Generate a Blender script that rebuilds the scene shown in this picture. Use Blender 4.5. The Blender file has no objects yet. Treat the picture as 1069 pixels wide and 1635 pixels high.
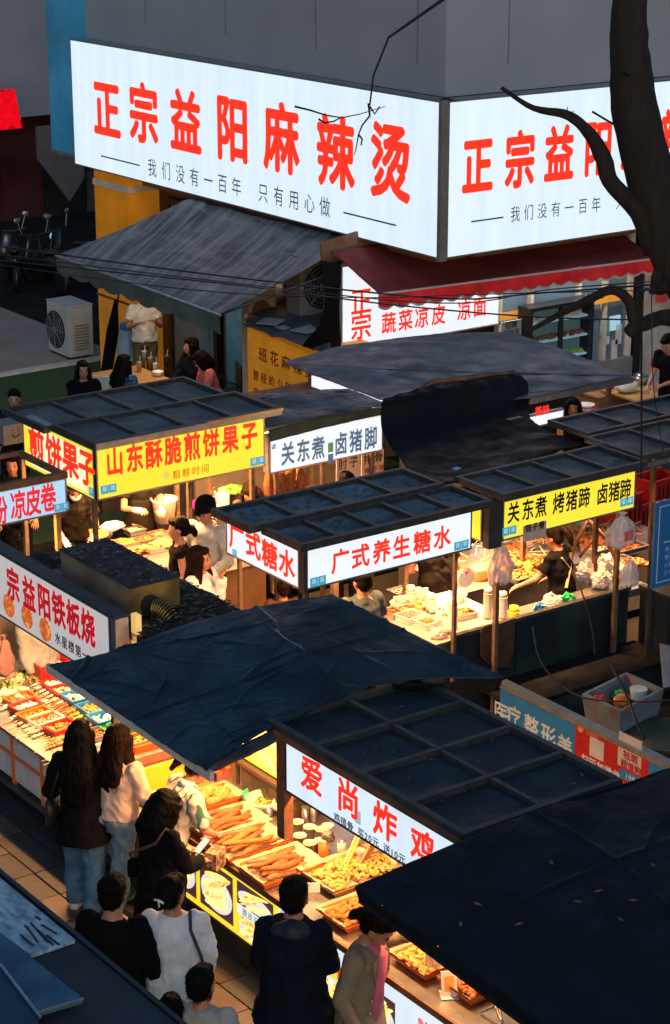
import bpy, bmesh, math, random
import numpy as np
from mathutils import Vector, Matrix, noise
random.seed(7)
SC = bpy.context.scene
COL = SC.collection
# ---------------------------------------------------------------- camera
# world axes follow the market's rows: X runs along the shop's right face, Y along its left face
FPX, CX, CY, H = 3371.0, 534.5, 817.5, 8.6
PITCH = math.radians(18.33)
RV = Vector((.8106, -.5856, 0)).normalized()
FH = Vector((.5856, .8106, 0)).normalized()
FV = (FH * math.cos(PITCH) + Vector((0, 0, -math.sin(PITCH)))).normalized()
UV = RV.cross(FV)
cam = bpy.data.cameras.new('camera'); camo = bpy.data.objects.new('camera', cam); COL.objects.link(camo)
mw = Matrix((RV, UV, -FV)).transposed().to_4x4(); mw.translation = Vector((0, 0, H))
camo.matrix_world = mw
cam.sensor_fit = 'VERTICAL'; cam.sensor_height = 36; cam.lens = FPX / 1635 * 36
cam.clip_start = .5; cam.clip_end = 500
SC.camera = camo
# ---------------------------------------------------------------- dusk sky, faint last light, exposure
w = bpy.data.worlds.new('World'); SC.world = w; w.use_nodes = True
nt = w.node_tree; bg = nt.nodes['Background']
sky = nt.nodes.new('ShaderNodeTexSky'); sky.sky_type = 'NISHITA'; sky.sun_disc = False
SUN_EL, SUN_ROT = math.radians(4.0), math.radians(211)
sky.sun_elevation = SUN_EL; sky.sun_rotation = SUN_ROT; sky.altitude = 50; sky.ozone_density = 3.0
nt.links.new(sky.outputs[0], bg.inputs[0]); bg.inputs[1].default_value = 0.12
sl = bpy.data.lights.new('sun', 'SUN'); slo = bpy.data.objects.new('sun', sl); COL.objects.link(slo)
sl.energy = .24; sl.angle = math.radians(14); sl.color = (.74, .86, 1)
slo.rotation_euler = Vector((.45, .75, -.6)).to_track_quat('-Z', 'Y').to_euler()
SC.view_settings.view_transform = 'Standard'; SC.view_settings.look = 'None'
SC.view_settings.exposure = 1.0; SC.view_settings.gamma = 1; SC.view_settings.use_curve_mapping = False
SC.render.engine = 'CYCLES'
SC.cycles.use_denoising = True
SC.cycles.max_bounces = 5; SC.cycles.diffuse_bounces = 3; SC.cycles.glossy_bounces = 3
SC.cycles.transparent_max_bounces = 8; SC.cycles.sample_clamp_indirect = 4
SC.cycles.caustics_reflective = False; SC.cycles.caustics_refractive = False

def at(px, py, z=None, X=None, Y=None, D=None):
    """point of the place seen at a photo position, given its height or the plane it stands in"""
    d = RV * (px - CX) - UV * (py - CY) + FV * FPX
    if z is not None: t = (z - H) / d.z
    elif X is not None: t = X / d.x
    elif Y is not None: t = Y / d.y
    else: t = D / math.hypot(d.x, d.y)
    return Vector((0, 0, H)) + d * t

# ---------------------------------------------------------------- materials
MATS = {}
def mat(name, col, rough=.6, metal=0, emit=None, es=0., var=.15, scale=6., bump=0., bscale=60., spec=.5,
        alpha=1., col2=None, stretch=(1, 1, 1), trans=0., thresh=None):
    if name in MATS: return MATS[name]
    m = bpy.data.materials.new(name); m.use_nodes = True; n = m.node_tree.nodes; l = m.node_tree.links
    p = n['Principled BSDF']
    tc = n.new('ShaderNodeTexCoord'); mp = n.new('ShaderNodeMapping'); l.new(tc.outputs['Object'], mp.inputs[0])
    mp.inputs['Scale'].default_value = stretch
    nz = n.new('ShaderNodeTexNoise'); nz.inputs['Scale'].default_value = scale; nz.inputs['Detail'].default_value = 6
    l.new(mp.outputs[0], nz.inputs[0])
    rp = n.new('ShaderNodeValToRGB'); l.new(nz.outputs['Fac'], rp.inputs[0])
    a, b = thresh or (.3, .7)
    rp.color_ramp.elements[0].position = a; rp.color_ramp.elements[1].position = b
    c2 = col2 or tuple(min(1, c * (1 + var)) for c in col); c1 = tuple(c * (1 - var) for c in col) if not col2 else col
    rp.color_ramp.elements[0].color = (*c1, 1); rp.color_ramp.elements[1].color = (*c2, 1)
    l.new(rp.outputs[0], p.inputs['Base Color'])
    p.inputs['Roughness'].default_value = rough; p.inputs['Metallic'].default_value = metal
    p.inputs['Specular IOR Level'].default_value = spec
    if alpha < 1: p.inputs['Alpha'].default_value = alpha
    if trans: p.inputs['Transmission Weight'].default_value = trans
    if emit:
        p.inputs['Emission Strength'].default_value = es * .5
        e2 = n.new('ShaderNodeMix'); e2.data_type = 'RGBA'; l.new(nz.outputs['Fac'], e2.inputs[0])
        e2.inputs[6].default_value = (*[c * (1 - var) for c in emit], 1); e2.inputs[7].default_value = (*[c * (1 + var * .6) for c in emit], 1)
        l.new(e2.outputs[2], p.inputs['Emission Color'])
    if bump:
        nb = n.new('ShaderNodeTexNoise'); nb.inputs['Scale'].default_value = bscale; nb.inputs['Detail'].default_value = 5
        l.new(mp.outputs[0], nb.inputs[0])
        bp = n.new('ShaderNodeBump'); bp.inputs['Strength'].default_value = bump; bp.inputs['Distance'].default_value = .02
        l.new(nb.outputs['Fac'], bp.inputs['Height']); l.new(bp.outputs[0], p.inputs['Normal'])
    MATS[name] = m
    return m
def print_mat(name, cols, scale=30., es=.0, rough=.5):
    """printed photograph of food: patches of several colours"""
    if name in MATS: return MATS[name]
    m = bpy.data.materials.new(name); m.use_nodes = True; n = m.node_tree.nodes; l = m.node_tree.links
    p = n['Principled BSDF']; tc = n.new('ShaderNodeTexCoord')
    wn = n.new('ShaderNodeTexNoise'); wn.inputs['Scale'].default_value = scale * .5; wn.inputs['Detail'].default_value = 4
    l.new(tc.outputs['Object'], wn.inputs[0])
    mx = n.new('ShaderNodeMix'); mx.data_type = 'RGBA'; mx.inputs[0].default_value = .12
    l.new(tc.outputs['Object'], mx.inputs[6]); l.new(wn.outputs['Color'], mx.inputs[7])
    v0 = n.new('ShaderNodeTexVoronoi'); v0.inputs['Scale'].default_value = scale; l.new(mx.outputs[2], v0.inputs[0])
    n2 = n.new('ShaderNodeTexNoise'); n2.inputs['Scale'].default_value = scale * 1.3; n2.inputs['Detail'].default_value = 6; l.new(tc.outputs['Object'], n2.inputs[0])
    sx = n.new('ShaderNodeSeparateColor'); l.new(v0.outputs['Color'], sx.inputs[0])
    v = n.new('ShaderNodeMath'); v.operation = 'MULTIPLY_ADD'; l.new(sx.outputs[0], v.inputs[0]); v.inputs[1].default_value = .45
    m3 = n.new('ShaderNodeMath'); m3.operation = 'MULTIPLY'; l.new(n2.outputs['Fac'], m3.inputs[0]); m3.inputs[1].default_value = .65; l.new(m3.outputs[0], v.inputs[2])
    r = n.new('ShaderNodeValToRGB'); r.color_ramp.interpolation = 'EASE'
    l.new(v.outputs[0], r.inputs[0])
    while len(r.color_ramp.elements) < len(cols): r.color_ramp.elements.new(.5)
    for i, c in enumerate(cols):
        r.color_ramp.elements[i].position = .05 + .75 * i / (len(cols) - 1); r.color_ramp.elements[i].color = (*c, 1)
    l.new(r.outputs[0], p.inputs['Base Color']); p.inputs['Roughness'].default_value = rough
    if es: l.new(r.outputs[0], p.inputs['Emission Color']); p.inputs['Emission Strength'].default_value = es * .5
    MATS[name] = m
    return m
def tarp_mat(name, col, col2, rough=.45, spec=.5):
    """coated cloth: slow mottling, faint streaks, fine creases in the bump"""
    m = mat(name, col, rough=rough, col2=col2, scale=2.2, bump=.55, bscale=7, thresh=(.35, .75), spec=spec)
    n = m.node_tree.nodes; l = m.node_tree.links; p = n['Principled BSDF']
    nz = n.new('ShaderNodeTexNoise'); nz.inputs['Scale'].default_value = 3; nz.inputs['Detail'].default_value = 8
    tc = n.new('ShaderNodeTexCoord'); l.new(tc.outputs['Object'], nz.inputs[0])
    mr = n.new('ShaderNodeMapRange'); l.new(nz.outputs['Fac'], mr.inputs[0])
    mr.inputs['From Min'].default_value = .35; mr.inputs['From Max'].default_value = .65
    mr.inputs['To Min'].default_value = rough - .12; mr.inputs['To Max'].default_value = rough + .25
    l.new(mr.outputs[0], p.inputs['Roughness'])
    return m

# ---------------------------------------------------------------- object helpers
def link(name, me, parent=None):
    o = bpy.data.objects.new(name, me); COL.objects.link(o)
    if parent is not None: o.parent = parent
    return o
def thing(name, label, cat, loc=(0, 0, 0), rz=0., group=None):
    o = bpy.data.objects.new(name, None); COL.objects.link(o); o.empty_display_size = .1
    o.location = loc; o.rotation_euler = (0, 0, rz); o['label'] = label; o['category'] = cat
    if group: o['group'] = group
    return o
def tag(o, label=None, cat=None, group=None, kind=None):
    if label: o['label'] = label
    if cat: o['category'] = cat
    if group: o['group'] = group
    if kind: o['kind'] = kind
    return o
def copy_tree(o, parent=None):
    c = o.copy(); COL.objects.link(c); c.parent = parent
    for ch in list(o.children): copy_tree(ch, c)
    return c

def streaks(m, axis=(1, 12, 1), scale=1.2, col=(.3, .33, .36), amt=.5, lo=.52, hi=.75):
    """pale weather streaks drawn out along one direction"""
    n = m.node_tree.nodes; l = m.node_tree.links; p = n['Principled BSDF']; src = p.inputs['Base Color'].links[0].from_socket
    tc = n.new('ShaderNodeTexCoord'); mp = n.new('ShaderNodeMapping'); mp.inputs['Scale'].default_value = axis; l.new(tc.outputs['Object'], mp.inputs[0])
    z = n.new('ShaderNodeTexNoise'); z.inputs['Scale'].default_value = scale; z.inputs['Detail'].default_value = 7; z.inputs['Roughness'].default_value = .65; l.new(mp.outputs[0], z.inputs[0])
    r = n.new('ShaderNodeMapRange'); l.new(z.outputs['Fac'], r.inputs[0]); r.inputs['From Min'].default_value = lo; r.inputs['From Max'].default_value = hi; r.inputs['To Max'].default_value = amt
    x = n.new('ShaderNodeMix'); x.data_type = 'RGBA'; l.new(r.outputs[0], x.inputs[0]); l.new(src, x.inputs[6]); x.inputs[7].default_value = (*col, 1); l.new(x.outputs[2], p.inputs['Base Color'])
class MB:
    """collects simple shapes and links them as one mesh object"""
    def __init__(s): s.v = []; s.f = []
    def add(s, vs, fs):
        k = len(s.v); s.v += [tuple(v) for v in vs]; s.f += [tuple(i + k for i in f) for f in fs]; return s
    def box(s, a, b, rz=0., c=None):
        x0, y0, z0 = a; x1, y1, z1 = b
        vs = [Vector(p) for p in ((x0, y0, z0), (x1, y0, z0), (x1, y1, z0), (x0, y1, z0), (x0, y0, z1), (x1, y0, z1), (x1, y1, z1), (x0, y1, z1))]
        if rz:
            c = Vector(c or ((x0 + x1) / 2, (y0 + y1) / 2, 0)); R = Matrix.Rotation(rz, 3, 'Z')
            vs = [R @ (v - c) + c for v in vs]
        return s.add(vs, [(0, 3, 2, 1), (4, 5, 6, 7), (0, 1, 5, 4), (1, 2, 6, 5), (2, 3, 7, 6), (3, 0, 4, 7)])
    def hexa(s, bot, top):
        return s.add(list(bot) + list(top), [(0, 3, 2, 1), (4, 5, 6, 7), (0, 1, 5, 4), (1, 2, 6, 5), (2, 3, 7, 6), (3, 0, 4, 7)])
    def bar(s, p, q, w, h=None):
        p = Vector(p); q = Vector(q); h = h or w; d = (q - p).normalized()
        up = Vector((0, 0, 1)) if abs(d.z) < .9 else Vector((0, 1, 0))
        a = d.cross(up).normalized() * w / 2; b = a.cross(d).normalized() * h / 2
        return s.hexa([p - a - b, p + a - b, p + a + b, p - a + b], [q - a - b, q + a - b, q + a + b, q - a + b])
    def tube(s, pts, r, n=8, cap=True):
        pts = [Vector(p) for p in pts]; rs = r if isinstance(r, (list, tuple)) else [r] * len(pts)
        k = len(s.v); prev = None
        for i, p in enumerate(pts):
            d = (pts[min(i + 1, len(pts) - 1)] - pts[max(i - 1, 0)]).normalized()
            if prev is None:
                up = Vector((0, 0, 1)) if abs(d.z) < .9 else Vector((1, 0, 0)); a = d.cross(up).normalized()
            else:
                a = (prev - d * prev.dot(d)).normalized()
            prev = a; b = d.cross(a)
            for j in range(n):
                t = 2 * math.pi * j / n; s.v.append(tuple(p + (a * math.cos(t) + b * math.sin(t)) * rs[i]))
        for i in range(len(pts) - 1):
            for j in range(n):
                s.f.append((k + i * n + j, k + i * n + (j + 1) % n, k + (i + 1) * n + (j + 1) % n, k + (i + 1) * n + j))
        if cap:
            s.f.append(tuple(k + j for j in reversed(range(n)))); s.f.append(tuple(k + (len(pts) - 1) * n + j for j in range(n)))
        return s
    def lathe(s, c, prof, n=20, closed=True):
        c = Vector(c); k = len(s.v)
        for r, z in prof:
            for j in range(n):
                t = 2 * math.pi * j / n; s.v.append((c.x + r * math.cos(t), c.y + r * math.sin(t), c.z + z))
        for i in range(len(prof) - 1):
            for j in range(n):
                s.f.append((k + i * n + j, k + i * n + (j + 1) % n, k + (i + 1) * n + (j + 1) % n, k + (i + 1) * n + j))
        if closed:
            s.f.append(tuple(k + j for j in reversed(range(n)))); m = k + (len(prof) - 1) * n
            s.f.append(tuple(m + j for j in range(n)))
        return s
    def ball(s, c, r, n=10, m=7, jit=0., M=None):
        c = Vector(c); r = Vector(r if hasattr(r, '__len__') else (r, r, r)); k = len(s.v)
        q = Vector((random.random() * 9, random.random() * 9, 0))
        for i in range(m + 1):
            ph = math.pi * i / m
            for j in range(n):
                t = 2 * math.pi * j / n; d = Vector((math.sin(ph) * math.cos(t), math.sin(ph) * math.sin(t), math.cos(ph)))
                e = 1 + (jit * noise.noise(d * 1.7 + q) if jit else 0)
                v = Vector((d.x * r.x, d.y * r.y, d.z * r.z)) * e
                if M: v = M @ v
                s.v.append(tuple(c + v))
        for i in range(m):
            for j in range(n):
                s.f.append((k + i * n + j, k + (i + 1) * n + j, k + (i + 1) * n + (j + 1) % n, k + i * n + (j + 1) % n))
        return s
    def loft(s, rings, n=16):
        """rings: (centre, half axis a, half axis b)"""
        k = len(s.v)
        for c, a, b in rings:
            for j in range(n):
                t = 2 * math.pi * j / n; s.v.append(tuple(Vector(c) + Vector(a) * math.cos(t) + Vector(b) * math.sin(t)))
        for i in range(len(rings) - 1):
            for j in range(n):
                s.f.append((k + i * n + j, k + i * n + (j + 1) % n, k + (i + 1) * n + (j + 1) % n, k + (i + 1) * n + j))
        s.f.append(tuple(k + j for j in reversed(range(n)))); m = k + (len(rings) - 1) * n
        s.f.append(tuple(m + j for j in range(n)))
        return s
    def mesh(s, name, m, smooth=False):
        me = bpy.data.meshes.new(name); me.from_pydata(s.v, [], s.f); me.update()
        bm = bmesh.new(); bm.from_mesh(me); bmesh.ops.recalc_face_normals(bm, faces=bm.faces); bm.to_mesh(me); bm.free()
        if m: me.materials.append(m)
        if smooth:
            me.polygons.foreach_set('use_smooth', [True] * len(me.polygons))
        return me
    def build(s, name, m, parent=None, smooth=False, bevel=0.):
        o = link(name, s.mesh(name, m, smooth), parent)
        if bevel:
            b = o.modifiers.new('b', 'BEVEL'); b.width = bevel; b.segments = 2; b.limit_method = 'ANGLE'
        return o
def box(name, m, a, b, parent=None, bevel=0.): return MB().box(a, b).build(name, m, parent, bevel=bevel)

def catmull(P, t):
    n = len(P) - 1; x = t * n; i = min(int(x), n - 1); u = x - i
    p1, p2 = P[i], P[i + 1]; p0 = P[i - 1] if i > 0 else p1 * 2 - p2; p3 = P[i + 2] if i + 2 <= n else p2 * 2 - p1
    return .5 * ((2 * p1) + (p2 - p0) * u + (2 * p0 - 5 * p1 + 4 * p2 - p3) * u * u + (3 * p1 - p0 - 3 * p2 + p3) * u ** 3)
def sheet(name, grid, m, parent=None, nu=40, nv=40, amp=.01, freq=2.5, thick=.006, creases=0, lin=False, seed=0, stretch=(1, 1), edge=0., ru=(), rv=()):
    """a cloth or tarp through a grid of points, wrinkled, with real thickness"""
    rows = [[Vector(p) for p in r] for r in grid]
    def ev(u, v):
        if lin:
            def L(P, t):
                n = len(P) - 1; x = t * n; i = min(int(x), n - 1); return P[i].lerp(P[i + 1], x - i)
            return L([L(r, u) for r in rows], v)
        return catmull([catmull(r, u) for r in rows], v)
    rnd = random.Random(seed + 11); lines = [(rnd.random(), rnd.random(), rnd.uniform(0, math.pi), rnd.uniform(.1, .3), rnd.uniform(.5, 1)) for _ in range(creases)]
    V = []; n1 = nu + 1
    for j in range(nv + 1):
        for i in range(n1):
            u, v = i / nu, j / nv; p = ev(u, v)
            q = Vector((p.x * freq * stretch[0], p.y * freq * stretch[1], seed * 3.1))
            d = amp * (noise.noise(q) + .5 * (1 - 2 * abs(noise.noise(q * 2.3))) + .28 * (1 - 2 * abs(noise.noise(q * 6.1 + Vector((p.y, 0, 0))))))
            for (cu, cv, an, ln, st) in lines:
                du, dv = u - cu, v - cv; a = du * math.cos(an) + dv * math.sin(an); b = -du * math.sin(an) + dv * math.cos(an)
                b += .02 * math.sin(a * 14 + cu * 9)
                if abs(a) < ln: d += .026 * st * math.exp(-(b / .0065) ** 2) * (1 - abs(a) / ln)
            for r_ in ru: d += .016 * math.exp(-((u - r_ - .01 * math.sin(v * 5)) / .006) ** 2)
            for r_ in rv: d += .016 * math.exp(-((v - r_ - .008 * math.sin(u * 6)) / .006) ** 2)
            if edge: d += edge * math.sin(u * 9 + seed) * (v > .97)
            V.append(p + Vector((0, 0, d)))
    F = []
    for j in range(nv):
        for i in range(nu):
            k = j * n1 + i; F.append((k, k + 1, k + n1 + 1, k + n1))
    N = len(V); V2 = [v - Vector((0, 0, thick)) for v in V]
    F2 = [tuple(N + a for a in reversed(f)) for f in F]
    S = []
    loop = [i for i in range(n1)] + [j * n1 + nu for j in range(1, nv + 1)] + [nv * n1 + i for i in range(nu - 1, -1, -1)] + [j * n1 for j in range(nv - 1, 0, -1)]
    for a, b in zip(loop, loop[1:] + loop[:1]): S.append((a, N + a, N + b, b))
    mb = MB(); mb.add(V + V2, F + F2 + S)
    return mb.build(name, m, parent, smooth=True)

# ---------------------------------------------------------------- lettering
GLY = {}
def glyph(ch, bold=0):
    k = ch
    if k not in GLY:
        c = bpy.data.curves.new('g', 'FONT'); c.body = ch; c.resolution_u = 3
        o = bpy.data.objects.new('g', c); COL.objects.link(o)
        dg = bpy.context.evaluated_depsgraph_get(); me = bpy.data.meshes.new_from_object(o.evaluated_get(dg))
        GLY[k] = ([v.co.copy() for v in me.vertices], [tuple(p.vertices) for p in me.polygons])
        bpy.data.objects.remove(o); bpy.data.curves.remove(c); bpy.data.meshes.remove(me)
    return GLY[k]
def lettering(name, s, m, o, r, u, h, w=None, gap=0., bold=.02, parent=None, off=.004, arch=0.):
    """s written from lower-left corner o along r, upright along u; cell height h, cell width w"""
    o, r, u = Vector(o), Vector(r).normalized(), Vector(u).normalized(); nrm = r.cross(u).normalized()
    w = w or h; mb = MB(); x = 0
    for ch in s:
        if ch == ' ': x += w * .6; continue
        vs, fs = glyph(ch, bold)
        asc = ord(ch) < 128; cw = w * (.58 if asc else 1.)
        # heavier strokes: the same character laid again a hair beside itself, each a film thicker
        sh = [(0, 0)] if bold < .006 else [(math.cos(a * math.pi / 4) * bold, math.sin(a * math.pi / 4) * bold) for a in range(8)]
        for k, (dx, dy) in enumerate(sh):
            mb.add([o + r * (x + (v.x + dx) * w * .98) + u * ((v.y + dy + .12) * h) + nrm * (off + k * .0004) for v in vs], fs)
        x += cw + gap
    me = bpy.data.meshes.new(name); me.from_pydata(mb.v, [], mb.f); me.materials.append(m)
    return link(name, me, parent)
XA = Vector((1, 0, 0)); YA = Vector((0, 1, 0)); ZA = Vector((0, 0, 1))
# ---------------------------------------------------------------- material set
m_sign = mat('backlit_white_acrylic', (.28, .32, .36), rough=.35, emit=(.74, .88, 1.0), es=.95, var=.13, scale=1.3, stretch=(3.5, 3.5, .35))
m_signw = mat('backlit_warm_white_acrylic', (.3, .32, .35), rough=.35, emit=(.86, .93, 1.0), es=.95, var=.05, scale=2)
m_signy = mat('backlit_yellow_acrylic', (.4, .32, .03), rough=.35, emit=(1.0, .80, .045), es=.95, var=.08, scale=2)
m_signb = mat('backlit_pale_blue_acrylic', (.25, .3, .35), rough=.35, emit=(.42, .74, .98), es=.85, var=.05, scale=2)
m_red_e = mat('backlit_red_vinyl', (.7, .04, .02), rough=.4, emit=(1.0, .035, .012), es=.88, var=.05)
m_red_d = mat('backlit_crimson_vinyl', (.6, .03, .04), rough=.4, emit=(.75, .02, .03), es=.8, var=.05)
m_navy_e = mat('dark_navy_vinyl', (.02, .05, .08), rough=.4, emit=(.02, .05, .085), es=.6)
m_slate_e = mat('slate_blue_vinyl', (.05, .1, .16), rough=.4, emit=(.06, .12, .2), es=.8)
m_black_v = mat('black_vinyl', (.015, .015, .02), rough=.4)
m_cyan = mat('cyan_payment_sticker', (.05, .4, .6), rough=.4, emit=(.05, .42, .62), es=.55)
m_stkw = mat('pale_sticker_square', (.4, .6, .7), rough=.4, emit=(.35, .62, .75), es=.6)
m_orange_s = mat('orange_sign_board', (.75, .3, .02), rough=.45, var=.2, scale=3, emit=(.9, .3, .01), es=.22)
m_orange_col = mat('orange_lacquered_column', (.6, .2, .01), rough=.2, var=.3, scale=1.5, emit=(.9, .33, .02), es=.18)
m_ironred = mat('dark_red_lettering', (.3, .01, .01), rough=.5)
m_black = mat('black_painted_steel', (.012, .013, .016), rough=.4, var=.4, bump=.15, scale=9)
m_frame = mat('weathered_dark_steel', (.03, .035, .04), rough=.45, metal=.3, var=.5, scale=12, bump=.2, col2=(.075, .07, .065))
m_alu = mat('brushed_aluminium', (.42, .43, .45), rough=.35, metal=.8, var=.2, scale=10, bump=.1)
m_steel = mat('stainless_steel', (.5, .5, .5), rough=.28, metal=.9, var=.2, scale=5, bump=.15, bscale=30)
m_rust = mat('rusty_brown_metal', (.16, .07, .035), rough=.6, var=.4, bump=.3)
m_wood = mat('brown_wood', (.28, .13, .05), rough=.5, var=.35, scale=3, stretch=(1, 8, 8), bump=.2)
m_woodl = mat('honey_wood', (.5, .27, .09), rough=.4, var=.25, scale=3, stretch=(1, 6, 6))
m_post = mat('bare_metal_post', (.16, .11, .08), rough=.45, metal=.4, var=.3, scale=14)
m_panel = tarp_mat('roof_panel_vinyl', (.085, .09, .092), (.16, .165, .165), .55)
m_panelb = tarp_mat('black_roof_panel_vinyl', (.010, .014, .019), (.02, .028, .038), .45)
m_panelg = tarp_mat('grimy_roof_panel', (.05, .075, .09), (.17, .23, .27), .55)
m_navy = tarp_mat('navy_tarpaulin', (.006, .013, .019), (.009, .018, .026), .32, .4)
m_navy2 = tarp_mat('dark_blue_canvas', (.004, .007, .010), (.006, .009, .013), .6, .22)
m_greytarp = tarp_mat('grey_tarpaulin', (.06, .075, .09), (.13, .16, .19), .5)
m_darktarp = tarp_mat('charcoal_tarpaulin', (.035, .045, .055), (.08, .1, .12), .5)
m_blackcloth = tarp_mat('black_plastic_sheet', (.003, .004, .006), (.004, .005, .008), .6, .2)
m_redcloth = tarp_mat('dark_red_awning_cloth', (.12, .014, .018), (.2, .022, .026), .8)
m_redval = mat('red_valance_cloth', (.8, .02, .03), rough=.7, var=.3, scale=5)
m_whitetrim = mat('white_cloth_trim', (.55, .5, .48), rough=.7)
m_clad = mat('grey_facade_cladding', (.27, .325, .39), rough=.6, var=.06, scale=1.2)
m_asph = mat('dark_ground', (.022, .021, .022), rough=.8, spec=.06, var=.4, scale=2, bump=.4, bscale=30)
m_turf = mat('artificial_turf', (.03, .085, .018), rough=.9, var=.5, scale=30, bump=.9, bscale=160)
m_pave = mat('pale_paving', (.34, .27, .225), rough=.55, var=.15, scale=1.5, bump=.1)
m_white = mat('white_plastic', (.75, .75, .76), rough=.35, var=.05)
m_cream = mat('cream_paint', (.6, .56, .5), rough=.5)
m_redp = mat('red_plastic', (.6, .02, .02), rough=.35, var=.15)
m_orap = mat('orange_plastic', (.75, .16, .02), rough=.35, var=.12)
m_bluep = mat('blue_plastic', (.02, .2, .5), rough=.35)
m_greenp = mat('green_plastic', (.02, .4, .12), rough=.35)
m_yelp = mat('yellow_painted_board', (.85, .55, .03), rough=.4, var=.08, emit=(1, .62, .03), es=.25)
m_clear = mat('cloudy_clear_plastic', (.8, .8, .82), rough=.2, alpha=.45)
m_bag = mat('thin_plastic_bag', (.75, .6, .58), rough=.3, alpha=.7, bump=.5, bscale=30)
m_paper = mat('greaseproof_paper', (.45, .36, .24), rough=.7, bump=.3, bscale=20)
m_glass = mat('sky_toned_window_glass', (.12, .19, .27), rough=.08, var=.3, scale=1, spec=.8)  # blue base colour stands in for the reflected dusk sky
m_gold = mat('fried_golden_batter', (.32, .075, .008), rough=.45, var=.5, scale=40, bump=.6, bscale=120, col2=(.52, .20, .03))
m_fried = mat('deep_fried_brown', (.16, .034, .005), rough=.42, scale=35, bump=.6, bscale=120, col2=(.38, .12, .02))
m_dfood = mat('dark_braised_food', (.12, .035, .015), rough=.3, scale=35, bump=.5, col2=(.35, .12, .04))
m_chip = mat('pale_crisp_food', (.42, .19, .035), rough=.5, scale=40, bump=.5, col2=(.62, .38, .12))
m_veg = mat('green_vegetable', (.12, .25, .03), rough=.5, scale=30, col2=(.35, .45, .1), bump=.4)
m_vegw = mat('pale_vegetable', (.6, .58, .4), rough=.5, scale=30, col2=(.75, .72, .55), bump=.4)
m_pink = mat('pink_sausage', (.6, .16, .12), rough=.35, scale=20, col2=(.75, .32, .25))
m_oran = mat('orange_marinated_meat', (.7, .14, .03), rough=.35, scale=30, col2=(.8, .3, .08), bump=.3)
m_brown = mat('brown_meat', (.16, .06, .03), rough=.4, scale=30, col2=(.3, .14, .07), bump=.3)
m_dark = mat('black_mushroom', (.03, .025, .02), rough=.4, scale=30, col2=(.1, .08, .06))
m_stick = mat('bamboo_stick', (.62, .47, .28), rough=.6)
m_leaf = mat('dead_leaf', (.09, .045, .02), rough=.7, scale=8, col2=(.2, .1, .05))
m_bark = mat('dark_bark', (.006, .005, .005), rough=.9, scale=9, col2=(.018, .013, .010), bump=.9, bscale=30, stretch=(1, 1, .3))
m_wire = mat('black_cable', (.008, .008, .01), rough=.4)
m_tube = mat('warm_led_tube', (1, .8, .6), emit=(1.0, .58, .26), es=24, var=0)
m_tubew = mat('neutral_led_tube', (1, .9, .8), emit=(1.0, .70, .40), es=24, var=0)
m_skin = mat('skin', (.42, .20, .125), rough=.5, var=.06, scale=12)
m_skin2 = mat('tanned_skin', (.40, .19, .11), rough=.5, var=.06, scale=12)
m_hair = mat('black_hair', (.004, .0033, .003), rough=.55, spec=.08, var=.5, scale=60, stretch=(1, 1, .08), bump=.6, bscale=90)
m_hairb = mat('dark_brown_hair', (.010, .005, .003), rough=.55, spec=.08, var=.5, scale=60, stretch=(1, 1, .08), bump=.6, bscale=90)
m_shoe = mat('white_trainers', (.6, .58, .52), rough=.5)
m_soles = mat('pale_rubber_sole', (.5, .48, .42), rough=.6)
m_bshoe = mat('black_shoes', (.02, .02, .02), rough=.5)
def cloth(name, c, v=.15, **k): return mat(name, c, rough=.9, var=v, scale=5, bump=.45, bscale=9, spec=.08, **k)
m_denim = mat('blue_denim', (.03, .075, .14), rough=.85, scale=6, col2=(.09, .2, .34), bump=.4, bscale=14, spec=.2)
m_denimg = mat('grey_blue_denim', (.11, .17, .23), rough=.85, scale=6, col2=(.2, .27, .34), bump=.4, bscale=14, spec=.2)
c_black = cloth('black_cloth', (.0055, .0055, .007)); c_navy = cloth('navy_cloth', (.006, .009, .018))
c_beige = cloth('beige_cloth', (.74, .54, .42)); c_white = cloth('off_white_cloth', (.78, .79, .78))
c_grey = cloth('grey_cloth', (.05, .065, .08)); c_lgrey = cloth('light_grey_cloth', (.33, .36, .37))
c_khaki = cloth('khaki_cloth', (.13, .10, .06)); c_trench = cloth('taupe_coat_cloth', (.21, .17, .125))
c_pink = cloth('pink_shirt_cloth', (.6, .14, .25)); c_brown = cloth('brown_cloth', (.09, .05, .03)); c_apron = cloth('dark_apron', (.014, .012, .011))
c_bluepat = mat('blue_patterned_cloth', (.01, .03, .08), rough=.8, col2=(.1, .3, .5), scale=14, thresh=(.5, .62), stretch=(1, 1, 3))
def stripe_mat(name, a, b, sc):
    m = bpy.data.materials.new(name); m.use_nodes = True; n = m.node_tree.nodes; l = m.node_tree.links; p = n['Principled BSDF']
    tc = n.new('ShaderNodeTexCoord'); wv = n.new('ShaderNodeTexWave'); wv.inputs['Scale'].default_value = sc; wv.inputs['Distortion'].default_value = 1.5
    l.new(tc.outputs['Object'], wv.inputs[0]); r = n.new('ShaderNodeValToRGB'); l.new(wv.outputs['Fac'], r.inputs[0])
    r.color_ramp.elements[0].position = .08; r.color_ramp.elements[0].color = (*b, 1); r.color_ramp.elements[1].position = .16; r.color_ramp.elements[1].color = (*a, 1)
    l.new(r.outputs[0], p.inputs['Base Color']); p.inputs['Roughness'].default_value = .8
    return m
c_stripe = stripe_mat('white_cloth_with_green_stripes', (.58, .55, .5), (.04, .16, .1), 5)

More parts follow.
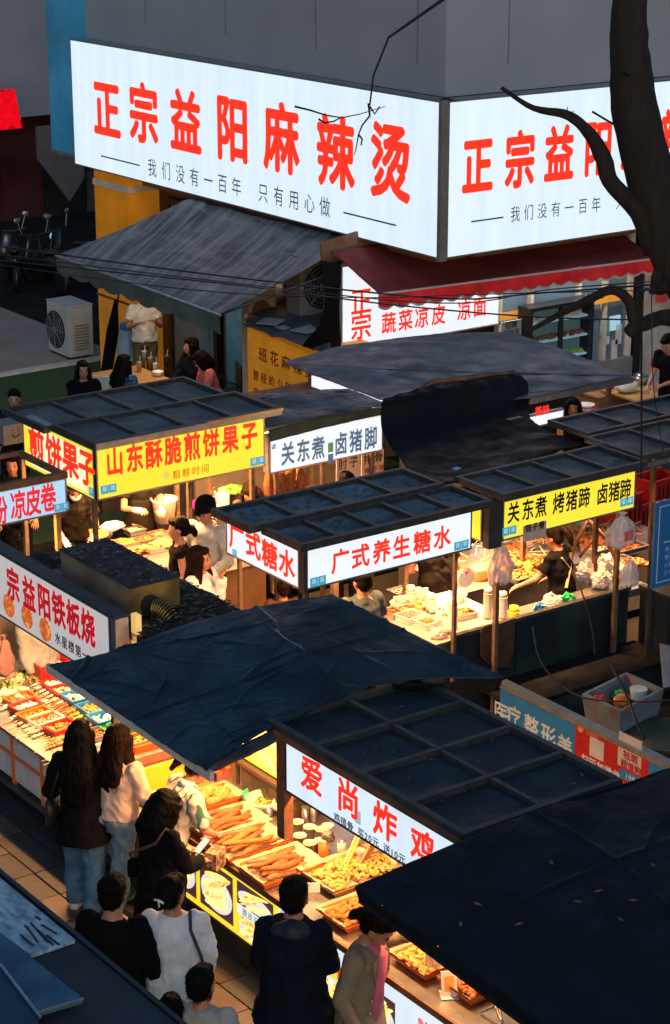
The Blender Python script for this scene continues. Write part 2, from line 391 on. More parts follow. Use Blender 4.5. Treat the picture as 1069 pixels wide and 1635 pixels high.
streaks(m_darktarp, (1, 9, 1), 1.0, (.20, .25, .29), .6); streaks(m_greytarp, (3, 5, 1), .9, (.20, .24, .27), .5)
streaks(m_bark, (3, 3, .4), 4, (.03, .022, .015), .6, .52, .7)
streaks(m_panelb, (3, 3, 1), 1.2, (.05, .055, .06), .5, .55, .8); streaks(m_navy2, (2, 2, 1), 1.3, (.02, .025, .03), .4, .58, .8)
streaks(m_panel, (2, 4, 1), 1.4, (.34, .35, .36), .6, .55, .8); streaks(m_panelg, (4, 4, 1), 3.5, (.02, .025, .03), .8, .5, .62)
streaks(m_navy, (.8, .5, 1), .9, (.028, .055, .075), .7, .5, .72); streaks(m_navy, (9, 2, 1), 1.0, (.06, .10, .13), .4, .6, .8); streaks(m_frame, (6, 6, 6), 2, (.16, .13, .10), .5, .6, .8)
def crumple(name, m, c, r, seed=0, n=30, k=22):
    V = []; F = []
    for i in range(k + 1):
        ph = math.pi * i / k
        for j in range(n):
            t = 2 * math.pi * j / n; d = Vector((math.sin(ph) * math.cos(t), math.sin(ph) * math.sin(t), math.cos(ph)))
            e = .78 + .35 * noise.noise(d * 1.6 + Vector((seed, 0, 0))) + .28 * (1 - 2 * abs(noise.noise(d * 3.1 + Vector((0, seed, 0))))) + .10 * noise.noise(d * 8 + Vector((0, 0, seed)))
            V.append((c[0] + d.x * r[0] * e, c[1] + d.y * r[1] * e, c[2] + d.z * r[2] * e))
    for i in range(k):
        for j in range(n): F.append((i * n + j, (i + 1) * n + j, (i + 1) * n + (j + 1) % n, i * n + (j + 1) % n))
    return MB().add(V, F).build(name, m)
# ================================================================ THE SETTING
g = MB().box((-60, -20, -.3), (90, 120, -.01)).build('ground', m_asph); tag(g, kind='structure')
g = MB().box((6, 22.2, -.01), (17.2, 29.75, .004)).build('artificial_turf_lawn', m_turf); tag(g, kind='structure')
g = MB().box((-8, 29.76, -.01), (17.2, 36.5, .012)).build('forecourt_paving', m_pave); tag(g, kind='structure')
mb = MB(); mb.box((-8, 29.74, -.01), (17.2, 29.9, .05)); g = mb.build('stone_kerb', m_cream); tag(g, kind='structure')
for (xx, yy, ln) in ((12.6, 33.2, 3.2), (16.0, 33.1, .5)):
    g = MB().box((xx - ln, yy, .012), (xx, yy + .12, .05)).build('drain_channel', m_black); tag(g, kind='structure')
# pavement of separate slabs in front of the food counters
pav = MB().box((3.6, 5, -.009), (9.4, 19, .0)).build('pavement', mat('slab_bedding', (.035, .028, .024), rough=.9)); tag(pav, kind='structure')
slab_m = [mat('paving_slab_' + n, c, rough=.55, var=.35, scale=3, bump=.25, bscale=25) for n, c in
          (('brown', (.075, .056, .045)), ('grey_brown', (.062, .056, .052)), ('dark', (.032, .032, .034)), ('reddish', (.078, .054, .042)))]
slab_me = [[MB().box((0, 0, 0), (sx - .012, sy - .012, .03)).mesh('slab', m) for m in slab_m] for sx, sy in ((.3, .45), (.3, .75))]
rs = random.Random(3)
for i in range(11):
    y = 7.4 + rs.random() * .3
    while y < 17.6:
        k = rs.random() < .35; sy = .75 if k else .45
        mi = rs.choice([0, 0, 0, 1, 1, 3, 3, 2])
        x = 4.95 + i * .3 + rs.uniform(-.004, .004)
        if 5.4 < x < 7.9 and 13.9 < y and rs.random() < .5: mi = 2
        o = bpy.data.objects.new('paving_slab', slab_me[k][mi]); COL.objects.link(o); o.parent = pav
        o.location = (x, y, .002 + rs.random() * .003); o.rotation_euler = (rs.uniform(-.003, .003), rs.uniform(-.003, .003), 0)
        y += sy

# ---------------------------------------------------------------- signs
def sign_box(parent, side, P, a0, a1, z0, z1, face, depth=.12, frame=None, name='sign_box'):
    """side 'x': faces -X in plane X=P between y=a0..a1; side 'y': faces -Y in plane Y=P between x=a0..a1"""
    frame = frame or m_alu; e = .018
    if side == 'x':
        b = MB().box((P + .006, a0, z0), (P + depth, a1, z1))
        for q in (((P, a0, z0), (P + .02, a0 + e, z1)), ((P, a1 - e, z0), (P + .02, a1, z1)), ((P, a0 + e, z0), (P + .02, a1 - e, z0 + e)), ((P, a0 + e, z1 - e), (P + .02, a1 - e, z1))): b.box(*q)
        body = b.build(name, frame, parent)
        f = box('sign_face', face, (P + .002, a0 + e, z0 + e), (P + .0045, a1 - e, z1 - e), body)
    else:
        b = MB().box((a0, P + .006, z0), (a1, P + depth, z1))
        for q in (((a0, P, z0), (a0 + e, P + .02, z1)), ((a1 - e, P, z0), (a1, P + .02, z1)), ((a0 + e, P, z0), (a1 - e, P + .02, z0 + e)), ((a0 + e, P, z1 - e), (a1 - e, P + .02, z1))): b.box(*q)
        body = b.build(name, frame, parent)
        f = box('sign_face', face, (a0 + e, P + .002, z0 + e), (a1 - e, P + .0045, z1 - e), body)
    return body
def sign_text(body, side, P, s, m, a, z, h, w=None, gap=0, bold=.02):
    """a: start coordinate (y for side x, runs to smaller y; x for side y)"""
    if side == 'x': return lettering('lettering', s, m, (P + .002, a, z), -YA, ZA, h, w, gap, bold, body)
    return lettering('lettering', s, m, (a, P + .002, z), XA, ZA, h, w, gap, bold, body)
def sticker(body, side, P, a, z, s=.11, n=2):
    """pair of small cyan payment stickers (codes left blank)"""
    for i in range(n):
        if side == 'x':
            f = box('sticker', m_cyan, (P - .003, a - (i + 1) * s * 1.05, z), (P - .001, a - i * s * 1.05 - .004, z + s), body)
            box('sticker_square', m_stkw, (P - .005, a - (i + 1) * s * 1.05 + .022, z + s * .3), (P - .003, a - i * s * 1.05 - .026, z + s * .85), body)
        else:
            f = box('sticker', m_cyan, (a + i * s * 1.05 + .004, P - .003, z), (a + (i + 1) * s * 1.05, P - .001, z + s), body)
            box('sticker_square', m_stkw, (a + i * s * 1.05 + .026, P - .005, z + s * .3), (a + (i + 1) * s * 1.05 - .022, P - .003, z + s * .85), body)

def framed_roof(parent, x0, x1, y0, y1, z, nx, pm, bw=.045, tilt=0., sag=.035, name='roof', fm=None, ny=1, hh=.07):
    """shallow tray roof: steel bars with a vinyl panel sagging in every bay"""
    fm = fm or m_frame
    Z = lambda y: z + tilt * (y - y0)
    r = MB(); 
    for y in (y0, y1): r.bar((x0, y, Z(y)), (x1, y, Z(y)), bw, hh)
    for x in (x0 + bw / 2, x1 - bw / 2): r.bar((x, y0 + bw / 2 + .001, Z(y0) + .002), (x, y1 - bw / 2 - .001, Z(y1) + .002), bw, hh)
    roof = r.build(name, fm, parent)
    xs = [x0 + (x1 - x0) * i / nx for i in range(nx + 1)]; ys = [y0 + (y1 - y0) * i / ny for i in range(ny + 1)]
    for x in xs[1:-1]: MB().bar((x, y0 + bw / 2, Z(y0) + .003), (x, y1 - bw / 2, Z(y1) + .003), bw * .8, hh * .8).build('cross_bar', fm, roof)
    for y in ys[1:-1]: MB().bar((x0 + bw, y, Z(y) + .008), (x1 - bw, y, Z(y) + .008), bw * .8, hh * .8).build('cross_bar', fm, roof)
    k = 0
    for i in range(nx):
        for j in range(ny):
            a0, a1, b0, b1 = xs[i] + .012, xs[i + 1] - .012, ys[j] + .012, ys[j + 1] - .012; N = 10; V = []; F = []
            q = Vector((random.random() * 50, random.random() * 50, 0))
            for v in range(N + 1):
                for u in range(N + 1):
                    U, W = u / N, v / N; x, y = a0 + (a1 - a0) * U, b0 + (b1 - b0) * W
                    V.append((x, y, Z(y) - .012 - sag * 16 * U * (1 - U) * W * (1 - W) + .012 * noise.noise(q + Vector((U * 3, W * 3, 0)))))
            for v in range(N):
                for u in range(N):
                    c = v * (N + 1) + u; F.append((c, c + 1, c + N + 2, c + N + 1))
            n0 = len(V); V += [(a, b, c - .006) for a, b, c in V]; F += [tuple(n0 + t for t in reversed(f)) for f in F]
            MB().add(V, F).build('roof_panel', pm, roof, smooth=True); k += 1
    return roof
def lamp(parent, p, q, power, col=(1.0, .45, .15), tube=None, spread=2.6):
    """warm LED batten under a roof: its housing, its tube and the light it gives"""
    p, q = Vector(p), Vector(q)
    h = MB().bar(p + Vector((0, 0, .025)), q + Vector((0, 0, .025)), .05, .02).build('lamp_batten', m_white, parent)
    MB().tube([p, q], .013, 8).build('led_tube', tube or m_tube, h)
    L = bpy.data.lights.new('tube_light', 'AREA'); L.shape = 'RECTANGLE'; L.size = (q - p).length; L.size_y = .05; L.energy = power * 2.7; L.color = col; L.spread = spread
    o = bpy.data.objects.new('tube_light', L); COL.objects.link(o); o.parent = parent
    m = (p + q) / 2 - Vector((0, 0, .03)); d = (q - p).normalized(); zz = Vector((0, 0, 1)); yy = zz.cross(d)
    M = Matrix((d, yy, zz)).transposed().to_4x4(); M.translation = m
    o.matrix_basis = M
def posts(parent, pts, z0, z1, w=.045, m=None, name='post'):
    for x, y in pts: box(name, m or m_post, (x - w / 2, y - w / 2, z0), (x + w / 2, y + w / 2, z1), parent)

# ================================================================ THE CORNER SHOP
shop = thing('corner_shop', 'corner noodle shop behind the stalls with huge backlit white signs and grey cladding above', 'building')
wall = MB()
wall.box((17.2, 22.6, 0), (17.4, 29.0, 3.3)).box((17.0, 22.5, 3.3), (34, 29.2, 3.5))
wall.build('wall', mat('warm_dim_interior_wall', (.16, .10, .06), rough=.7, var=.3, scale=2), shop)
clad = MB(); clad.box((16.6, 20.65, 5.25), (34, 29.8, 13)).build('upper_wall', m_clad, shop)
clb = MB()
for i in range(4):
    y = 21.2 + i * 2.2; clb.box((16.592, y, 5.6), (16.6, y + .02, 12.9))
for i in range(7):
    x = 17.6 + i * 2.2; clb.box((x, 20.642, 5.6), (x + .02, 20.65, 12.9))
clb.box((16.59, 20.7, 8.2), (16.6, 29.8, 8.22)); clb.box((16.7, 20.64, 8.2), (34, 20.65, 8.22))
clb.build('cladding_joints', mat('cladding_joint', (.17, .195, .22), rough=.7), shop)
box('eaves_beam', mat('brown_eaves', (.2, .09, .03), rough=.5), (16.6, 20.8, 3.15), (17.1, 29.3, 3.3), shop)
box('front_beam', mat('brown_eaves'  , (.2, .09, .03)), (17.2, 20.75, 3.15), (26, 22.5, 3.3), shop)
# main signs, 2 m tall, meeting at a grey corner post
mainL = thing('shop_sign', 'giant backlit white sign with tall red characters, left face of the corner', 'sign')
ZB, ZT = 3.3, 5.25
XS, YS = 16.3, 20.32
b = sign_box(mainL, 'x', XS, YS + .03, 29.62, ZB, ZT, m_sign, depth=.25)
def col_at(px, py): return at(px, py, X=XS)
for ch, px, py, hh in (('正', 150, 217, .92), ('宗', 207, 225, .92), ('益', 272, 240, .94), ('阳', 345, 254, .96), ('麻', 421, 271, .98), ('辣', 505, 295, .98), ('烫', 590, 313, 1.0)):
    q = at(px, py, X=XS); sign_text(b, 'x', XS, ch, m_red_e, q.y, q.z, hh, w={'正': .86}.get(ch, .88), bold=.034)
for s, x0, x1 in (('我们没有一百年', 236, 392), ('只有用心做', 412, 534)):
    for i, ch in enumerate(s):
        px = x0 + (x1 - x0) * i / len(s); py = 281 + (px - 236) * .233 ; q = at(px, py, X=XS)
        sign_text(b, 'x', XS, ch, m_navy_e, q.y, q.z, .285, w=.26 + .0 * i, bold=.004)
for xa, ya, xb, yb in ((161, 249, 223, 264), (548, 341, 632, 358)):
    q, r_ = at(xa, ya, X=XS), at(xb, yb, X=XS); MB().box((XS - .003, r_.y, (q.z + r_.z) / 2 - .011), (XS - .001, q.y, (q.z + r_.z) / 2 + .011)).build('dash_line', m_navy_e, b)
mainR = thing('shop_sign', 'giant backlit white sign right of the grey corner post, partly behind the tree', 'sign')
b = sign_box(mainR, 'y', YS, XS + .1, 22.2, ZB - .0, ZT, m_sign, depth=.25)
for ch, px, py, hh in (('正', 736, 314, .74), ('宗', 804, 304, .74), ('益', 867, 294, .74), ('阳', 930, 284, .74), ('麻', 990, 274, .74), ('辣', 1052, 264, .74), ('烫', 1114, 254, .74)):
    q = at(px, py, Y=YS); sign_text(b, 'y', YS, ch, m_red_e, q.x, q.z, hh, w=.52, bold=.038)
for s, x0, x1 in (('我们没有一百年', 814, 965), ('只有用心做', 982, 1092)):
    for i, ch in enumerate(s):
        px = x0 + (x1 - x0) * i / len(s); py = 356 - (px - 814) * .122; q = at(px, py, Y=YS)
        sign_text(b, 'y', YS, ch, m_navy_e, q.x, q.z, .215, w=.17, bold=.004)
q, r_ = at(752, 354, Y=YS), at(803, 349, Y=YS); MB().box((q.x, YS - .003, q.z - .010), (r_.x, YS - .001, q.z + .010)).build('dash_line', m_navy_e, b)
box('corner_post', mat('grey_sign_post', (.22, .21, .2), rough=.5, metal=.3), (XS - .04, YS - .04, ZB - .02), (XS + .07, YS + .025, ZT + .02), shop)
# blue box sign and orange column at the shop's far corner
bb = thing('blue_fascia', 'glossy blue fascia box at the far left end of the white shop sign', 'sign')
mbf = mat('blue_panel_glow_sheen', (.03, .16, .28), rough=.2, metal=.4, emit=(.02, .16, .3), es=.5, var=.5, scale=1)  # slight blue emission stands in for the metal's reflections
MB().box((16.32, 29.66, 3.45), (16.9, 30.4, 6.2)).build('fascia_box', mbf, bb); MB().box((16.3, 29.66, 3.4), (16.95, 30.4, 3.448)).build('fascia_edge', m_alu, bb)
oc = thing('column', 'orange lacquered column at the far corner under the white shop sign', 'column')
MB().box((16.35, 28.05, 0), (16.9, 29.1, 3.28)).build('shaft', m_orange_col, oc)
MB().box((16.33, 28.03, 3.05), (16.92, 29.12, 3.14)).build('trim_band', m_cream, oc); MB().box((16.33, 28.03, 1.28), (16.92, 29.12, 1.31)).build('joint_band', m_rust, oc)
# door beside the column, behind the awning
dr = thing('shop_door', 'black framed glass door between orange column and grey awning', 'door')
mb = MB(); 
for y in (27.85, 26.55): mb.box((16.95, y, 0), (17.03, y + .1, 2.85))
mb.box((16.95, 26.55, 2.851), (17.03, 27.95, 2.95)).build('door_frame', m_black, dr); box('pane', m_glass, (16.98, 26.65, .1), (16.995, 27.85, 2.85), dr)
MB().tube([(16.92, 26.75, .9), (16.92, 26.75, 1.4)], .015).build('handle', m_steel, dr)
ww = thing('wall_panel', 'dark posted panel of faded writing under the left white sign', 'panel')
box('board', mat('dusky_board', (.08, .07, .065), rough=.5), (17.0, 24.2, .2), (17.06, 26.4, 2.95), ww)
lettering('lettering', '秘制', mat('faded_white_print', (.35, .33, .3)), (17.0, 26.2, 2.35), -YA, ZA, .4, parent=ww, bold=.01)
# interior glimpses beneath the grey awning
fr_ = thing('drinks_cooler', 'tall cooler with blue stickered doors behind the seated diners', 'cooler')
MB().box((16.7, 24.6, 0), (17.15, 25.9, 2.0)).build('cabinet', mat('blue_cooler', (.02, .08, .18), rough=.4), fr_)
MB().box((16.68, 25.3, .5), (16.7, 25.85, 1.8)).build('door_panel', mat('dim_blue_glass', (.05, .16, .3), rough=.2), fr_)
MB().box((16.68, 24.65, .5), (16.7, 25.25, 1.8)).build('door_panel', mat('dim_blue_glass', (.05, .16, .3)), fr_)
wb = thing('water_bottle', 'big blue-capped water bottle standing in the doorway', 'bottle', (16.2, 27.95, 0))
MB().lathe((0, 0, 0), [(.16, 0), (.17, .05), (.17, .75), (.13, .83), (.13, .95)]).build('bottle', mat('pale_bottle', (.4, .5, .6), rough=.25), wb, smooth=True)
MB().lathe((0, 0, .95), [(.12, 0), (.12, .07), (.1, .1)]).build('cap', m_bluep, wb); MB().lathe((0, 0, .3), [(.174, 0), (.174, .25)], closed=False).build('label_band', m_white, wb)
# partition, wall AC and cream pillar right of awning
pl = thing('pillar', 'cream pillar with round menu prints at right end of grey awning', 'pillar')
pa = at(408, 500, Y=23.6)
MB().box((pa.x - .1, 23.62, 0), (pa.x + .35, 23.8, 2.5)).build('shaft', mat('dusky_cream', (.4, .33, .28), rough=.6), pl)
for z in (2.1, 1.2):
    mb = MB(); mb.tube([(pa.x + .1, 23.605, z), (pa.x + .1, 23.62, z)], .15, 24).build('round_print', m_rust, pl)
sh = thing('service_window', 'lit kitchen hatch with shelves beside the wall air conditioner', 'window')
qa, qb = at(420, 505, Y=24.0), at(480, 445, Y=24.0)
MB().box((qa.x, 24.0, 1.4), (qb.x + .1, 24.05, 3.0)).build('back_panel', mat('kitchen_wall', (.5, .38, .25), emit=(.8, .5, .25), es=.22), sh)
for i in range(4): box('upright', m_rust, (qa.x + i * .32, 23.94, 1.4), (qa.x + i * .32 + .04, 23.99, 3.0), sh)
for z in (1.8, 2.2): box('shelf', m_alu, (qa.x, 23.75, z), (qb.x, 23.93, z + .03), sh)
for i in range(5): tag(MB().lathe((qa.x + .12 + i * .2, 23.84, 1.832), [(.06, 0), (.08, .1), (.08, .14)]).build('bowl', m_cream), 'cream bowl on the lower shelf of the lit kitchen hatch', 'bowl', 'bowls in the kitchen hatch')

def aircon(name, label, o, rz, wd, ht, dp, body):
    t = thing(name, label, 'air conditioner', o, rz)
    MB().box((0, 0, .04), (wd, dp, ht)).build('casing', body, t, bevel=.015)
    MB().box((-.01, .0, ht + .001), (wd + .01, dp + .01, ht + .02)).build('lid', body, t)
    r = ht * .36; c = Vector((wd * .38, -.012, ht * .5))
    MB().tube([c, c + Vector((0, .015, 0))], r, 28).build('fan_opening', m_black, t)
    mb = MB()
    for k in range(1, 6):
        rr = r * k / 5.5; mb.tube([c + Vector((rr * math.cos(a), -.012, rr * math.sin(a))) for a in [2 * math.pi * i / 28 for i in range(29)]], .004, 4, cap=False)
    for k in range(8): a = k * math.pi / 4; mb.bar(c + Vector((0, -.014, 0)), c + Vector((r * math.cos(a), -.014, r * math.sin(a))), .008)
    mb.build('fan_guard', mat('grey_guard', (.25, .25, .26), rough=.5), t); MB().tube([c + Vector((0, -.02, 0)), c + Vector((0, -.01, 0))], r * .18, 16).build('fan_hub', m_alu, t)
    mb = MB()
    for i in range(9): mb.box((wd, dp * .2, .15 + i * .05), (wd + .004, dp * .8, .17 + i * .05))
    mb.build('side_louvre', m_alu, t)
    for x in (.08, wd - .14): box('foot', m_black, (x, .02, 0), (x + .06, dp - .02, .04), t)
    return t
acw = mat('yellowed_white_casing', (.5, .49, .46), rough=.5, var=.1)
pa = at(78, 560, z=0)
pa = at(112, 575, z=.02); aircon('air_conditioner', 'white outdoor air conditioner standing on the paving by the turf', (pa.x, pa.y + .75, .012), -math.pi / 2, .75, .88, .45, acw)
t = aircon('air_conditioner', 'dark-fan air conditioner hung on the wall above the orange stall', (at(480, 512, Y=22.9).x, 22.9, at(480, 512, Y=22.9).z), 0, .95, .85, .35, mat('dusky_casing', (.16, .16, .165), rough=.5))
# umbrella stand by the door
us = thing('folded_parasols', 'dark folded parasols leaning on the orange column', 'parasol')
MB().tube([(15.95, 28.3, 0), (16.05, 28.15, .9), (16.1, 28.1, 1.4)], [.09, .1, .03]).build('cloth', c_black, us); MB().tube([(16.1, 28.1, 1.2), (16.15, 28.05, 1.7)], .015).build('pole', m_black, us)

# ---- left grey awning
aw = thing('awning', 'large weathered grey canvas awning with scalloped valance under left white sign', 'awning')
A0, A1, A2, A3 = at(90, 408, z=2.3), at(350, 503, z=2.3), at(300, 318, z=3.22), at(572, 383, z=3.22)
grid = [[A2.lerp(A3, i / 6) for i in range(7)], [(A2.lerp(A3, i / 6) + A0.lerp(A1, i / 6)) / 2 - Vector((0, 0, .03)) for i in range(7)], [A0.lerp(A1, i / 6) for i in range(7)]]
m_aw = tarp_mat('weathered_grey_awning', (.05, .06, .07), (.15, .17, .19), .55)
streaks(m_aw, (1.2, 14, 1), .8, (.34, .36, .37), .75, .45, .7); streaks(m_aw, (7, .8, 1), .8, (.3, .32, .34), .5, .5, .75)
sheet('canopy', grid, m_aw, aw, nu=90, nv=50, amp=.022, freq=1.2, creases=26, seed=4, stretch=(.6, 2.5))
def valance(name, P, Q, drop, m, parent, n=12, per=.28, thick=.006, amp=.05, out=None):
    P, Q = Vector(P), Vector(Q); L = (Q - P).length; N = int(L / .035); V = []; F = []; o = out or Vector((0, 0, 0))
    for i in range(N + 1):
        t = i / N; p = P.lerp(Q, t); s = abs(math.sin(math.pi * t * L / per)); wv_ = .02 * math.sin(t * L * 5)
        dn = drop - amp + amp * s
        for k in range(4): V.append(p + o * (wv_ * k / 3) - Vector((0, 0, dn * k / 3)))
    for i in range(N):
        for k in range(3): a = i * 4 + k; F.append((a, a + 1, a + 5, a + 4))
    n0 = len(V); nn = (Q - P).cross(ZA).normalized() * thick; V += [v + nn for v in V]; F += [tuple(n0 + a for a in reversed(f)) for f in F]
    return MB().add(V, F).build(name, m, parent, smooth=True)
d_ = -XA
valance('valance', A0, A1, .27, tarp_mat('grey_valance', (.06, .075, .07), (.13, .15, .13), .6), aw, per=.5, out=d_)
MB().tube([A0 + Vector((0, .02, 0)), A1 - Vector((0, .02, 0))], .022).build('front_bar', m_alu, aw)
lamp(aw, (15.6, 24.2, 2.5), (15.6, 26.6, 2.5), 5, col=(1, .7, .42), tube=mat('added_warm_tube', (1, .9, .8), emit=(1, .7, .4), es=3, var=0))  # added fill tube over the diners, not a known fitting of the awning
for s in (.02, .98):
    p = A0.lerp(A1, s); q = A2.lerp(A3, s); MB().tube([p - Vector((0, 0, .03)), q - Vector((0, 0, .35))], .018).build('folding_arm', m_black, aw)
# ---- dark red awning on the right face
ra = thing('awning', 'dark red awning with scalloped red valance below the right white sign', 'awning')
B0, B1 = at(605, 470, z=2.8), at(1046, 413, z=2.8); B2, B3 = at(560, 412, z=3.2), at(1036, 358, z=3.25)
B2.y = max(B2.y, 21.9); B3.y = max(B3.y, 21.9)
grid = [[B2.lerp(B3, i / 6) for i in range(7)], [B0.lerp(B1, i / 6) for i in range(7)]]
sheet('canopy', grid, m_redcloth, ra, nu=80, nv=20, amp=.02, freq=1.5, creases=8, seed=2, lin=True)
MB().tube([B0, B1], .016).build('front_bar', m_whitetrim, ra)
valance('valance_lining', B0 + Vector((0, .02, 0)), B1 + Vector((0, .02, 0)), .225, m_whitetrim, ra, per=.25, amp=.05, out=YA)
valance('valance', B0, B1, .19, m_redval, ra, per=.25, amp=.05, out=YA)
bf = thing('roller_blind', 'brown rolled blind hanging between the two awnings', 'blind')
a, b2 = at(515, 425, Y=22.0), at(640, 392, Y=22.0); MB().tube([a, b2], .035).build('roll', m_black, bf)
MB().add([a, b2, b2 + Vector((0, .05, .35)), a + Vector((0, .05, .3)), a + Vector((0, .03, 0)), b2 + Vector((0, .03, 0)), b2 + Vector((0, .08, .35)), a + Vector((0, .08, .3))], [(0, 1, 2, 3), (7, 6, 5, 4), (0, 4, 5, 1)]).build('blind_cloth', m_rust, bf)

# ---- shopfront under the red awning
YW = 22.3
sf = thing('shop_window', 'long glazed shopfront with white mullions and orange strip under the red awning', 'window')
def wx(px, py=500): return at(px, py, Y=YW).x
xs_ = [wx(p) for p in (795, 845, 921, 963, 1003)]
for i, (a, b2) in enumerate(zip(xs_[:-1], xs_[1:])):
    box('pane', m_glass, (a + .05, YW + .05, .9), (b2 - .03, YW + .06, 3.3), sf)
for x in xs_: box('mullion', m_cream, (x, YW - .02, .9), (x + .06, YW + .08, 3.3), sf)
z1, z2 = at(795, 510, Y=YW).z, at(1000, 466, Y=YW).z
box('orange_strip', mat('orange_strip', (.7, .3, .04), emit=(.9, .35, .03), es=.35), (xs_[0], YW - .04, (z1 + z2) / 2 - .06), (xs_[-1], YW - .025, (z1 + z2) / 2 + .05), sf)
box('sill_wall', mat('grey_tile_wall', (.22, .2, .19), rough=.5), (xs_[0] - .3, YW - .03, 0), (xs_[-1] + .1, YW + .2, .89), sf)
box('back_room_wall', mat('grey_room', (.2, .2, .2), rough=.6), (17.5, 23.6, 0), (24, 23.7, 3.3), sf)
box('end_wall', mat('pale_tile_wall', (.42, .38, .36), rough=.5), (xs_[-1] + .25, YW - .1, 0), (24, YW + .1, 3.3), sf)
box('door_jamb', m_black, (xs_[-1] + .11, YW - .08, 0), (xs_[-1] + .2, YW + .12, 3.3), sf)
for i, (px, py, w_, h_, c) in enumerate(((975, 518, .22, .22, m_stkw), (960, 525, .2, .25, mat('teal_notice', (.2, .45, .45))), (985, 535, .12, .3, m_cream), (978, 560, .12, .3, m_cream), (967, 545, .1, .12, m_white))):
    q = at(px, py, Y=YW); o = MB().box((q.x, YW + .03, q.z - h_ / 2), (q.x + w_, YW + .04, q.z + h_ / 2)).build('paper_notice', c); tag(o, ['pale cyan notice stuck high on the glass', 'teal notice on the glass left of the cyan one', 'upper white sheet taped on the glass', 'lower white sheet taped on the glass', 'tiny white card on the glass near the mullion'][i], 'notice')
q = at(1050, 590, Y=YW - .12)
nb = tag(MB().box((q.x - .14, YW - .13, q.z), (q.x + .14, YW - .115, q.z + .16)).build('red_notice', mat('red_notice', (.8, .02, .02), emit=(1, .03, .02), es=.4)), 'small red notice on the pale wall by the man at the right edge', 'notice')
q = at(1055, 470, Y=YW - .12)
tag(MB().box((q.x - .1, YW - .13, q.z - .12), (q.x + .14, YW - .115, q.z + .05)).build('red_notice', mat('dim_red_notice', (.6, .06, .05))), 'faded red square notice high on the pale wall at right edge', 'notice')
lamp(sf, (17.6, 21.9, 2.95), (21.0, 21.9, 2.95), 9, col=(1, .9, .78), tube=mat('added_dim_tube', (1, .95, .9), emit=(1, .95, .85), es=3, var=0))  # added tube that brightens the shopfront; no lamp known under these eaves
# display fridge
df = thing('display_fridge', 'black framed glass display fridge with lit blue shelves under the red awning', 'fridge')
FY = 21.98; fa, fb = at(845, 560, Y=FY), at(945, 580, Y=FY); ft = at(845, 505, Y=FY).z
mb = MB(); x0, x1 = fa.x, fb.x; zb = at(945, 583, Y=FY).z + .05
for a, b2 in (((x0, FY, zb - .1), (x1, 22.25, zb)), ((x0, FY, ft + .05), (x1, 22.25, ft + .1)), ((x0, FY, zb), (x0 + .05, 22.25, ft + .05)), ((x1 - .05, FY, zb), (x1, 22.25, ft + .05)), (((x0 + x1) / 2 - .03, FY + .01, zb), ((x0 + x1) / 2 + .03, FY + .06, ft + .05))): mb.box(a, b2)
mb.build('fridge_frame', m_black, df)
box('plinth', m_black, (x0, FY + .02, 0), (x1, 22.25, zb - .101), df)
box('back_panel', mat('fridge_back', (.05, .09, .09), emit=(.06, .12, .13), es=.35), (x0 + .06, 22.2, zb), (x1 - .06, 22.24, ft + .05), df)
for i in range(3):
    z = zb + .12 + i * (ft - zb) / 3; s_ = box('shelf', mat('cool_shelf', (.25, .35, .42), emit=(.2, .35, .45), es=.5), (x0 + .07, FY + .05, z), (x1 - .07, 22.19, z + .025), df)
    mb = MB(); rr = random.Random(i)
    for k in range(26): mb.ball((x0 + .15 + (x1 - x0 - .3) * k / 25, FY + .12 + rr.uniform(-.04, .04), z + .06), (.04, .04, .04), 6, 4, .4)
    tag(mb.build('produce', [m_veg, m_dfood, m_vegw][i]), ['dark leafy produce on the bottom shelf of the black fridge', 'brown produce on the middle shelf of the black fridge', 'pale produce on the top shelf of the black fridge'][i], 'produce', kind='stuff')
# white sign with two inscriptions
ws = thing('menu_sign', 'backlit white sign with red cold noodle writing under the dark red awning', 'sign')
q0, q1 = at(545, 562, Y=21.95), at(797, 500, Y=21.95); zt = at(545, 437, Y=21.95).z
b = sign_box(ws, 'y', 21.95, q0.x, q1.x, q0.z, zt + .1, m_signw, depth=.2, frame=m_whitetrim)
h1 = (zt - q0.z)
for ch, py in (('正', 505), ('宗', 545)):
    q = at(559, py + 1, Y=21.95); sign_text(b, 'y', 21.95, ch, m_red_e, q.x, q.z, .38, w=.36, bold=.02)
for ch, px, py in (('蔬', 608, 535), ('菜', 635, 530), ('凉', 661, 526), ('皮', 688, 521), ('凉', 729, 514), ('面', 754, 508)):
    q = at(px, py, Y=21.95); sign_text(b, 'y', 21.95, ch, m_red_e, q.x, q.z, .30, w=.255, bold=.022)
nt_ = thing('job_notice', 'small grey hiring notice hung beside the white cold noodle sign', 'notice')
q = at(800, 540, Y=21.7); MB().box((q.x, 21.7, q.z), (q.x + .36, 21.72, q.z + .22)).build('sheet', mat('grey_sheet', (.45, .45, .46)), nt_)
lettering('lettering', '招聘', m_black_v, (q.x + .06, 21.7, q.z + .11), XA, ZA, .11, parent=nt_, bold=.01); lettering('lettering', '服务员', m_black_v, (q.x + .03, 21.7, q.z + .005), XA, ZA, .1, parent=nt_, bold=.01)

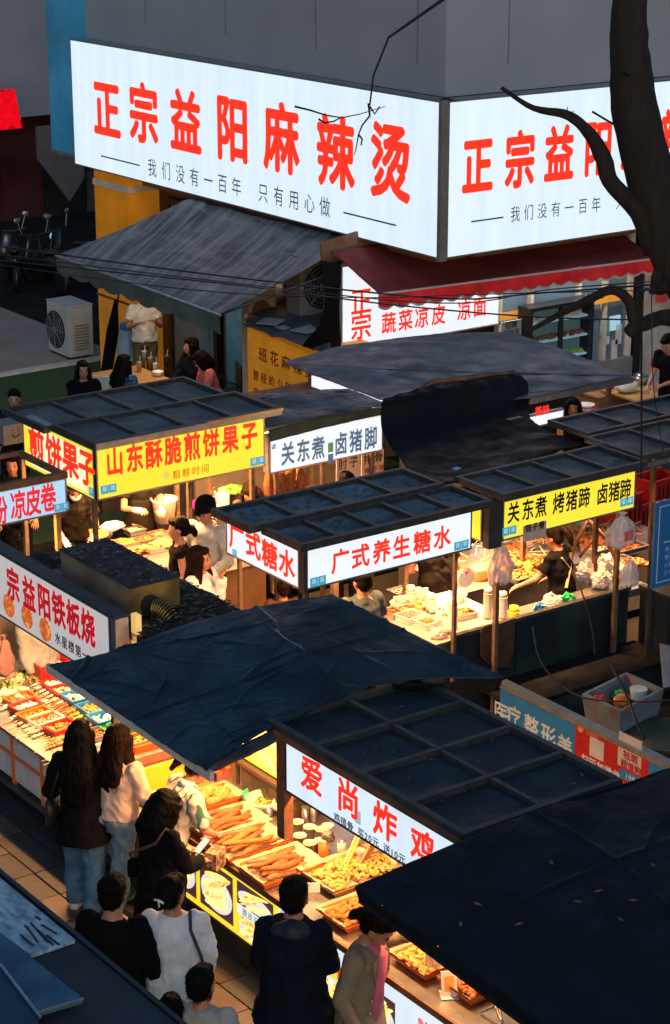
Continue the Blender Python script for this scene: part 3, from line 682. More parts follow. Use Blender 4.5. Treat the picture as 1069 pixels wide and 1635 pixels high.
# ================================================================ FAR ALLEY
al = thing('far_building', 'dark red fronted building across the alley with grey storey above', 'building')
YF = 42.
zf = at(60, 178, Y=YF).z
MB().box((6, YF, -.3), (36, YF + 5, zf)).build('wall', mat('dark_maroon_wall', (.05, .006, .008), rough=.7, var=.6, scale=.6), al)
MB().box((5.9, YF - .6, zf), (36.1, YF + 5, zf + 12)).build('upper_wall', m_clad, al)
for x0, x1, z0, z1, m in ((22.3, 23.3, -.2, 1.1, mat('black_shutter', (.008, .008, .012), rough=.5)), (23.35, 24.1, -.2, .9, mat('grey_brown_door', (.07, .065, .06), rough=.6)), (19, 21.2, -.2, 1.6, mat('maroon_shutter', (.05, .01, .01), rough=.5))):
    box('shutter', m, (x0, YF - .08, z0), (x1, YF - .01, z1), al)
q = at(96, 265, Y=YF - 1.0)
gb = tag(MB().add([Vector((q.x - .55, YF - 1.0, q.z + .9)), Vector((q.x + .5, YF - 1.0, q.z + .9)), Vector((q.x + .6, YF - 1.0, q.z - .3)), Vector((q.x + .2, YF - 1.0, q.z - .8)), Vector((q.x - .55, YF - 1.0, q.z + .2))] + [Vector((q.x - .55, YF - .95, q.z + .9)), Vector((q.x + .5, YF - .95, q.z + .9)), Vector((q.x + .6, YF - .95, q.z - .3)), Vector((q.x + .2, YF - .95, q.z - .8)), Vector((q.x - .55, YF - .95, q.z + .2))], [(4, 3, 2, 1, 0), (5, 6, 7, 8, 9)] + [(i, (i + 1) % 5, 5 + (i + 1) % 5, 5 + i) for i in range(5)]).build('hanging_banner', mat('grey_banner', (.12, .12, .13))), 'torn grey banner hanging beside the blue fascia in the dark alley', 'banner')
qa, qb = at(-30, 178, Y=YF - 2), at(36, 205, Y=YF - 2)
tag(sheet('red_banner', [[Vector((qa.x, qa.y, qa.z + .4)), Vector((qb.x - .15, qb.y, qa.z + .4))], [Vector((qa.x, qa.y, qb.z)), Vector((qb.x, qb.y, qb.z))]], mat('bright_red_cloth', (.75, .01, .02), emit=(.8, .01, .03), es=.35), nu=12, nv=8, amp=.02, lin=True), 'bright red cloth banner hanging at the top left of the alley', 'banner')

def scooter(label, loc, rz, grp):
    t = thing('motor_scooter', label, 'scooter', loc, rz, grp)
    bk = mat('scooter_paint', (.012, .014, .02), rough=.25, var=.3)
    for x in (-.62, .62):
        wh = MB().lathe((0, 0, 0), [(.13, -.045), (.23, -.05), (.26, -.02), (.26, .02), (.23, .05), (.13, .045)], 20); wh.v = [(x + a, c, b + .26) for a, b, c in wh.v]
        wo = wh.build('wheel', m_black, t, smooth=True)
    b = MB(); b.loft([(Vector((-.8, 0, .62)), (0, .08, 0), (0, 0, .05)), (Vector((-.55, 0, .6)), (0, .17, 0), (0, 0, .17)), (Vector((-.15, 0, .55)), (0, .17, 0), (0, 0, .17)), (Vector((.02, 0, .35)), (0, .15, 0), (0, 0, .08)), (Vector((.3, 0, .3)), (0, .15, 0), (0, 0, .06))])
    b.build('body', bk, t, smooth=True)
    MB().loft([(Vector((.3, 0, .28)), (0, .14, 0), (.03, 0, .02)), (Vector((.42, 0, .6)), (0, .19, 0), (.05, 0, .02)), (Vector((.38, 0, .95)), (0, .12, 0), (.05, 0, .02))]).build('front_shield', bk, t, smooth=True)
    MB().loft([(Vector((-.78, 0, .8)), (0, .1, 0), (0, 0, .03)), (Vector((-.45, 0, .78)), (0, .15, 0), (0, 0, .05)), (Vector((-.05, 0, .76)), (0, .11, 0), (0, 0, .03))]).build('saddle', m_black, t, smooth=True)
    MB().tube([(.3, -.33, 1.02), (.36, -.1, .98), (.36, .1, .98), (.3, .33, 1.02)], .016).tube([(.36, 0, .98), (.62, 0, .26)], .03).build('handlebar', m_black, t)
    for s in (-1, 1):
        mo = MB().tube([(.34, s * .25, 1.0), (.36, s * .33, 1.25)], .008).build('mirror_stalk', m_alu, t); MB().ball((.36, s * .34, 1.3), (.015, .07, .05)).build('mirror', m_alu, mo, smooth=True)
    MB().ball((.47, 0, .85), (.05, .08, .07)).build('headlight', m_stkw, t, smooth=True)
for px, py, rz, lb in ((20, 455, 1.2, 'black scooter with a bright round mirror at the left edge of the alley'), (72, 462, 1.6, 'black scooter parked between two others in the dark alley'), (118, 450, 2.0, 'black scooter nearest the blue fascia in the dark alley')):
    q = at(px, py, z=0); scooter(lb, q, rz, 'scooters parked in the dark alley')
# ================================================================ STALLS
m_warmwood = mat('warm_counter_edge', (.35, .17, .08), rough=.45, var=.2)
# ---- pancake stall
jb = thing('food_stall', 'yellow signed savoury pancake stall with two rows of black roof panels', 'stall')
JX, JY = 9.98, 17.97
b = sign_box(jb, 'y', JY, 10.0, 12.06, 1.95, 2.5, m_signy, name='sign_box')
for i, ch in enumerate('山东酥脆煎饼果子'):
    px = 169 + i * 30.6 + (i > 0) * 1.5; q = at(px, 763 - (px - 169) * .20, Y=JY); sign_text(b, 'y', JY, ch, m_red_e, q.x, q.z, .31, w=.215, bold=.034)
q = at(275, 766, Y=JY); sign_text(b, 'y', JY, '粗粮时间', m_orange_s, q.x, q.z, .10, w=.10, gap=.018, bold=.012)
MB().tube([(q.x - .07, JY - .003, q.z + .06), (q.x - .07, JY + .001, q.z + .06)], .045, 16).build('emblem', mat('pale_gold_print', (.7, .6, .2), emit=(.85, .62, .08), es=.8), b)
q = at(160, 790, Y=JY); sticker(b, 'y', JY, q.x, q.z, .09); q = at(399, 745, Y=JY); sticker(b, 'y', JY, q.x, q.z, .09)
b = sign_box(jb, 'x', JX, 17.99, 19.5, 1.95, 2.5, m_signy)
m_signyw = mat('backlit_cream_acrylic', (.8, .75, .5), rough=.35, emit=(1.0, .93, .55), es=.95, var=.08, scale=2)
box('sign_centre', m_signyw, (JX + .0005, 18.15, 2.0), (JX + .0018, 19.35, 2.45), b)
for ch, px, py in (('煎', 47, 735), ('饼', 74, 746), ('果', 100, 757), ('子', 126, 770)):
    q = at(px, py, X=JX); sign_text(b, 'x', JX, ch, m_red_e, q.y, q.z, .40, w=.36, bold=.036)
q = at(142, 790, X=JX); sticker(b, 'x', JX, q.y, q.z, .09, 1)
framed_roof(jb, 9.98, 12.26, 18.0, 18.82, 2.53, 4, m_panel, tilt=.0)
framed_roof(jb, 9.9, 12.2, 18.90, 19.8, 2.50, 4, m_panel, tilt=.0, sag=.04)
box('front_fascia', m_alu, (9.99, 17.93, 2.502), (12.26, 17.965, 2.56), jb); box('gold_trim', mat('gilt_trim', (.65, .42, .12), rough=.3, metal=.6), (11.3, 17.92, 2.55), (12.27, 17.935, 2.575), jb)
posts(jb, [(10.06, 18.14), (12.0, 18.14), (10.06, 19.7), (11.2, 18.14), (12.0, 19.7)], .0, 1.95)
posts(jb, [(10.06, 18.14)], 1.95, 2.0)
box('counter', m_warmwood, (10.0, 18.04, .1), (12.1, 19.5, .82), jb); box('counter_top', m_steel, (9.96, 18.0, .822), (12.14, 19.55, .85), jb)
lamp(jb, (10.2, 18.4, 2.36), (11.9, 18.4, 2.36), 44, spread=2.8); lamp(jb, (10.3, 19.3, 2.36), (11.9, 19.3, 2.36), 34, spread=2.4)
# ---- braised pork stall next to it
gl = thing('food_stall', 'white signed braised pork stall under a dark tarpaulin beside the pancake stall', 'stall')
GX0, GX1, GYf = 12.14, 13.68, 18.02
b = sign_box(gl, 'y', GYf, 12.15, 13.68, 1.83, 2.26, m_signw)
for ch, px in (('关', 448), ('东', 473), ('煮', 497), ('卤', 533), ('猪', 557), ('脚', 581)):
    q = at(px, 745 - (px - 448) * .19, Y=GYf); sign_text(b, 'y', GYf, ch, m_slate_e, q.x, q.z, .27, w=.185, bold=.024)
q = at(433, 742, Y=GYf); lettering('lettering', '卤', m_slate_e, (q.x, GYf, q.z + .17), XA, ZA, .06, parent=b); 
q = at(522, 723, Y=GYf); box('sticker', mat('green_sticker', (.1, .3, .12), emit=(.12, .35, .15), es=.4), (q.x + .01, GYf - .003, q.z), (q.x + .08, GYf - .001, q.z + .11), b); box('sticker', m_slate_e, (q.x + .01, GYf - .003, q.z - .13), (q.x + .08, GYf - .001, q.z - .02), b)
P = lambda x, y, z: at(x, y, z=z)
G_ = lambda x, y: at(x, y, Y=GYf - .03)
sheet('roof_tarp', [[Vector((12.1, 18.95, 2.40)), Vector((12.9, 18.95, 2.42)), Vector((13.7, 18.75, 2.38))], [Vector((12.1, 18.5, 2.40)), Vector((12.9, 18.5, 2.43)), Vector((13.7, 18.4, 2.39))], [Vector((12.1, 17.97, 2.36)), Vector((12.9, 17.96, 2.38)), Vector((13.72, 17.97, 2.36))]], m_darktarp, gl, amp=.014, creases=7, seed=5)
sheet('tarp_flap', [[Vector((12.1, 17.965, 2.355)), Vector((12.9, 17.955, 2.375)), Vector((13.72, 17.965, 2.355))], [Vector((12.12, 17.96, 2.22)), Vector((12.9, 17.95, 2.26)), Vector((13.72, 17.96, 2.28))]], mat('dark_green_canvas', (.02, .04, .03), rough=.7, var=.4), gl, nu=30, nv=6, amp=.008, lin=True)
posts(gl, [(12.3, 18.12), (13.6, 18.12), (12.95, 18.16), (12.3, 19.5), (13.6, 19.5)], 0, 2.2)
box('counter', m_steel, (12.7, 18.8, .1), (15.0, 19.7, .85), gl)
lamp(gl, (12.4, 18.6, 2.1), (13.5, 18.6, 2.1), 30)
box('back_board', mat('dim_grey_board', (.12, .1, .09)), (12.5, 20.1, .0), (15.2, 20.14, 2.1), gl)
for s, s2, px, py, w_, lb in (('肘子', '辣', 537, 738, .4, 'price card with pork knuckle writing hung under the white braised pork sign'), ('排骨', '辣/不辣', 577, 730, .38, 'price card with spare rib writing hung right under the white braised pork sign')):
    q = at(px, py, Y=GYf + .15); t = thing('price_card', lb, 'sign'); y = GYf + .15
    MB().box((q.x, y, q.z - .24), (q.x + w_ * .82, y + .01, q.z + .04)).build('card', mat('warm_card', (.6, .38, .25), rough=.6, emit=(.9, .45, .25), es=.15), t)
    lettering('lettering', s, m_black_v, (q.x + .02, y, q.z - .1), XA, ZA, .13, .13, .02, .012, t); lettering('lettering', s2, m_ironred, (q.x + .03, y, q.z - .21), XA, ZA, .08, .08, 0, .006, t)

# ---- long grey canopy stall behind, with a strip sign and a small bright sign
gc = thing('food_stall', 'stall under the wide flat grey tarpaulin in front of the corner shop', 'stall')
sheet('roof_tarp', [[P(545, 552, 2.42), P(680, 535, 2.45), P(815, 530, 2.42)], [P(500, 565, 2.45), P(720, 562, 2.52), P(900, 560, 2.48)], [P(449, 579, 2.4), P(560, 612, 2.44), P(1010, 602, 2.42)], [P(470, 590, 2.38), P(612, 640, 2.38), P(846, 644, 2.4)]][0:1] +
      [[P(497, 566, 2.44), P(700, 556, 2.5), P(912, 564, 2.45)], [P(449, 579, 2.4), P(650, 592, 2.46), P(1008, 601, 2.4)]], m_greytarp, gc, amp=.012, creases=6, seed=8)
sheet('roof_tarp', [[P(449, 579.5, 2.398), P(650, 592.5, 2.457), P(1008, 601.5, 2.398)], [P(606, 638, 2.38), P(720, 640, 2.42), P(846, 636, 2.38)]], m_greytarp, gc, amp=.01, creases=5, seed=9)
a, c = P(846, 642, 2.33), P(1010, 606, 2.36); MB().bar(a + Vector((0, 0, .01)), c, .03, .07).build('eave_bar', m_alu, gc)
b = MB().add([P(497, 600, 2.33), P(497, 617, 2.2), P(608, 656, 2.2), P(605, 638, 2.33)] + [p + Vector((.05, 0, 0)) for p in (P(497, 600, 2.33), P(497, 617, 2.2), P(608, 656, 2.2), P(605, 638, 2.33))], [(0, 1, 2, 3), (7, 6, 5, 4), (0, 3, 7, 4), (1, 5, 6, 2), (0, 4, 5, 1), (2, 6, 7, 3)]).build('strip_sign', m_signw, gc)
posts(gc, [(13.95, 17.5), (16.5, 17.4), (16.7, 19.5), (13.95, 19.8)], 0, 2.35)
lamp(gc, (14.3, 18.5, 2.28), (16.3, 18.5, 2.28), 7)
sg = thing('hanging_sign', 'small bright sign with red writing beneath the grey tarpaulin canopy', 'sign')
q = at(846, 690, Y=16.9); q2 = at(901, 655, Y=16.9)
b = sign_box(sg, 'y', 16.9, q.x - .3, q2.x, q.z + .04, q2.z + .02, m_signw, depth=.06)
r_ = at(853, 663, Y=16.9); sign_text(b, 'y', 16.9, '美味', m_red_e, r_.x, r_.z - .02, .12, .11, bold=.02)
box('post', m_woodl, (q2.x - .04, 16.92, .8), (q2.x + .01, 16.97, q.z + .04), sg)

# ---- orange menu stall by the pillar
og = thing('menu_kiosk', 'orange kiosk with red handwriting and a torn dark cover in front of the pillar', 'kiosk')
OX = 15.3
z0, z1 = at(395, 640, X=OX).z, at(395, 523, X=OX).z; ya, yb = at(395, 570, X=OX).y, at(512, 570, X=OX).y
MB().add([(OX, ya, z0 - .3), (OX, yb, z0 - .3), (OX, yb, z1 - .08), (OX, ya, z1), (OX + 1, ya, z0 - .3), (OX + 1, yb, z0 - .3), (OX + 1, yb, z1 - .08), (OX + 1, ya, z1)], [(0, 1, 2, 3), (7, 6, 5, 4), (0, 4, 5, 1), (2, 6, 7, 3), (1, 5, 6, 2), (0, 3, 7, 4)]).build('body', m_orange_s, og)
for s, px, py, h_, w_, g_ in (('班花麻辣烫', 413, 576, .21, .21, .06), ('曾经的少年想吃', 404, 606, .15, .145, .045), ('去', 404, 633, .15, .15, 0)):
    q = at(px, py, X=OX); lettering('lettering', s, m_ironred, (OX, q.y, q.z), -YA, ZA, h_, w_, g_, .014, og)
sheet('cover', [[P(395, 500, 2.05) + Vector((.2, .3, .05)), P(510, 490, 2.1) + Vector((.3, .2, .1))], [Vector((OX - .05, ya + .05, z1 + .03)), Vector((OX - .06, yb - .3, z1 + .02))]], m_darktarp, og, nu=20, nv=12, amp=.03, lin=True, creases=5)
cp = thing('black_cloth', 'black cloth bundle hanging beside the white cold noodle sign', 'cloth')
sheet('cloth', [[at(512, 418, Y=21.5), at(545, 425, Y=21.5)], [at(516, 500, Y=21.5), at(542, 500, Y=21.6)], [at(482, 556, Y=21.6), at(545, 570, Y=21.7)]], m_blackcloth, cp, nu=14, nv=24, amp=.04, freq=3)
for i, (px, py, w_) in enumerate(((450, 522, .45), (480, 530, .6), (425, 520, .35))):
    q = at(px, py, z=z1 + .1); tag(MB().box((q.x, q.y, z1 + .06 + i * .02), (q.x + w_, q.y + .3, z1 + .07 + i * .02), rz=.3 * i).build('cardboard', mat('faded_white_board', (.3, .33, .36))), ['pale board lying in the middle of the kiosk cover', 'larger pale board lying at the right end of the kiosk cover', 'pale board lying at the left end of the kiosk cover'][i], 'board')

# ---- sweet soup stall
gs = thing('food_stall', 'white signed sweet soup stall with grimy black roof trays in the centre', 'stall')
SX, SY = 10.19, 14.6
b = sign_box(gs, 'y', SY, 10.23, 12.15, 1.95, 2.36, m_signw)
for ch, px in (('广', 528), ('式', 560), ('养', 594), ('生', 626), ('糖', 659), ('水', 691)):
    q = at(px, 918 - (px - 528) * .235, Y=SY); sign_text(b, 'y', SY, ch, m_red_e, q.x, q.z, .235, w=.215, bold=.03)
q = at(494, 938, Y=SY); sticker(b, 'y', SY, q.x, q.z, .085); q = at(724, 880, Y=SY); sticker(b, 'y', SY, q.x, q.z, .085)
b = sign_box(gs, 'x', SX, 14.66, 15.86, 1.95, 2.36, m_signw)
for ch, px, py in (('广', 366, 873), ('式', 392, 886), ('糖', 418, 902), ('水', 445, 916)):
    q = at(px, py, X=SX); sign_text(b, 'x', SX, ch, m_red_e, q.y, q.z, .275, w=.265, bold=.03)
q = at(371, 887, X=SX); sticker(b, 'x', SX, q.y, q.z, .07, 1)
box('corner_cheek', m_frame, (SX + .0, 14.58, 1.93), (SX + .038, 14.655, 2.38), gs)
framed_roof(gs, 10.07, 12.28, 14.48, 15.06, 2.42, 5, m_panelg, bw=.05, sag=.03)
framed_roof(gs, 9.95, 12.2, 15.12, 15.72, 2.44, 4, m_panelg, bw=.05, sag=.03)
posts(gs, [(10.3, 14.72), (12.05, 14.72), (10.3, 15.8)], 0, 2.34, w=.035)
posts(gs, [(11.3, 15.65)], 1.2, 2.38, w=.06)
box('counter', m_steel, (11.75, 15.02, .1), (13.1, 16.05, .85), gs); box('counter_cloth', mat('pale_counter_cloth', (.42, .34, .30), rough=.6), (11.72, 15.0, .851), (13.12, 16.1, .865), gs)  # cloth is a plain pale colour without emission
lamp(gs, (10.5, 15.3, 2.3), (12.1, 15.3, 2.3), 32, spread=2.8)
# ---- yellow grilled pork stall
gy = thing('food_stall', 'yellow signed grilled pork trotter stall with four dark roof panels', 'stall')
TX, TY = 12.52, 14.6
b = sign_box(gy, 'y', TY, 12.53, 14.27, 1.95, 2.36, m_signy)
for ch, px in (('关', 809), ('东', 832), ('煮', 853), ('烤', 881), ('猪', 902), ('蹄', 922), ('卤', 951), ('猪', 970), ('蹄', 988)):
    q = at(px, 838 - (px - 809) * .213, Y=TY); sign_text(b, 'y', TY, ch, m_black_v, q.x, q.z, .225, w=.16, bold=.02)
q = at(801, 857, Y=TY); sticker(b, 'y', TY, q.x, q.z, .085); q = at(989, 810, Y=TY); sticker(b, 'y', TY, q.x, q.z, .085)
b = sign_box(gy, 'x', TX - .17, 14.7, 15.2, 1.95, 2.36, m_signy)
box('food_print', print_mat('print_of_food', [(.6, .2, .05), (.8, .45, .15), (.9, .7, .3), (.5, .1, .03)], 14, es=.4), (TX - .171, 14.86, 2.02), (TX - .1695, 15.12, 2.3), b)
tt = thing('paper_sign', 'brown paper sign with tube bone writing hung under the yellow grilled pork sign', 'sign')
q = at(835, 866, Y=TY - .03); q2 = at(872, 836, Y=TY - .03)
MB().box((q.x, TY - .03, q.z), (q2.x, TY - .022, q2.z + .03)).build('card', mat('brown_card', (.5, .4, .32)), tt); lettering('lettering', '筒子骨', m_black_v, (q.x + .015, TY - .03, q.z + .09), XA, ZA, .09, .085, .0, .014, tt)
framed_roof(gy, 12.42, 14.3, 14.5, 15.18, 2.44, 4, m_panel, sag=.03)
box('grey_upright', m_frame, (TX - .16, 14.6, 1.9), (TX + .0, 14.69, 2.38), gy)
posts(gy, [(12.6, 14.75), (14.2, 14.75)], 0, 2.38, w=.045); posts(gy, [(12.6, 16.2), (14.2, 16.2)], 0, 2.1, w=.045)
lamp(gy, (12.7, 15.3, 2.3), (14.1, 15.3, 2.3), 9, tube=m_tubew, spread=1.0); lamp(gy, (12.8, 16.3, 2.05), (14.2, 16.3, 2.05), 44, tube=m_tubew, spread=1.75)
box('counter', m_steel, (13.25, 16.0, .1), (16.3, 17.15, .84), gy)
box('back_shelf', m_steel, (13.13, 14.97, .80), (14.9, 15.28, .88), gy)
A_ = [(13.45, 15.55), (14.0, 15.6)]
mb = MB(); q0, q1, q2 = at(938, 830, Y=15.5), at(998, 925, Y=15.3), at(905, 915, Y=15.6); mb.tube([q0, q0.lerp(q1, .4) + Vector((.04, 0, .05)), q1], .025); mb.tube([q0, q0.lerp(q2, .5) + Vector((-.03, 0, .04)), q2], .022)
mb.tube([at(958, 845, Y=15.5), at(925, 890, Y=15.55)], .018)
af = tag(mb.build('curved_stand', m_rust, smooth=True), 'curved brown metal stand leaning under the yellow grilled pork sign', 'stand')
# ---- dark panels behind the yellow stall
pn = thing('barrier', 'row of dark greenish metal panels behind the yellow grilled pork stall', 'barrier')
m_dpan = mat('dark_green_panel', (.010, .018, .024), rough=.45, spec=.25, scale=1.6, col2=(.022, .042, .042), bump=.1, thresh=(.45, .7))
for (a, b2) in ((12.18, 12.98), (12.995, 14.52)): box('panel', m_dpan, (a, 14.885, .02), (b2, 14.93, .93), pn)
MB().bar((12.18, 14.90, .95), (14.54, 14.90, .95), .06, .035).build('top_rail', m_frame, pn)
pn2 = thing('barrier', 'dark blue metal barrier running from the panel corner toward the blue poster', 'barrier')
for (a, b2) in ((14.86, 14.2), (14.19, 13.3)): box('panel', mat('dark_blue_panel', (.012, .02, .03), rough=.4, var=.4, scale=2), (14.66, b2, .02), (14.7, a, .93), pn2)
MB().bar((14.68, 14.88, .95), (14.68, 13.3, .95), .06, .035).build('top_rail', m_frame, pn2)
sheet('brown_rag', [[Vector((12.5, 14.86, .975)), Vector((12.95, 14.86, .975))], [Vector((12.5, 14.85, .7)), Vector((12.93, 14.84, .7))], [Vector((12.62, 14.85, .55)), Vector((12.9, 14.84, .45))]], mat('brown_rag', (.05, .025, .012), rough=.9, var=.5), None, nu=14, nv=14, amp=.02)
tag(bpy.data.objects['brown_rag'], 'torn brown rag hanging over the dark panel rail', 'rag')

lp = thing('low_platform', 'low dark platform standing against the dark greenish metal panels', 'platform')
box('deck', mat('sooty_deck', (.012, .014, .018), rough=.8, spec=.02, var=.4), (12.5, 14.25, .32), (14.6, 14.86, .36), lp); box('front_board', m_dpan, (12.5, 14.26, .01), (14.6, 14.3, .318), lp)
# ---- right hand roofs
rr_ = thing('food_stall', 'stall at the right edge with a long double row of framed roof trays', 'stall')
framed_roof(rr_, 14.33, 17.2, 14.62, 15.42, 2.46, 5, m_panel, sag=.03, hh=.06)
framed_roof(rr_, 14.42, 17.4, 15.52, 16.1, 2.47, 5, m_panel, sag=.03, hh=.06)
posts(rr_, [(14.5, 15.4), (15.9, 14.7), (15.9, 16.0)], 0, 2.42)
MB().bar((14.35, 14.6, 2.38), (17.2, 14.6, 2.38), .03, .05).build('eave_bar', m_alu, rr_)
lamp(rr_, (14.6, 15.45, 2.33), (16.3, 15.45, 2.33), 16, spread=1.3)
# black plastic drape over the middle stall
bd = thing('plastic_cover', 'glossy black plastic sheet draped high over the middle stall', 'tarpaulin')
sheet('sheet_top', [[at(612, 638, Y=17.5), at(700, 614, Y=17.5), at(820, 597, Y=17.5)], [P(608, 650, 2.55), P(720, 628, 2.58), P(842, 612, 2.5)],
                [P(611, 694, 2.32), P(722, 682, 2.3), P(843, 648, 2.3)], [P(640, 736, 2.26), P(750, 722, 2.24), P(856, 678, 2.33)], [P(655, 762, 2.38), P(722, 772, 2.42), P(932, 712, 2.42)]], m_blackcloth, bd, amp=.022, creases=9, seed=13, nu=50, nv=50)
sheet('brown_lining', [[at(690, 606, Y=17.55), at(820, 592, Y=17.55)], [at(655, 628, Y=17.52), at(835, 602, Y=17.5)]], m_rust, bd, nu=14, nv=6, amp=.01, lin=True)
posts(bd, [(13.4, 17.3), (15.0, 17.3)], 0, 2.2)
q = P(726, 753, 2.45); tag(MB().box((q.x, q.y, q.z + .01), (q.x + .09, q.y + .06, q.z + .02), rz=.4).build('blue_scrap', m_bluep), 'little blue scrap lying on the black plastic cover', 'litter')

# ---- rice noodle roll stall at left edge
cf = thing('food_stall', 'pale blue signed cold noodle roll stall cut by the left edge', 'stall')
CYf = at(104, 790, X=9.05).y
q0, q1 = at(-60, 850, Y=CYf), at(108, 820, Y=CYf); zt = at(106, 762, Y=CYf).z; zb = at(106, 818, Y=CYf).z
b = sign_box(cf, 'y', CYf, q0.x, q1.x, zb, zt, m_signb)
for ch, px, py, w_ in (('粉', -13, 842, .2), ('凉', 17, 832, .2), ('皮', 41, 826, .2), ('卷', 65, 820, .2)):
    q = at(px, py, Y=CYf); sign_text(b, 'y', CYf, ch, m_red_d, q.x, q.z, .29, w=.17, bold=.03)
q = at(86, 818, Y=CYf); sticker(b, 'y', CYf, q.x, q.z, .075)
mb = MB(); x1 = q1.x
mb.bar((q0.x, CYf, zt + .03), (x1, CYf, zt + .03), .06, .06).bar((x1 - .03, CYf + .03, zt + .03), (x1 - .03, CYf + .85, zt + .03), .05, .05).bar((q0.x, CYf + .85, zt + .04), (x1, CYf + .85, zt + .04), .04)
mb.build('roof_frame', m_rust, cf)
posts(cf, [(x1 - .05, CYf + .12), (x1 - .75, CYf + .12), (x1 - .42, CYf + .8)], 0, zb + .02, w=.05, m=m_woodl)
box('side_cabinet', mat('grey_cabinet', (.2, .2, .2), rough=.4, metal=.2), (x1 - .75, CYf + .3, 0), (x1 - .12, CYf + .8, 1.55), cf)
box('counter', m_steel, (q0.x, CYf + .0, .3), (x1, CYf + .25, .8), cf)
lamp(cf, (q0.x + .3, CYf + .3, zb + .1), (x1 - .2, CYf + .3, zb + .1), 9)

# ---- iron plate barbecue stall with leafy roof and black duct box
ty = thing('food_stall', 'iron plate barbecue stall with a leaf littered roof and long printed sign', 'stall')
b = sign_box(ty, 'x', 7.7, 13.72, 16.4, 1.95, 2.55, mat('dim_white_sign', (.5, .48, .46), rough=.45, var=.08, emit=(.95, .88, .88), es=.42), depth=.1)
for ch, px, py in (('正', -28, 921), ('宗', 12, 944), ('益', 37, 959), ('阳', 61, 972), ('铁', 84, 985), ('板', 107, 999), ('烧', 130, 1013)):
    q = at(px, py + 10, X=7.7); sign_text(b, 'x', 7.7, ch, mat('dark_red_print', (.45, .01, .02), rough=.5, emit=(.7, .01, .02), es=.5), q.y, q.z, .31, w=.24, bold=.034)
for px, py in ((14, 967), (43, 985), (72, 1006), (-22, 944)):
    q = at(px, py, X=7.7); MB().tube([(7.699, q.y, q.z), (7.7, q.y, q.z)], .105, 24).build('food_print', print_mat('print_of_grilled_food', [(.3, .04, .01), (.75, .12, .02), (.6, .1, .02), (.85, .45, .12)], 26, es=.7), b)
q = at(88, 1026, X=7.7); sign_text(b, 'x', 7.7, '水星楼第一', m_black_v, q.y, q.z, .11, w=.105, gap=.01, bold=.01)
mb = MB(); mb.box((7.70, 13.62, 1.95), (7.82, 13.70, 2.55)); mb.build('sign_end_cap', m_alu, ty)
box('sign_end_light', mat('warm_lit_end', (.8, .55, .2), emit=(1, .6, .18), es=.7), (7.9, 13.64, 1.95), (7.95, 13.72, 2.53), ty)
box('top_rail', m_frame, (7.69, 13.62, 2.553), (7.83, 16.4, 2.57), ty)
N = 30; V = []; F = []
for j in range(N + 1):
    for i in range(N + 1): x, y = 7.9 + .95 * i / N, 13.45 + 2.3 * j / N; V.append((x, y, 2.4 + .025 * noise.noise(Vector((x * 4, y * 4, 0)))))
for j in range(N):
    for i in range(N): k = j * (N + 1) + i; F.append((k, k + 1, k + N + 2, k + N + 1))
mb = MB(); mb.add(V, F); roofo = mb.build('roof', mat('mossy_black_roof', (.012, .013, .012), rough=.8, var=.5, scale=10, bump=.5), ty, smooth=True)
box('roof_board', m_black, (7.9, 13.45, 2.3), (8.85, 15.75, 2.37), ty)
posts(ty, [(7.85, 13.75), (8.8, 13.6), (8.8, 15.7)], 0, 2.3)
lamp(ty, (8.3, 14.2, 2.24), (8.3, 16.0, 2.24), 32, spread=3.0)
def leaves(name, m, area, n, parent, z, sz=.035, seed=1, zf=None):
    r = random.Random(seed); mb = MB()
    for i in range(n):
        x, y = r.uniform(area[0], area[1]), r.uniform(area[2], area[3]); a = r.random() * 6.3; s = sz * r.uniform(.6, 1.3); zz = (zf(x, y) if zf else z) + r.uniform(.002, .022)
        u = Vector((math.cos(a), math.sin(a), r.uniform(-.3, .3))) * s; v = Vector((-math.sin(a), math.cos(a), r.uniform(-.3, .3))) * s * .45
        c = Vector((x, y, zz)); mb.add([c - u, c - v * .9 - u * .2, c + u, c + v * .9 - u * .1, c + Vector((0, 0, s * .25))], [(0, 1, 4), (1, 2, 4), (2, 3, 4), (3, 0, 4)])
    return mb.build(name, m, parent)
for k, (m, n) in enumerate(((m_leaf, 330), (mat('grey_dead_leaf', (.10, .095, .09), rough=.6, var=.4), 160), (mat('dark_leaf', (.025, .02, .012), rough=.7), 500))):
    tag(leaves('fallen_leaves', m, (7.92, 8.83, 13.5, 15.7), n, roofo, 2.415, seed=k), kind='stuff')
# duct box
dx = thing('duct_box', 'long black leaf-topped duct box with a round outlet on the leafy roof', 'duct')
c0 = at(209, 984, z=2.43); e = at(296, 970, z=2.43); bk = at(108, 918, z=2.43)
x0, x1, y0, y1 = c0.x, e.x, c0.y, bk.y
z1 = at(209.5, 941.7, X=x0).z
m_duct = mat('sooty_duct_metal', (.12, .10, .08), rough=.4, metal=.2, scale=3, col2=(.26, .22, .16), bump=.1)
mb = MB().box((x0, y0 + .012, 2.43), (x1, y1, z1)); mb.build('duct_body', m_duct, dx)
box('end_plate', mat('amber_sooty_metal', (.45, .27, .06), rough=.5, metal=.2, scale=4, col2=(.12, .07, .025)), (x0 - .002, y0, 2.43), (x1 + .002, y0 + .01, z1 + .003), dx)
box('top_plate', mat('sooty_top', (.03, .03, .032), rough=.6, var=.5, scale=6, bump=.3), (x0 - .01, y0 - .01, z1 + .004), (x1 + .01, y1 + .01, z1 + .012), dx)
for k, (m, n) in enumerate(((m_leaf, 45), (MATS['grey_dead_leaf'], 60), (MATS['dark_leaf'], 120))):
    tag(leaves('fallen_leaves', m, (x0, x1, y0, y1), n, dx, z1 + .012, .03, seed=20 + k), kind='stuff')
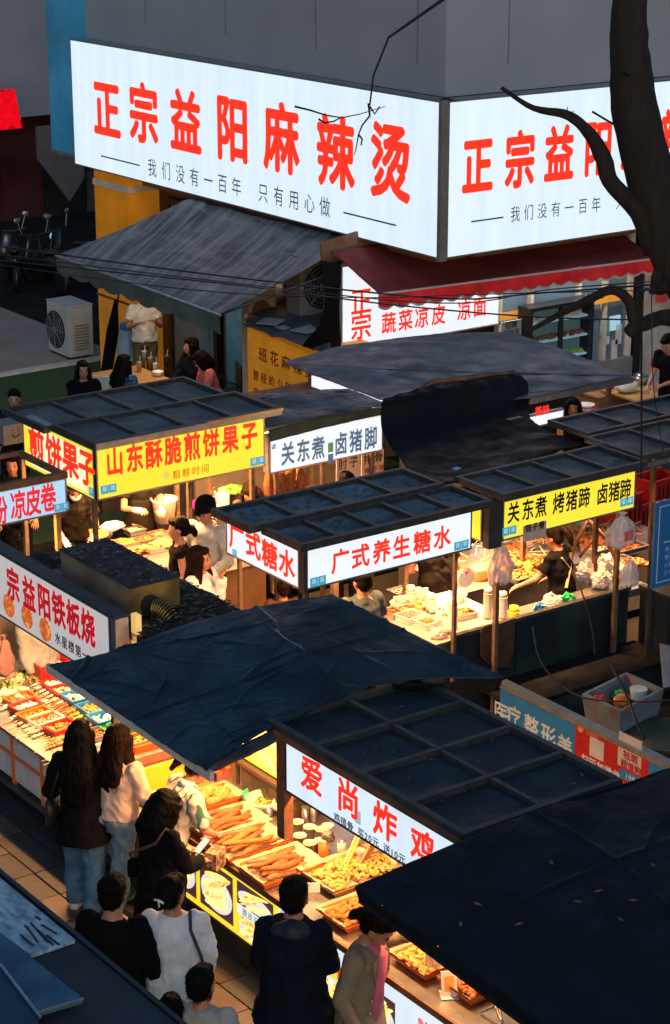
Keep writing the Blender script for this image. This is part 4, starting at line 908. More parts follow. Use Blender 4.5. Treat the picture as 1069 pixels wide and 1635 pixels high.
pc = at(240, 966, Y=y0 - .02)
ol = MB().tube([pc + Vector((0, .02, 0)), pc + Vector((0, -.05, -.0))], .085, 20); ol.build('outlet_rim', m_black, dx)
mb = MB()
for k in range(9):
    t = k / 8; c = pc + Vector((.02 + .07 * t, -.05 - .10 * t, -.01 - .09 * t * t)); nrm = Vector((.5, -1, -.8 * t)).normalized(); a = nrm.cross(ZA).normalized(); b_ = a.cross(nrm)
    mb.tube([c + (a * math.cos(q) + b_ * math.sin(q)) * .072 for q in [2 * math.pi * i / 16 for i in range(17)]], .009, 6, cap=False)
mb.build('foil_hose', mat('amber_foil', (.3, .2, .07), rough=.3, metal=.8), dx, smooth=True)
q = at(92, 918, z=2.45); tag(MB().lathe((q.x, q.y, 2.44), [(.0, .02), (.07, .02), (.09, .035), (.0, .03)]).build('dish', mat('dusty_dish', (.12, .12, .12)), smooth=True), 'dusty grey dish lying among the leaves beside the duct box', 'dish')

# ================================================================ BIG TARPAULINS
nv = thing('canopy_tarp', 'large creased navy tarpaulin canopy over the skewer cart in the centre', 'tarpaulin')
g_ = [[P(78, 1062, 2.3), P(180, 1040, 2.42), P(290, 1000, 2.52), P(430, 967, 2.62), P(530, 950, 2.7)],
      [P(140, 1105, 2.3), P(232, 1078, 2.42), P(330, 1040, 2.52), P(450, 1005, 2.64), P(570, 968, 2.7)],
      [P(205, 1150, 2.3), P(288, 1115, 2.4), P(385, 1085, 2.5), P(505, 1040, 2.62), P(640, 1003, 2.62)],
      [P(268, 1193, 2.3), P(338, 1155, 2.38), P(430, 1122, 2.46), P(560, 1078, 2.56), P(720, 1043, 2.56)],
      [P(328, 1231, 2.3), P(385, 1190, 2.36), P(458, 1150, 2.45), P(625, 1090, 2.5), P(805, 1082, 2.48)]]
sheet('tarp', g_, m_navy, nv, nu=170, nv=170, amp=.011, freq=1.6, creases=26, seed=21, stretch=(1, .7), thick=.01, ru=(.27, .71), rv=(.52,))
sheet('front_flap', [[P(328, 1231, 2.295), P(385, 1190, 2.355), P(457, 1153, 2.44)], [P(345, 1231, 2.26), P(400, 1205, 2.28), P(458, 1176, 2.34)]], m_navy, nv, nu=24, nv=5, amp=.01, lin=True)
sheet('rear_flap', [[P(625, 1092, 2.49), P(720, 1090, 2.48), P(803, 1083, 2.47)], [P(630, 1100, 2.42), P(735, 1110, 2.36), P(795, 1103, 2.36)]], m_navy2, nv, nu=24, nv=5, amp=.01, lin=True)
a, c = P(76, 1066, 2.26), P(338, 1240, 2.26)
MB().bar(a, c, .035, .07).build('edge_rail', m_cream, nv); MB().bar(a + Vector((.03, 0, -.02)), c + Vector((.03, 0, -.02)), .02, .05).build('inner_rail', m_rust, nv)
sheet('torn_hole', [[P(395, 1082, 2.485), P(450, 1070, 2.535)], [P(372, 1096, 2.465), P(425, 1088, 2.505)]], m_blackcloth, nv, nu=8, nv=4, amp=.012, thick=.004)
for px, py in ((178, 1150), (390, 1110)): pass
posts(nv, [(7.88, 14.0), (9.2, 11.8), (9.3, 13.3)], 0, 2.27, w=.05, m=m_post)
nv2 = thing('canopy_tarp', 'plain dark navy canopy strewn with a few leaves at the lower right', 'tarpaulin')
R_ = 2.3
g_ = [[P(566, 1416, 2.32), P(700, 1358, 2.42), P(850, 1298, 2.5), P(985, 1258, 2.5), P(1100, 1215, 2.55)],
      [P(660, 1482, 2.32), P(800, 1410, 2.44), P(940, 1352, 2.52), P(1060, 1310, 2.55), P(1180, 1270, 2.55)],
      [P(760, 1555, 2.32), P(890, 1480, 2.44), P(1030, 1420, 2.52), P(1140, 1390, 2.55), P(1290, 1340, 2.55)],
      [P(870, 1636, 2.32), P(1000, 1565, 2.44), P(1120, 1500, 2.52), P(1230, 1470, 2.55), P(1400, 1430, 2.55)],
      [P(1000, 1735, 2.32), P(1130, 1650, 2.44), P(1250, 1600, 2.52), P(1380, 1570, 2.55), P(1520, 1520, 2.55)]]
sheet('tarp', g_, m_navy2, nv2, nu=120, nv=120, amp=.007, rv=(.35,), ru=(.5,), freq=1.3, creases=9, seed=33, thick=.012)
sheet('side_flap', [[P(566, 1417, 2.315), P(660, 1483, 2.315), P(760, 1556, 2.315), P(870, 1637, 2.315), P(1000, 1736, 2.315)], [P(573, 1438, 2.24), P(655, 1497, 2.24), P(752, 1572, 2.24), P(858, 1650, 2.24), P(990, 1748, 2.24)]], m_navy2, nv2, nu=60, nv=5, amp=.015, lin=True)
MB().bar(P(575, 1437, 2.235), P(990, 1748, 2.235), .03, .03).build('edge_pole', m_black, nv2)
sheet('side_flap', [[P(566, 1417, 2.315), P(850, 1299, 2.49), P(1100, 1216, 2.54)], [P(573, 1438, 2.23), P(855, 1318, 2.38), P(1110, 1233, 2.44)]], m_navy2, nv2, nu=40, nv=5, amp=.01, lin=True)
posts(nv2, [(8.95, 9.15), (8.95, 7.8)], 0, 2.2)
r = random.Random(5)
lm = leaves('l', m_leaf, (0, .001, 0, .001), 1, None, 0, .045); lme = lm.data; bpy.data.objects.remove(lm)
for i, (px, py) in enumerate(((922, 1442), (828, 1478), (1035, 1370), (1042, 1384), (955, 1425), (735, 1478), (762, 1446), (990, 1470), (880, 1380), (1010, 1440))):
    o = bpy.data.objects.new('fallen_leaf', lme); COL.objects.link(o); q = P(px, py, 2.53); o.location = q; o.rotation_euler = (0, 0, r.random() * 6)
    tag(o, 'small curled brown leaf lying on the plain dark navy canopy', 'leaf', 'leaves on the lower right canopy')

# ---- fried chicken stall
fc = thing('food_stall', 'fried chicken stall with white sign, black roof grid and heaped counter', 'stall')
FXs = 7.8
b = sign_box(fc, 'x', FXs, 9.38, 11.41, 1.9, 2.36, m_sign, frame=m_frame)
for ch, px, py in (('爱', 480, 1252), ('尚', 537, 1288), ('炸', 595, 1326), ('鸡', 655, 1368)):
    q = at(px, py + 3, X=FXs); sign_text(b, 'x', FXs, ch, m_red_e, q.y, q.z + .0, .272, w=.28, bold=.028)
q = at(533, 1309, X=FXs); sign_text(b, 'x', FXs, '鸡锁骨 买20元 送10元', m_navy_e, q.y, q.z - .004, .072, w=.078, bold=.012)
q = at(566, 1312, X=FXs); MB().box((FXs - .001, q.y - .07, q.z), (FXs + .001, q.y, q.z + .1)).build('sticker', m_stkw, b)
box('end_post', m_rust, (FXs + .0, 11.425, 1.5), (FXs + .08, 11.52, 2.38), fc)
framed_roof(fc, 7.72, 9.1, 9.33, 11.5, 2.42, 2, m_panelb, bw=.05, sag=.03, ny=4, hh=.06)
box('sign_hood', m_rust, (7.7, 9.33, 2.365), (7.79, 11.5, 2.41), fc)
MB().bar((7.76, 9.3, 2.37), (9.06, 9.3, 2.37), .03, .09).build('side_fascia', mat('olive_trim', (.05, .06, .02), rough=.5), fc)
posts(fc, [(8.95, 11.4), (8.95, 9.45), (8.9, 12.9)], 0, 2.36)
box('counter', m_steel, (8.0, 9.45, .1), (9.1, 13.85, .80), fc); box('counter_top', m_steel, (7.965, 9.42, .802), (9.15, 13.88, .83), fc)
box('counter_edge', m_rust, (7.94, 9.42, .78), (7.962, 13.88, .835), fc)
lamp(fc, (8.25, 9.6, 2.30), (8.2, 11.3, 2.30), 24, spread=3.0, tube=m_tubew); lamp(fc, (8.35, 11.65, 2.24), (8.25, 13.2, 2.24), 24, spread=3.0, tube=m_tubew)
lb_ = MB().box((7.95, 11.77, .27), (7.99, 13.85, .77)).build('light_box', m_signy, fc)
m_pf = print_mat('print_of_fried_food', [(.35, .06, .01), (.9, .3, .03), (1, .62, .12), (1, .85, .45)], 30, es=1.1)
m_pdk = mat('print_dark_plum', (.05, .02, .03), emit=(.09, .03, .04), es=.8); m_pwh = mat('print_plate_white', (.5, .5, .5), emit=(1, .95, .85), es=.8)
m_pst = print_mat('print_of_golden_strips', [(.7, .2, .02), (1, .45, .05), (1, .7, .2), (1, .8, .35)], 45, es=1.5)
def food_picture(par, X, y0, y1, z0, z1, dark=True):
    """printed picture: plum ground, white plate and golden strips or nuggets, each film a hair above the last"""
    cy, cz, hy, hz = (y0 + y1) / 2, (z0 + z1) / 2, (y1 - y0) / 2, (z1 - z0) / 2
    f = box('food_print', m_pdk if dark else m_pf, (X - .001, y0, z0), (X, y1, z1), par)
    def disc(nm, m, a, c, ry, rz, dx, tilt=0.):
        n = 28; pts = [(a + ry * math.cos(t) * math.cos(tilt) - rz * math.sin(t) * math.sin(tilt), c + ry * math.cos(t) * math.sin(tilt) + rz * math.sin(t) * math.cos(tilt)) for t in [2 * math.pi * i / n for i in range(n)]]
        pts = [(min(max(p, y0 + .004), y1 - .004), min(max(q, z0 + .004), z1 - .004)) for p, q in pts]
        MB().add([(X - dx, p, q) for p, q in pts] + [(X - dx + .0004, p, q) for p, q in pts], [tuple(range(n)), tuple(reversed(range(n, 2 * n)))]).build(nm, m, f)
    disc('plate_print', m_pwh, cy, cz - hz * .15, hy * .95, hz * .75, .0015)
    r = random.Random(int(y0 * 100))
    for k in range(7): disc('food_shape', (m_pst, m_pf)[k % 3 == 2], cy + hy * r.uniform(-.25, .25), cz - hz * .6 + hz * 1.2 * k / 6, hy * .72, hz * .14, .002 + k * .0006, r.uniform(-.5, -.1))
    return f
food_picture(lb_, 7.9485, 12.36, 12.84, .32, .74); food_picture(lb_, 7.9485, 11.80, 12.30, .56, .755); food_picture(lb_, 7.9485, 11.80, 12.28, .29, .465, False)
food_picture(lb_, 7.9485, 12.90, 13.35, .32, .74); box('food_print', m_pf, (7.9475, 13.38, .30), (7.9485, 13.8, .75), lb_)
box('caption_strip', m_signw, (7.9465, 11.79, .475), (7.9495, 12.30, .555), lb_)
q = at(392, 1455, X=7.946); lettering('lettering', '脆皮五花肉', m_black_v, (7.946, 12.22, .485), -YA, ZA, .07, .07, .005, .004, lb_)
lb_ = MB().box((7.95, 9.5, .27), (7.99, 11.72, .77)).build('light_box', m_sign, fc)
for s, y, z, h_ in (('夜宵', 11.42, .60, .12), ('香酥鸡', 11.60, .42, .10), ('鱼脆鸡不停', 10.02, .62, .075), ('现炸', 10.0, .50, .08)):
    lettering('lettering', s, m_red_d, (7.949, y, z), -YA, ZA, h_, h_, .005, .02, lb_)
food_picture(lb_, 7.9485, 10.85, 11.14, .32, .47, False); food_picture(lb_, 7.9485, 10.28, 10.66, .34, .66); box('red_badge', m_red_e, (7.9475, 10.92, .52), (7.9485, 11.14, .64), lb_); box('yellow_badge', m_signy, (7.9465, 10.97, .50), (7.9473, 11.07, .59), lb_)
mb = MB(); mb.box((7.99, 9.4, .02), (8.03, 13.85, .25)); mb.build('kick_board', mat('shadow_toned_board', (.04, .03, .012), rough=.6), fc); box('gilt_edge', m_rust, (7.945, 9.45, .25), (7.985, 13.85, .268), fc)  # kick board colour darkened to stand in for shadow below the light boxes
# divider with yellow sign, crate and lit poster at the stall's far end
dv = thing('yellow_board', 'yellow lit board with a red character between skewer cart and fried chicken stall', 'board')
yD = 13.92
qa, qb = at(225, 1250, Y=yD), at(392, 1205, Y=yD)
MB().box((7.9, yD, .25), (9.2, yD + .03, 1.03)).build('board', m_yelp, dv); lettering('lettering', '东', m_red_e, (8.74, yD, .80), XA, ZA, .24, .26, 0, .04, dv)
cr = thing('storage_crate', 'dark brown crate with a hand slot at the back of the fried chicken counter', 'crate')
MB().box((8.78, 12.7, .831), (9.12, 13.5, 1.05)).build('crate_body', mat('dark_brown_crate', (.06, .035, .02), rough=.5), cr); MB().box((8.774, 13.1, .94), (8.779, 13.35, .99)).build('hand_slot', m_black, cr); MB().box((8.76, 12.68, 1.051), (9.14, 13.52, 1.08)).build('rim', mat('dark_brown_rim', (.08, .05, .03)), cr)
fp = thing('food_poster', 'lit food poster with a red block above the brown crate', 'poster')
xP = 8.8; q = at(388, 1205, X=xP); q2 = at(452, 1262, X=xP)
z0_, z1_ = 1.11, 1.58
MB().box((xP, 12.72, z0_), (xP + .03, 13.6, z1_)).build('poster_panel', m_signy, fp)
box('food_print', MATS['print_of_fried_food'], (xP - .003, 13.0, z0_ + .03), (xP - .001, 13.56, z1_ - .03), fp); box('red_block', m_red_e, (xP - .003, 12.76, z0_ + .18), (xP - .001, 12.95, z1_ - .03), fp); box('pale_square', m_stkw, (xP - .003, 12.76, z0_ + .03), (xP - .001, 12.93, z0_ + .15), fp)

# ---- blue clinic board
bo = thing('advert_board', 'blue and red clinic advertising board standing behind the fried chicken roof', 'board')
BX = 11.1
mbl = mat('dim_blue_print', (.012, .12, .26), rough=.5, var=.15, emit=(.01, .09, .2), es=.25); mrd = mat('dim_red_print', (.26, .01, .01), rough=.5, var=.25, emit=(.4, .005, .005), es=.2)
ya_, yb_, yc_, yd_ = at(797, 1150, X=BX).y, at(917, 1200, X=BX).y, at(1037, 1200, X=BX).y, 9.6
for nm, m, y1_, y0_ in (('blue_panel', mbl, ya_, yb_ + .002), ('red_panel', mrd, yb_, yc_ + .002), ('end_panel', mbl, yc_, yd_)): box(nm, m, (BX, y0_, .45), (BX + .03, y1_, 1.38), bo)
MB().bar((BX + .02, ya_, 1.41), (BX + .02, yd_, 1.41), .1, .045).build('top_rail', m_alu, bo)
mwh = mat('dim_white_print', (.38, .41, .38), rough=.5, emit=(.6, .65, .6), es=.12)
for ch, px, py in (('医', 788, 1151), ('疗', 808, 1157), ('整', 836, 1173), ('形', 863, 1188), ('美', 889, 1205)):
    q = at(px, py, X=BX); lettering('lettering', ch, mwh, (BX, q.y, q.z), -YA, ZA, .22, .2, 0, .016, bo)
q = at(806, 1168, X=BX); lettering('lettering', 'BEAUTY CLINIC BEAUTY DOCTOR CLINIC', mbl if 0 else mat('pale_blue_print', (.2, .42, .55)), (BX, q.y, q.z), -YA, ZA, .045, .048, 0, .0, bo)
q = at(927, 1163, X=BX); MB().tube([(BX - .004, q.y, q.z), (BX - .002, q.y, q.z)], .035, 16).build('emblem', mat('pale_red_print', (.7, .25, .2)), bo)
q = at(936, 1168, X=BX); lettering('lettering', '云南整形', MATS['pale_red_print'], (BX, q.y, q.z - .02), -YA, ZA, .04, .04, 0, .004, bo)
for px, py, s_, hh_ in ((941, 1205, .17, .17), (986, 1220, .27, .30)):
    q = at(px, py, X=BX); box('white_card', mat('dim_white_card', (.33, .31, .29), emit=(.6, .55, .5), es=.1), (BX - .004, q.y - s_, q.z - .0), (BX - .001, q.y, q.z + hh_), bo)
q = at(928, 1218, X=BX); lettering('lettering', '扫码加微信', mwh, (BX, q.y, q.z), -YA, ZA, .095, .095, 0, .02, bo)
q = at(930, 1228, X=BX); lettering('lettering', '优惠咨询', mwh, (BX, q.y, q.z - .03), -YA, ZA, .05, .06, .02, .01, bo)
q = at(992, 1212, X=BX); lettering('lettering', '祛斑', mrd, (BX - .004, q.y - .02, q.z + .02), -YA, ZA, .08, .09, 0, .02, bo); lettering('lettering', '超值购', mrd, (BX - .004, q.y - .0, q.z - .06), -YA, ZA, .075, .08, 0, .02, bo)
MB().box((BX - .006, q.y - .24, q.z - .16), (BX - .0045, q.y + .01, q.z - .08)).build('blue_band', mbl, bo); lettering('lettering', '198', mwh, (BX - .006, q.y - .06, q.z - .155), -YA, ZA, .07, .07, 0, .01, bo)

# ---- blue poster and red crates on the right
bp_ = thing('blue_poster', 'navy blue notice board with a thin white border at the right edge', 'board')
q0, q1 = at(1043, 940, Y=14.42), at(1040, 805, Y=14.42)
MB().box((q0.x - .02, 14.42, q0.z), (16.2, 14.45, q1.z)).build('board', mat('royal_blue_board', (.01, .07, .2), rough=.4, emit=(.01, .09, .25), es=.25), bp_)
mb = MB(); x0 = q0.x + .03; zb_, zt_ = q0.z + .05, q1.z - .05
mb.box((x0, 14.416, zb_), (x0 + .008, 14.419, zt_)).box((x0 + .01, 14.416, zb_), (16.1, 14.419, zb_ + .008)).box((x0 + .01, 14.416, zt_ - .008), (16.1, 14.419, zt_)).box((x0 + .08, 14.416, zt_ - .40), (16, 14.419, zt_ - .392))
mb.build('border_line', mwh, bp_)
for i, s in enumerate(('停业整顿', '营业时间', '人民路', '三号门')): lettering('lettering', s, mwh, (x0 + .1, 14.417, zt_ - .50 - i * .085), XA, ZA, .05, .05, .01, .004, bp_)
posts(bp_, [(q0.x + .0, 14.47)], 0, q1.z, w=.04, m=m_frame)
for i, (px, py, z, lb) in enumerate(((985, 790, 1.1, 'red plastic crate under the right roof, left of the pair'), (1052, 760, 1.1, 'red plastic crate under the right roof by the blue poster'), (1020, 800, .9, 'lower red plastic crate beneath the right roof trays'))):
    q = P(px, py, z); t = thing('plastic_crate', lb, 'crate', (q.x, q.y, z - .35), .1)
    mb = MB()
    for a, b2 in (((-.25, -.18, 0), (.25, .18, .02)), ((-.25, -.18, .021), (.25, -.16, .35)), ((-.25, .16, .021), (.25, .18, .35)), ((-.25, -.159, .021), (-.23, .159, .35)), ((.23, -.159, .021), (.25, .159, .35))): mb.box(a, b2)
    mb.build('crate_body', m_redp, t); MB().box((-.26, -.19, .351), (.26, -.155, .375)).box((-.26, .155, .351), (.26, .19, .375)).build('rim', m_redp, t)
    mb = MB()
    for k in range(6): mb.box((-.22 + k * .08, -.184, .06), (-.19 + k * .08, -.1805, .3))
    mb.build('slot_row', m_black, t)
    box('stand', m_black, (-.2, -.15, -(z - .35)), (.2, .15, -.002), t)

# ---- foam cooler and green tub on the ground between the rows
co = thing('foam_box', 'grubby white foam box full of rubbish behind the clinic board', 'box')
T_ = [at(928.5, 1108, z=.75), at(1000, 1073, z=.75), at(1060, 1100, z=.75), at(990, 1136, z=.75)]
c_ = sum(T_, Vector()) / 4
mb = MB(); Bm = [c_.lerp(p, .85) - Vector((0, 0, .33)) for p in T_]; mb.hexa(Bm, T_)
mb.f = [f for f in mb.f if f != (4, 5, 6, 7)]
I_ = [c_.lerp(p, .88) for p in T_]; J = [c_.lerp(p, .76) - Vector((0, 0, .25)) for p in T_]; k = len(mb.v); mb.v += [tuple(p) for p in I_ + J]
for i in range(4): n_ = (i + 1) % 4; mb.f.append((4 + i, 4 + n_, k + n_, k + i)); mb.f.append((k + i, k + n_, k + 4 + n_, k + 4 + i))
mb.f.append((k + 4, k + 5, k + 6, k + 7)); mb.build('box_body', mat('grubby_foam', (.14, .2, .25), rough=.7, spec=.1, scale=5, col2=(.12, .11, .10)), co)
box('pallet', m_black, (c_.x - .3, c_.y - .25, 0), (c_.x + .3, c_.y + .25, .4), co)
for dx_, dy_, s_, m, nm, lb in ((-.2, .12, .09, m_redp, 'red_wrapper', 'crumpled red wrapper in the grubby foam box'), (0, .02, .09, m_oran, 'orange_carton', 'orange carton in the grubby foam box'), (.07, .14, .07, m_greenp, 'green_leaves', 'green scraps in the grubby foam box')):
    tag(MB().ball(c_ + Vector((dx_, dy_, -.1)), (s_, s_ * .7, s_ * .8), 8, 5, .6).build(nm, m), lb, 'litter')
tag(MB().lathe(c_ + Vector((.2, .0, -.12)), [(.07, 0), (.085, .1), (.0, .1)]).build('paper_cup', mat('pale_blue_cup', (.35, .5, .58))), 'pale blue cup standing in the grubby foam box', 'cup')
tb = thing('plastic_tub', 'large dull green lidded tub beside the foam box at right edge', 'tub', (P(1060, 1170, .5).x, P(1060, 1170, .5).y, 0))
MB().lathe((0, 0, 0), [(.28, 0), (.36, .45), (.38, .47)], 28).build('tub_body', mat('dull_green_plastic', (.03, .04, .03), rough=.4), tb, smooth=True); MB().lathe((0, 0, .471), [(.38, 0), (.37, .03), (.2, .05), (0.01, .05)], 28).build('lid', mat('dull_green_lid', (.035, .05, .035), rough=.5), tb, smooth=True)
MB().ball((.05, -.2, .54), (.05, .05, .03)).build('knob', m_steel, tb, smooth=True)
sheet('white_rag', [[P(1052, 1030, .6), P(1085, 1035, .6)], [P(1058, 1100, .3), P(1090, 1100, .3)]], mat('dull_blue_grey_rag', (.12, .16, .2)), None, nu=10, nv=14, amp=.05)
tag(bpy.data.objects['white_rag'], 'pale rag hanging on the dark barrier at the right edge', 'rag')

# ---- lower-left roof with painted sheets
bl = thing('flat_roof', 'dark flat roof of a near stall crossing the lower left corner', 'roof')
MB().box((1.5, 6.5, 2.3), (5.13, 14.5, 2.4)).build('roof_slab', tarp_mat('dark_roof_felt', (.018, .022, .028), (.03, .034, .04), .6), bl)
MB().bar((5.15, 6.5, 2.37), (5.15, 14.5, 2.37), .03, .09).build('edge_rail', m_black, bl); posts(bl, [(5.0, 7.2)], 0, 2.3)
def plate(name, pts, th, m, label, cat, z0):
    a = [P(x, y, z0 + th) for x, y in pts]; n = len(a); b2 = [p - Vector((0, 0, th)) for p in a]
    mb = MB(); mb.add(a + b2, [tuple(range(n)), tuple(reversed(range(n, 2 * n)))] + [(i, n + i, n + (i + 1) % n, (i + 1) % n) for i in range(n)])
    return tag(mb.build(name, m), label, cat)
plate('metal_sheet', [(-60, 1345), (0, 1402), (119, 1500), (48, 1524), (-60, 1445)], .025, mat('scraped_pale_blue_paint', (.12, .2, .26), rough=.5, scale=22, col2=(.5, .62, .68), bump=.5, stretch=(1, .4, 1), thresh=(.3, .62)), 'scraped pale blue metal sheet lying nearest the dark roof edge', 'metal sheet', 2.404)
plate('metal_sheet', [(-60, 1440), (0, 1488), (132, 1594), (60, 1616), (-60, 1530)], .03, mat('faded_blue_paint', (.012, .075, .13), rough=.5, scale=3, col2=(.05, .15, .2), bump=.2, thresh=(.45, .6)), 'faded blue metal sheet with a pale rim on the dark roof', 'metal sheet', 2.435)
plate('metal_sheet', [(-60, 1500), (0, 1542), (62, 1622), (50, 1700), (-80, 1700)], .03, mat('deep_blue_paint', (.006, .03, .065), rough=.4, var=.3), 'deep blue metal sheet at the very corner of the picture', 'metal sheet', 2.475)
MB().bar(P(0, 1540, 2.52), P(64, 1624, 2.52), .015).build('rim', m_alu, bl); MB().bar(P(60, 1617, 2.475), P(133, 1595, 2.475), .012).build('rim', m_alu, bl)
for i, (px, py, l) in enumerate(((50, 1490, .22), (62, 1488, .26), (72, 1496, .2), (42, 1500, .16), (84, 1500, .14), (60, 1465, .05), (78, 1483, .15))):
    q = P(px, py, 2.437); MB().box((q.x - .006, q.y - l / 2, 2.431), (q.x + .006, q.y + l / 2, 2.437), rz=-.15 + .05 * i).build('paint_scrape', m_black, bl)

# windblown bits on the framed roofs
for st, ar, z_, n_ in ((jb, (10.05, 12.1, 18.05, 19.7), 2.53, 34), (gs, (10.1, 12.1, 14.55, 15.6), 2.45, 46), (gy, (12.5, 14.2, 14.55, 15.1), 2.46, 22), (fc, (7.8, 9.0, 9.4, 11.4), 2.44, 30), (rr_, (14.4, 16.5, 14.7, 16.0), 2.49, 26)):
    tag(leaves('roof_litter', m_leaf if st is not gs else MATS['grey_dead_leaf'], ar, n_, st, z_ - .035, .022, seed=int(ar[0] * 10)), kind='stuff')
# ================================================================ FOOD AND COUNTER THINGS
def tray(label, c, lx, ly, rz=0., h=.06, m=None, paper=True, name='food_tray', fl=None):
    """shallow flared tray, open at the top; long side lx along local x"""
    t = thing(name, label, 'tray', c, rz); m = m or m_orap
    b = [(-lx / 2 * .88, -ly / 2 * .86, 0), (lx / 2 * .88, -ly / 2 * .86, 0), (lx / 2 * .88, ly / 2 * .86, 0), (-lx / 2 * .88, ly / 2 * .86, 0)]
    q = [(-lx / 2, -ly / 2, h), (lx / 2, -ly / 2, h), (lx / 2, ly / 2, h), (-lx / 2, ly / 2, h)]
    s = lambda P_, k, z: [(x * k, y * k, z) for x, y, _ in P_]
    V = b + q + s(q, .95, h) + s(b, .95, .008); F = [(0, 3, 2, 1)]
    for a in range(4):
        n = (a + 1) % 4; F += [(a, n, 4 + n, 4 + a), (4 + a, 4 + n, 8 + n, 8 + a), (8 + a, 8 + n, 12 + n, 12 + a)]
    F.append((12, 13, 14, 15)); MB().add(V, F).build('tray_body', m, t)
    mb = MB()
    for a in range(4):
        n = (a + 1) % 4; mb.bar(q[a], q[n], .012, .012)
    mb.build('rim', m, t)
    if paper:
        N = 12; V = []; F = []
        for j in range(N + 1):
            for i in range(N + 1):
                u, v = i / N - .5, j / N - .5; e = max(abs(u), abs(v)) * 2
                V.append((u * lx * 1.04, v * ly * 1.06, .018 + (h + .006) * max(0, (e - .72) / .28) ** 1.3 + .012 * noise.noise(Vector((u * 9 + c[0], v * 9 + c[1], 0)))))
        for j in range(N):
            for i in range(N): k = j * (N + 1) + i; F.append((k, k + 1, k + N + 2, k + N + 1))
        MB().add(V, F).build('paper_liner', m_paper, t, smooth=True)
    return t
def pile(name, label, cat, c, rx, ry, m, n=60, s=.02, rz=0., hh=.035, seed=1, el=1.6, jit=.5):
    r = random.Random(seed); mb = MB(); R = Matrix.Rotation(rz, 3, 'Z')
    for i in range(n):
        u, v = r.uniform(-1, 1), r.uniform(-1, 1); z = hh * max(0, 1 - (u * u + v * v) * .5) * r.uniform(.5, 1) + s * .5
        M = Matrix.Rotation(r.random() * 6.3, 3, 'Z') @ Matrix.Rotation(r.uniform(-.6, .6), 3, 'X')
        k = s * r.uniform(.7, 1.25); p = R @ Vector((u * rx, v * ry, 0))
        mb.ball((c[0] + p.x, c[1] + p.y, c[2] + z), (k * el, k, k * .75), 6, 4, jit, M)
    return tag(mb.build(name, m, smooth=True), label, cat, kind='stuff')
def stick(name, label, cat, grp, c, L, rad, rz, m, seed=0, bend=.03):
    r = random.Random(seed); pts = []; rs = []
    for i in range(9):
        t = i / 8 - .5; pts.append((t * L, bend * math.sin(t * 5 + seed) + r.uniform(-.006, .006), .012 * math.cos(t * 4 + seed) + r.uniform(-.003, .003))); rs.append(rad * (1 - .8 * abs(t) ** 2 * 2) * r.uniform(.75, 1.2))
    o = MB().tube(pts, rs, 8).build(name, m, smooth=True); o.location = c; o.rotation_euler = (r.uniform(-.1, .1), r.uniform(-.06, .06), rz); o.scale = (1, 1, .7)
    return tag(o, label, cat, grp)
ZC = .834
# fried chicken counter, from far end to near end
def tc(px, py): return P(px, py, ZC)
q = tc(397, 1300); tray('orange tray of paper-wrapped fried buns furthest back on the chicken counter', q + Vector((-.12, .35, 0)), .42, .3)
pile('fried_buns', 'heap of pale fried buns in the back tray under the striped shirt sleeve', 'food', (q.x - .12, q.y + .35, ZC + .03), .14, .1, m_chip, 14, .045, hh=.03, seed=3)
trays = []
for i, (px, py, lb, n) in enumerate(((368, 1322, 'orange tray of long fried strips nearest the striped shirt woman', 9), (398, 1352, 'middle orange tray of long fried strips beside the bob haired woman', 9), (452, 1390, 'orange tray of dark long fried strips closest to the paper cups', 10))):
    q = tc(px, py); q = q - Vector((.03, 0, 0)); tray(lb, q, .58, .40); trays.append(q)
    for k in range(n):
        stick('fried_strip', ['long golden fried strip lying in the tray nearest the striped shirt', 'long golden fried strip lying in the middle fried strip tray', 'long crusty brown fried strip lying in the tray by the cups'][i], 'food', ['fried strips in the upper tray', 'fried strips in the middle tray', 'fried strips in the lower tray'][i],
              q + Vector((random.uniform(-.03, .03), -.125 + .25 * k / (n - 1), .045 + .026 * (k % 3))), random.uniform(.36, .44), random.uniform(.026, .036), random.uniform(-.14, .14), (m_gold, m_fried, m_fried)[(k * 7 + i) % 3] if k % 4 else m_brown, seed=i * 20 + k)
# big white food heaps right of the ladder
q = tc(560, 1400); tray('wide paper-lined tray of pale crisps below the steel bowl', q + Vector((.03, 0, 0)), .72, .46, m=m_woodl); pile('crisp_heap', 'pale heap of crisps in the wide paper tray below the steel bowl', 'food', (q.x + .03, q.y, ZC + .03), .30, .17, m_chip, 260, .018, seed=4, hh=.05)
q = tc(585, 1458); tray('orange tray of golden chicken pieces behind the bun haired woman', q, .66, .36); pile('chicken_pieces', 'heap of golden chicken pieces in the tray behind the bun haired woman', 'food', (q.x, q.y, ZC + .03), .28, .14, m_gold, 150, .024, seed=5, hh=.05)
q = tc(700, 1533); tray('orange tray of yellow fried chicken under the plastic bag', q, .58, .4); pile('chicken_pieces', 'heap of bright yellow fried chicken under the plastic bag', 'food', (q.x, q.y, ZC + .03), .25, .16, m_chip, 190, .022, seed=6, hh=.055)
q = tc(645, 1500); tray('orange tray of battered slices at the trench coat woman elbow', q + Vector((.0, .08, 0)), .45, .3); pile('battered_slices', 'heap of battered slices at the trench coat woman elbow', 'food', (q.x, q.y + .08, ZC + .03), .17, .1, m_gold, 50, .022, seed=7, hh=.04)
q = tc(768, 1575); tray('orange tray of reddish popcorn chicken beside the white card stand', q, .5, .36); pile('popcorn_chicken', 'heap of reddish popcorn chicken beside the white card stand', 'food', (q.x, q.y, ZC + .03), .19, .12, mat('reddish_nuggets', (.30, .07, .02), rough=.45, scale=30, col2=(.5, .17, .06), bump=.4), 200, .018, seed=8, hh=.05)
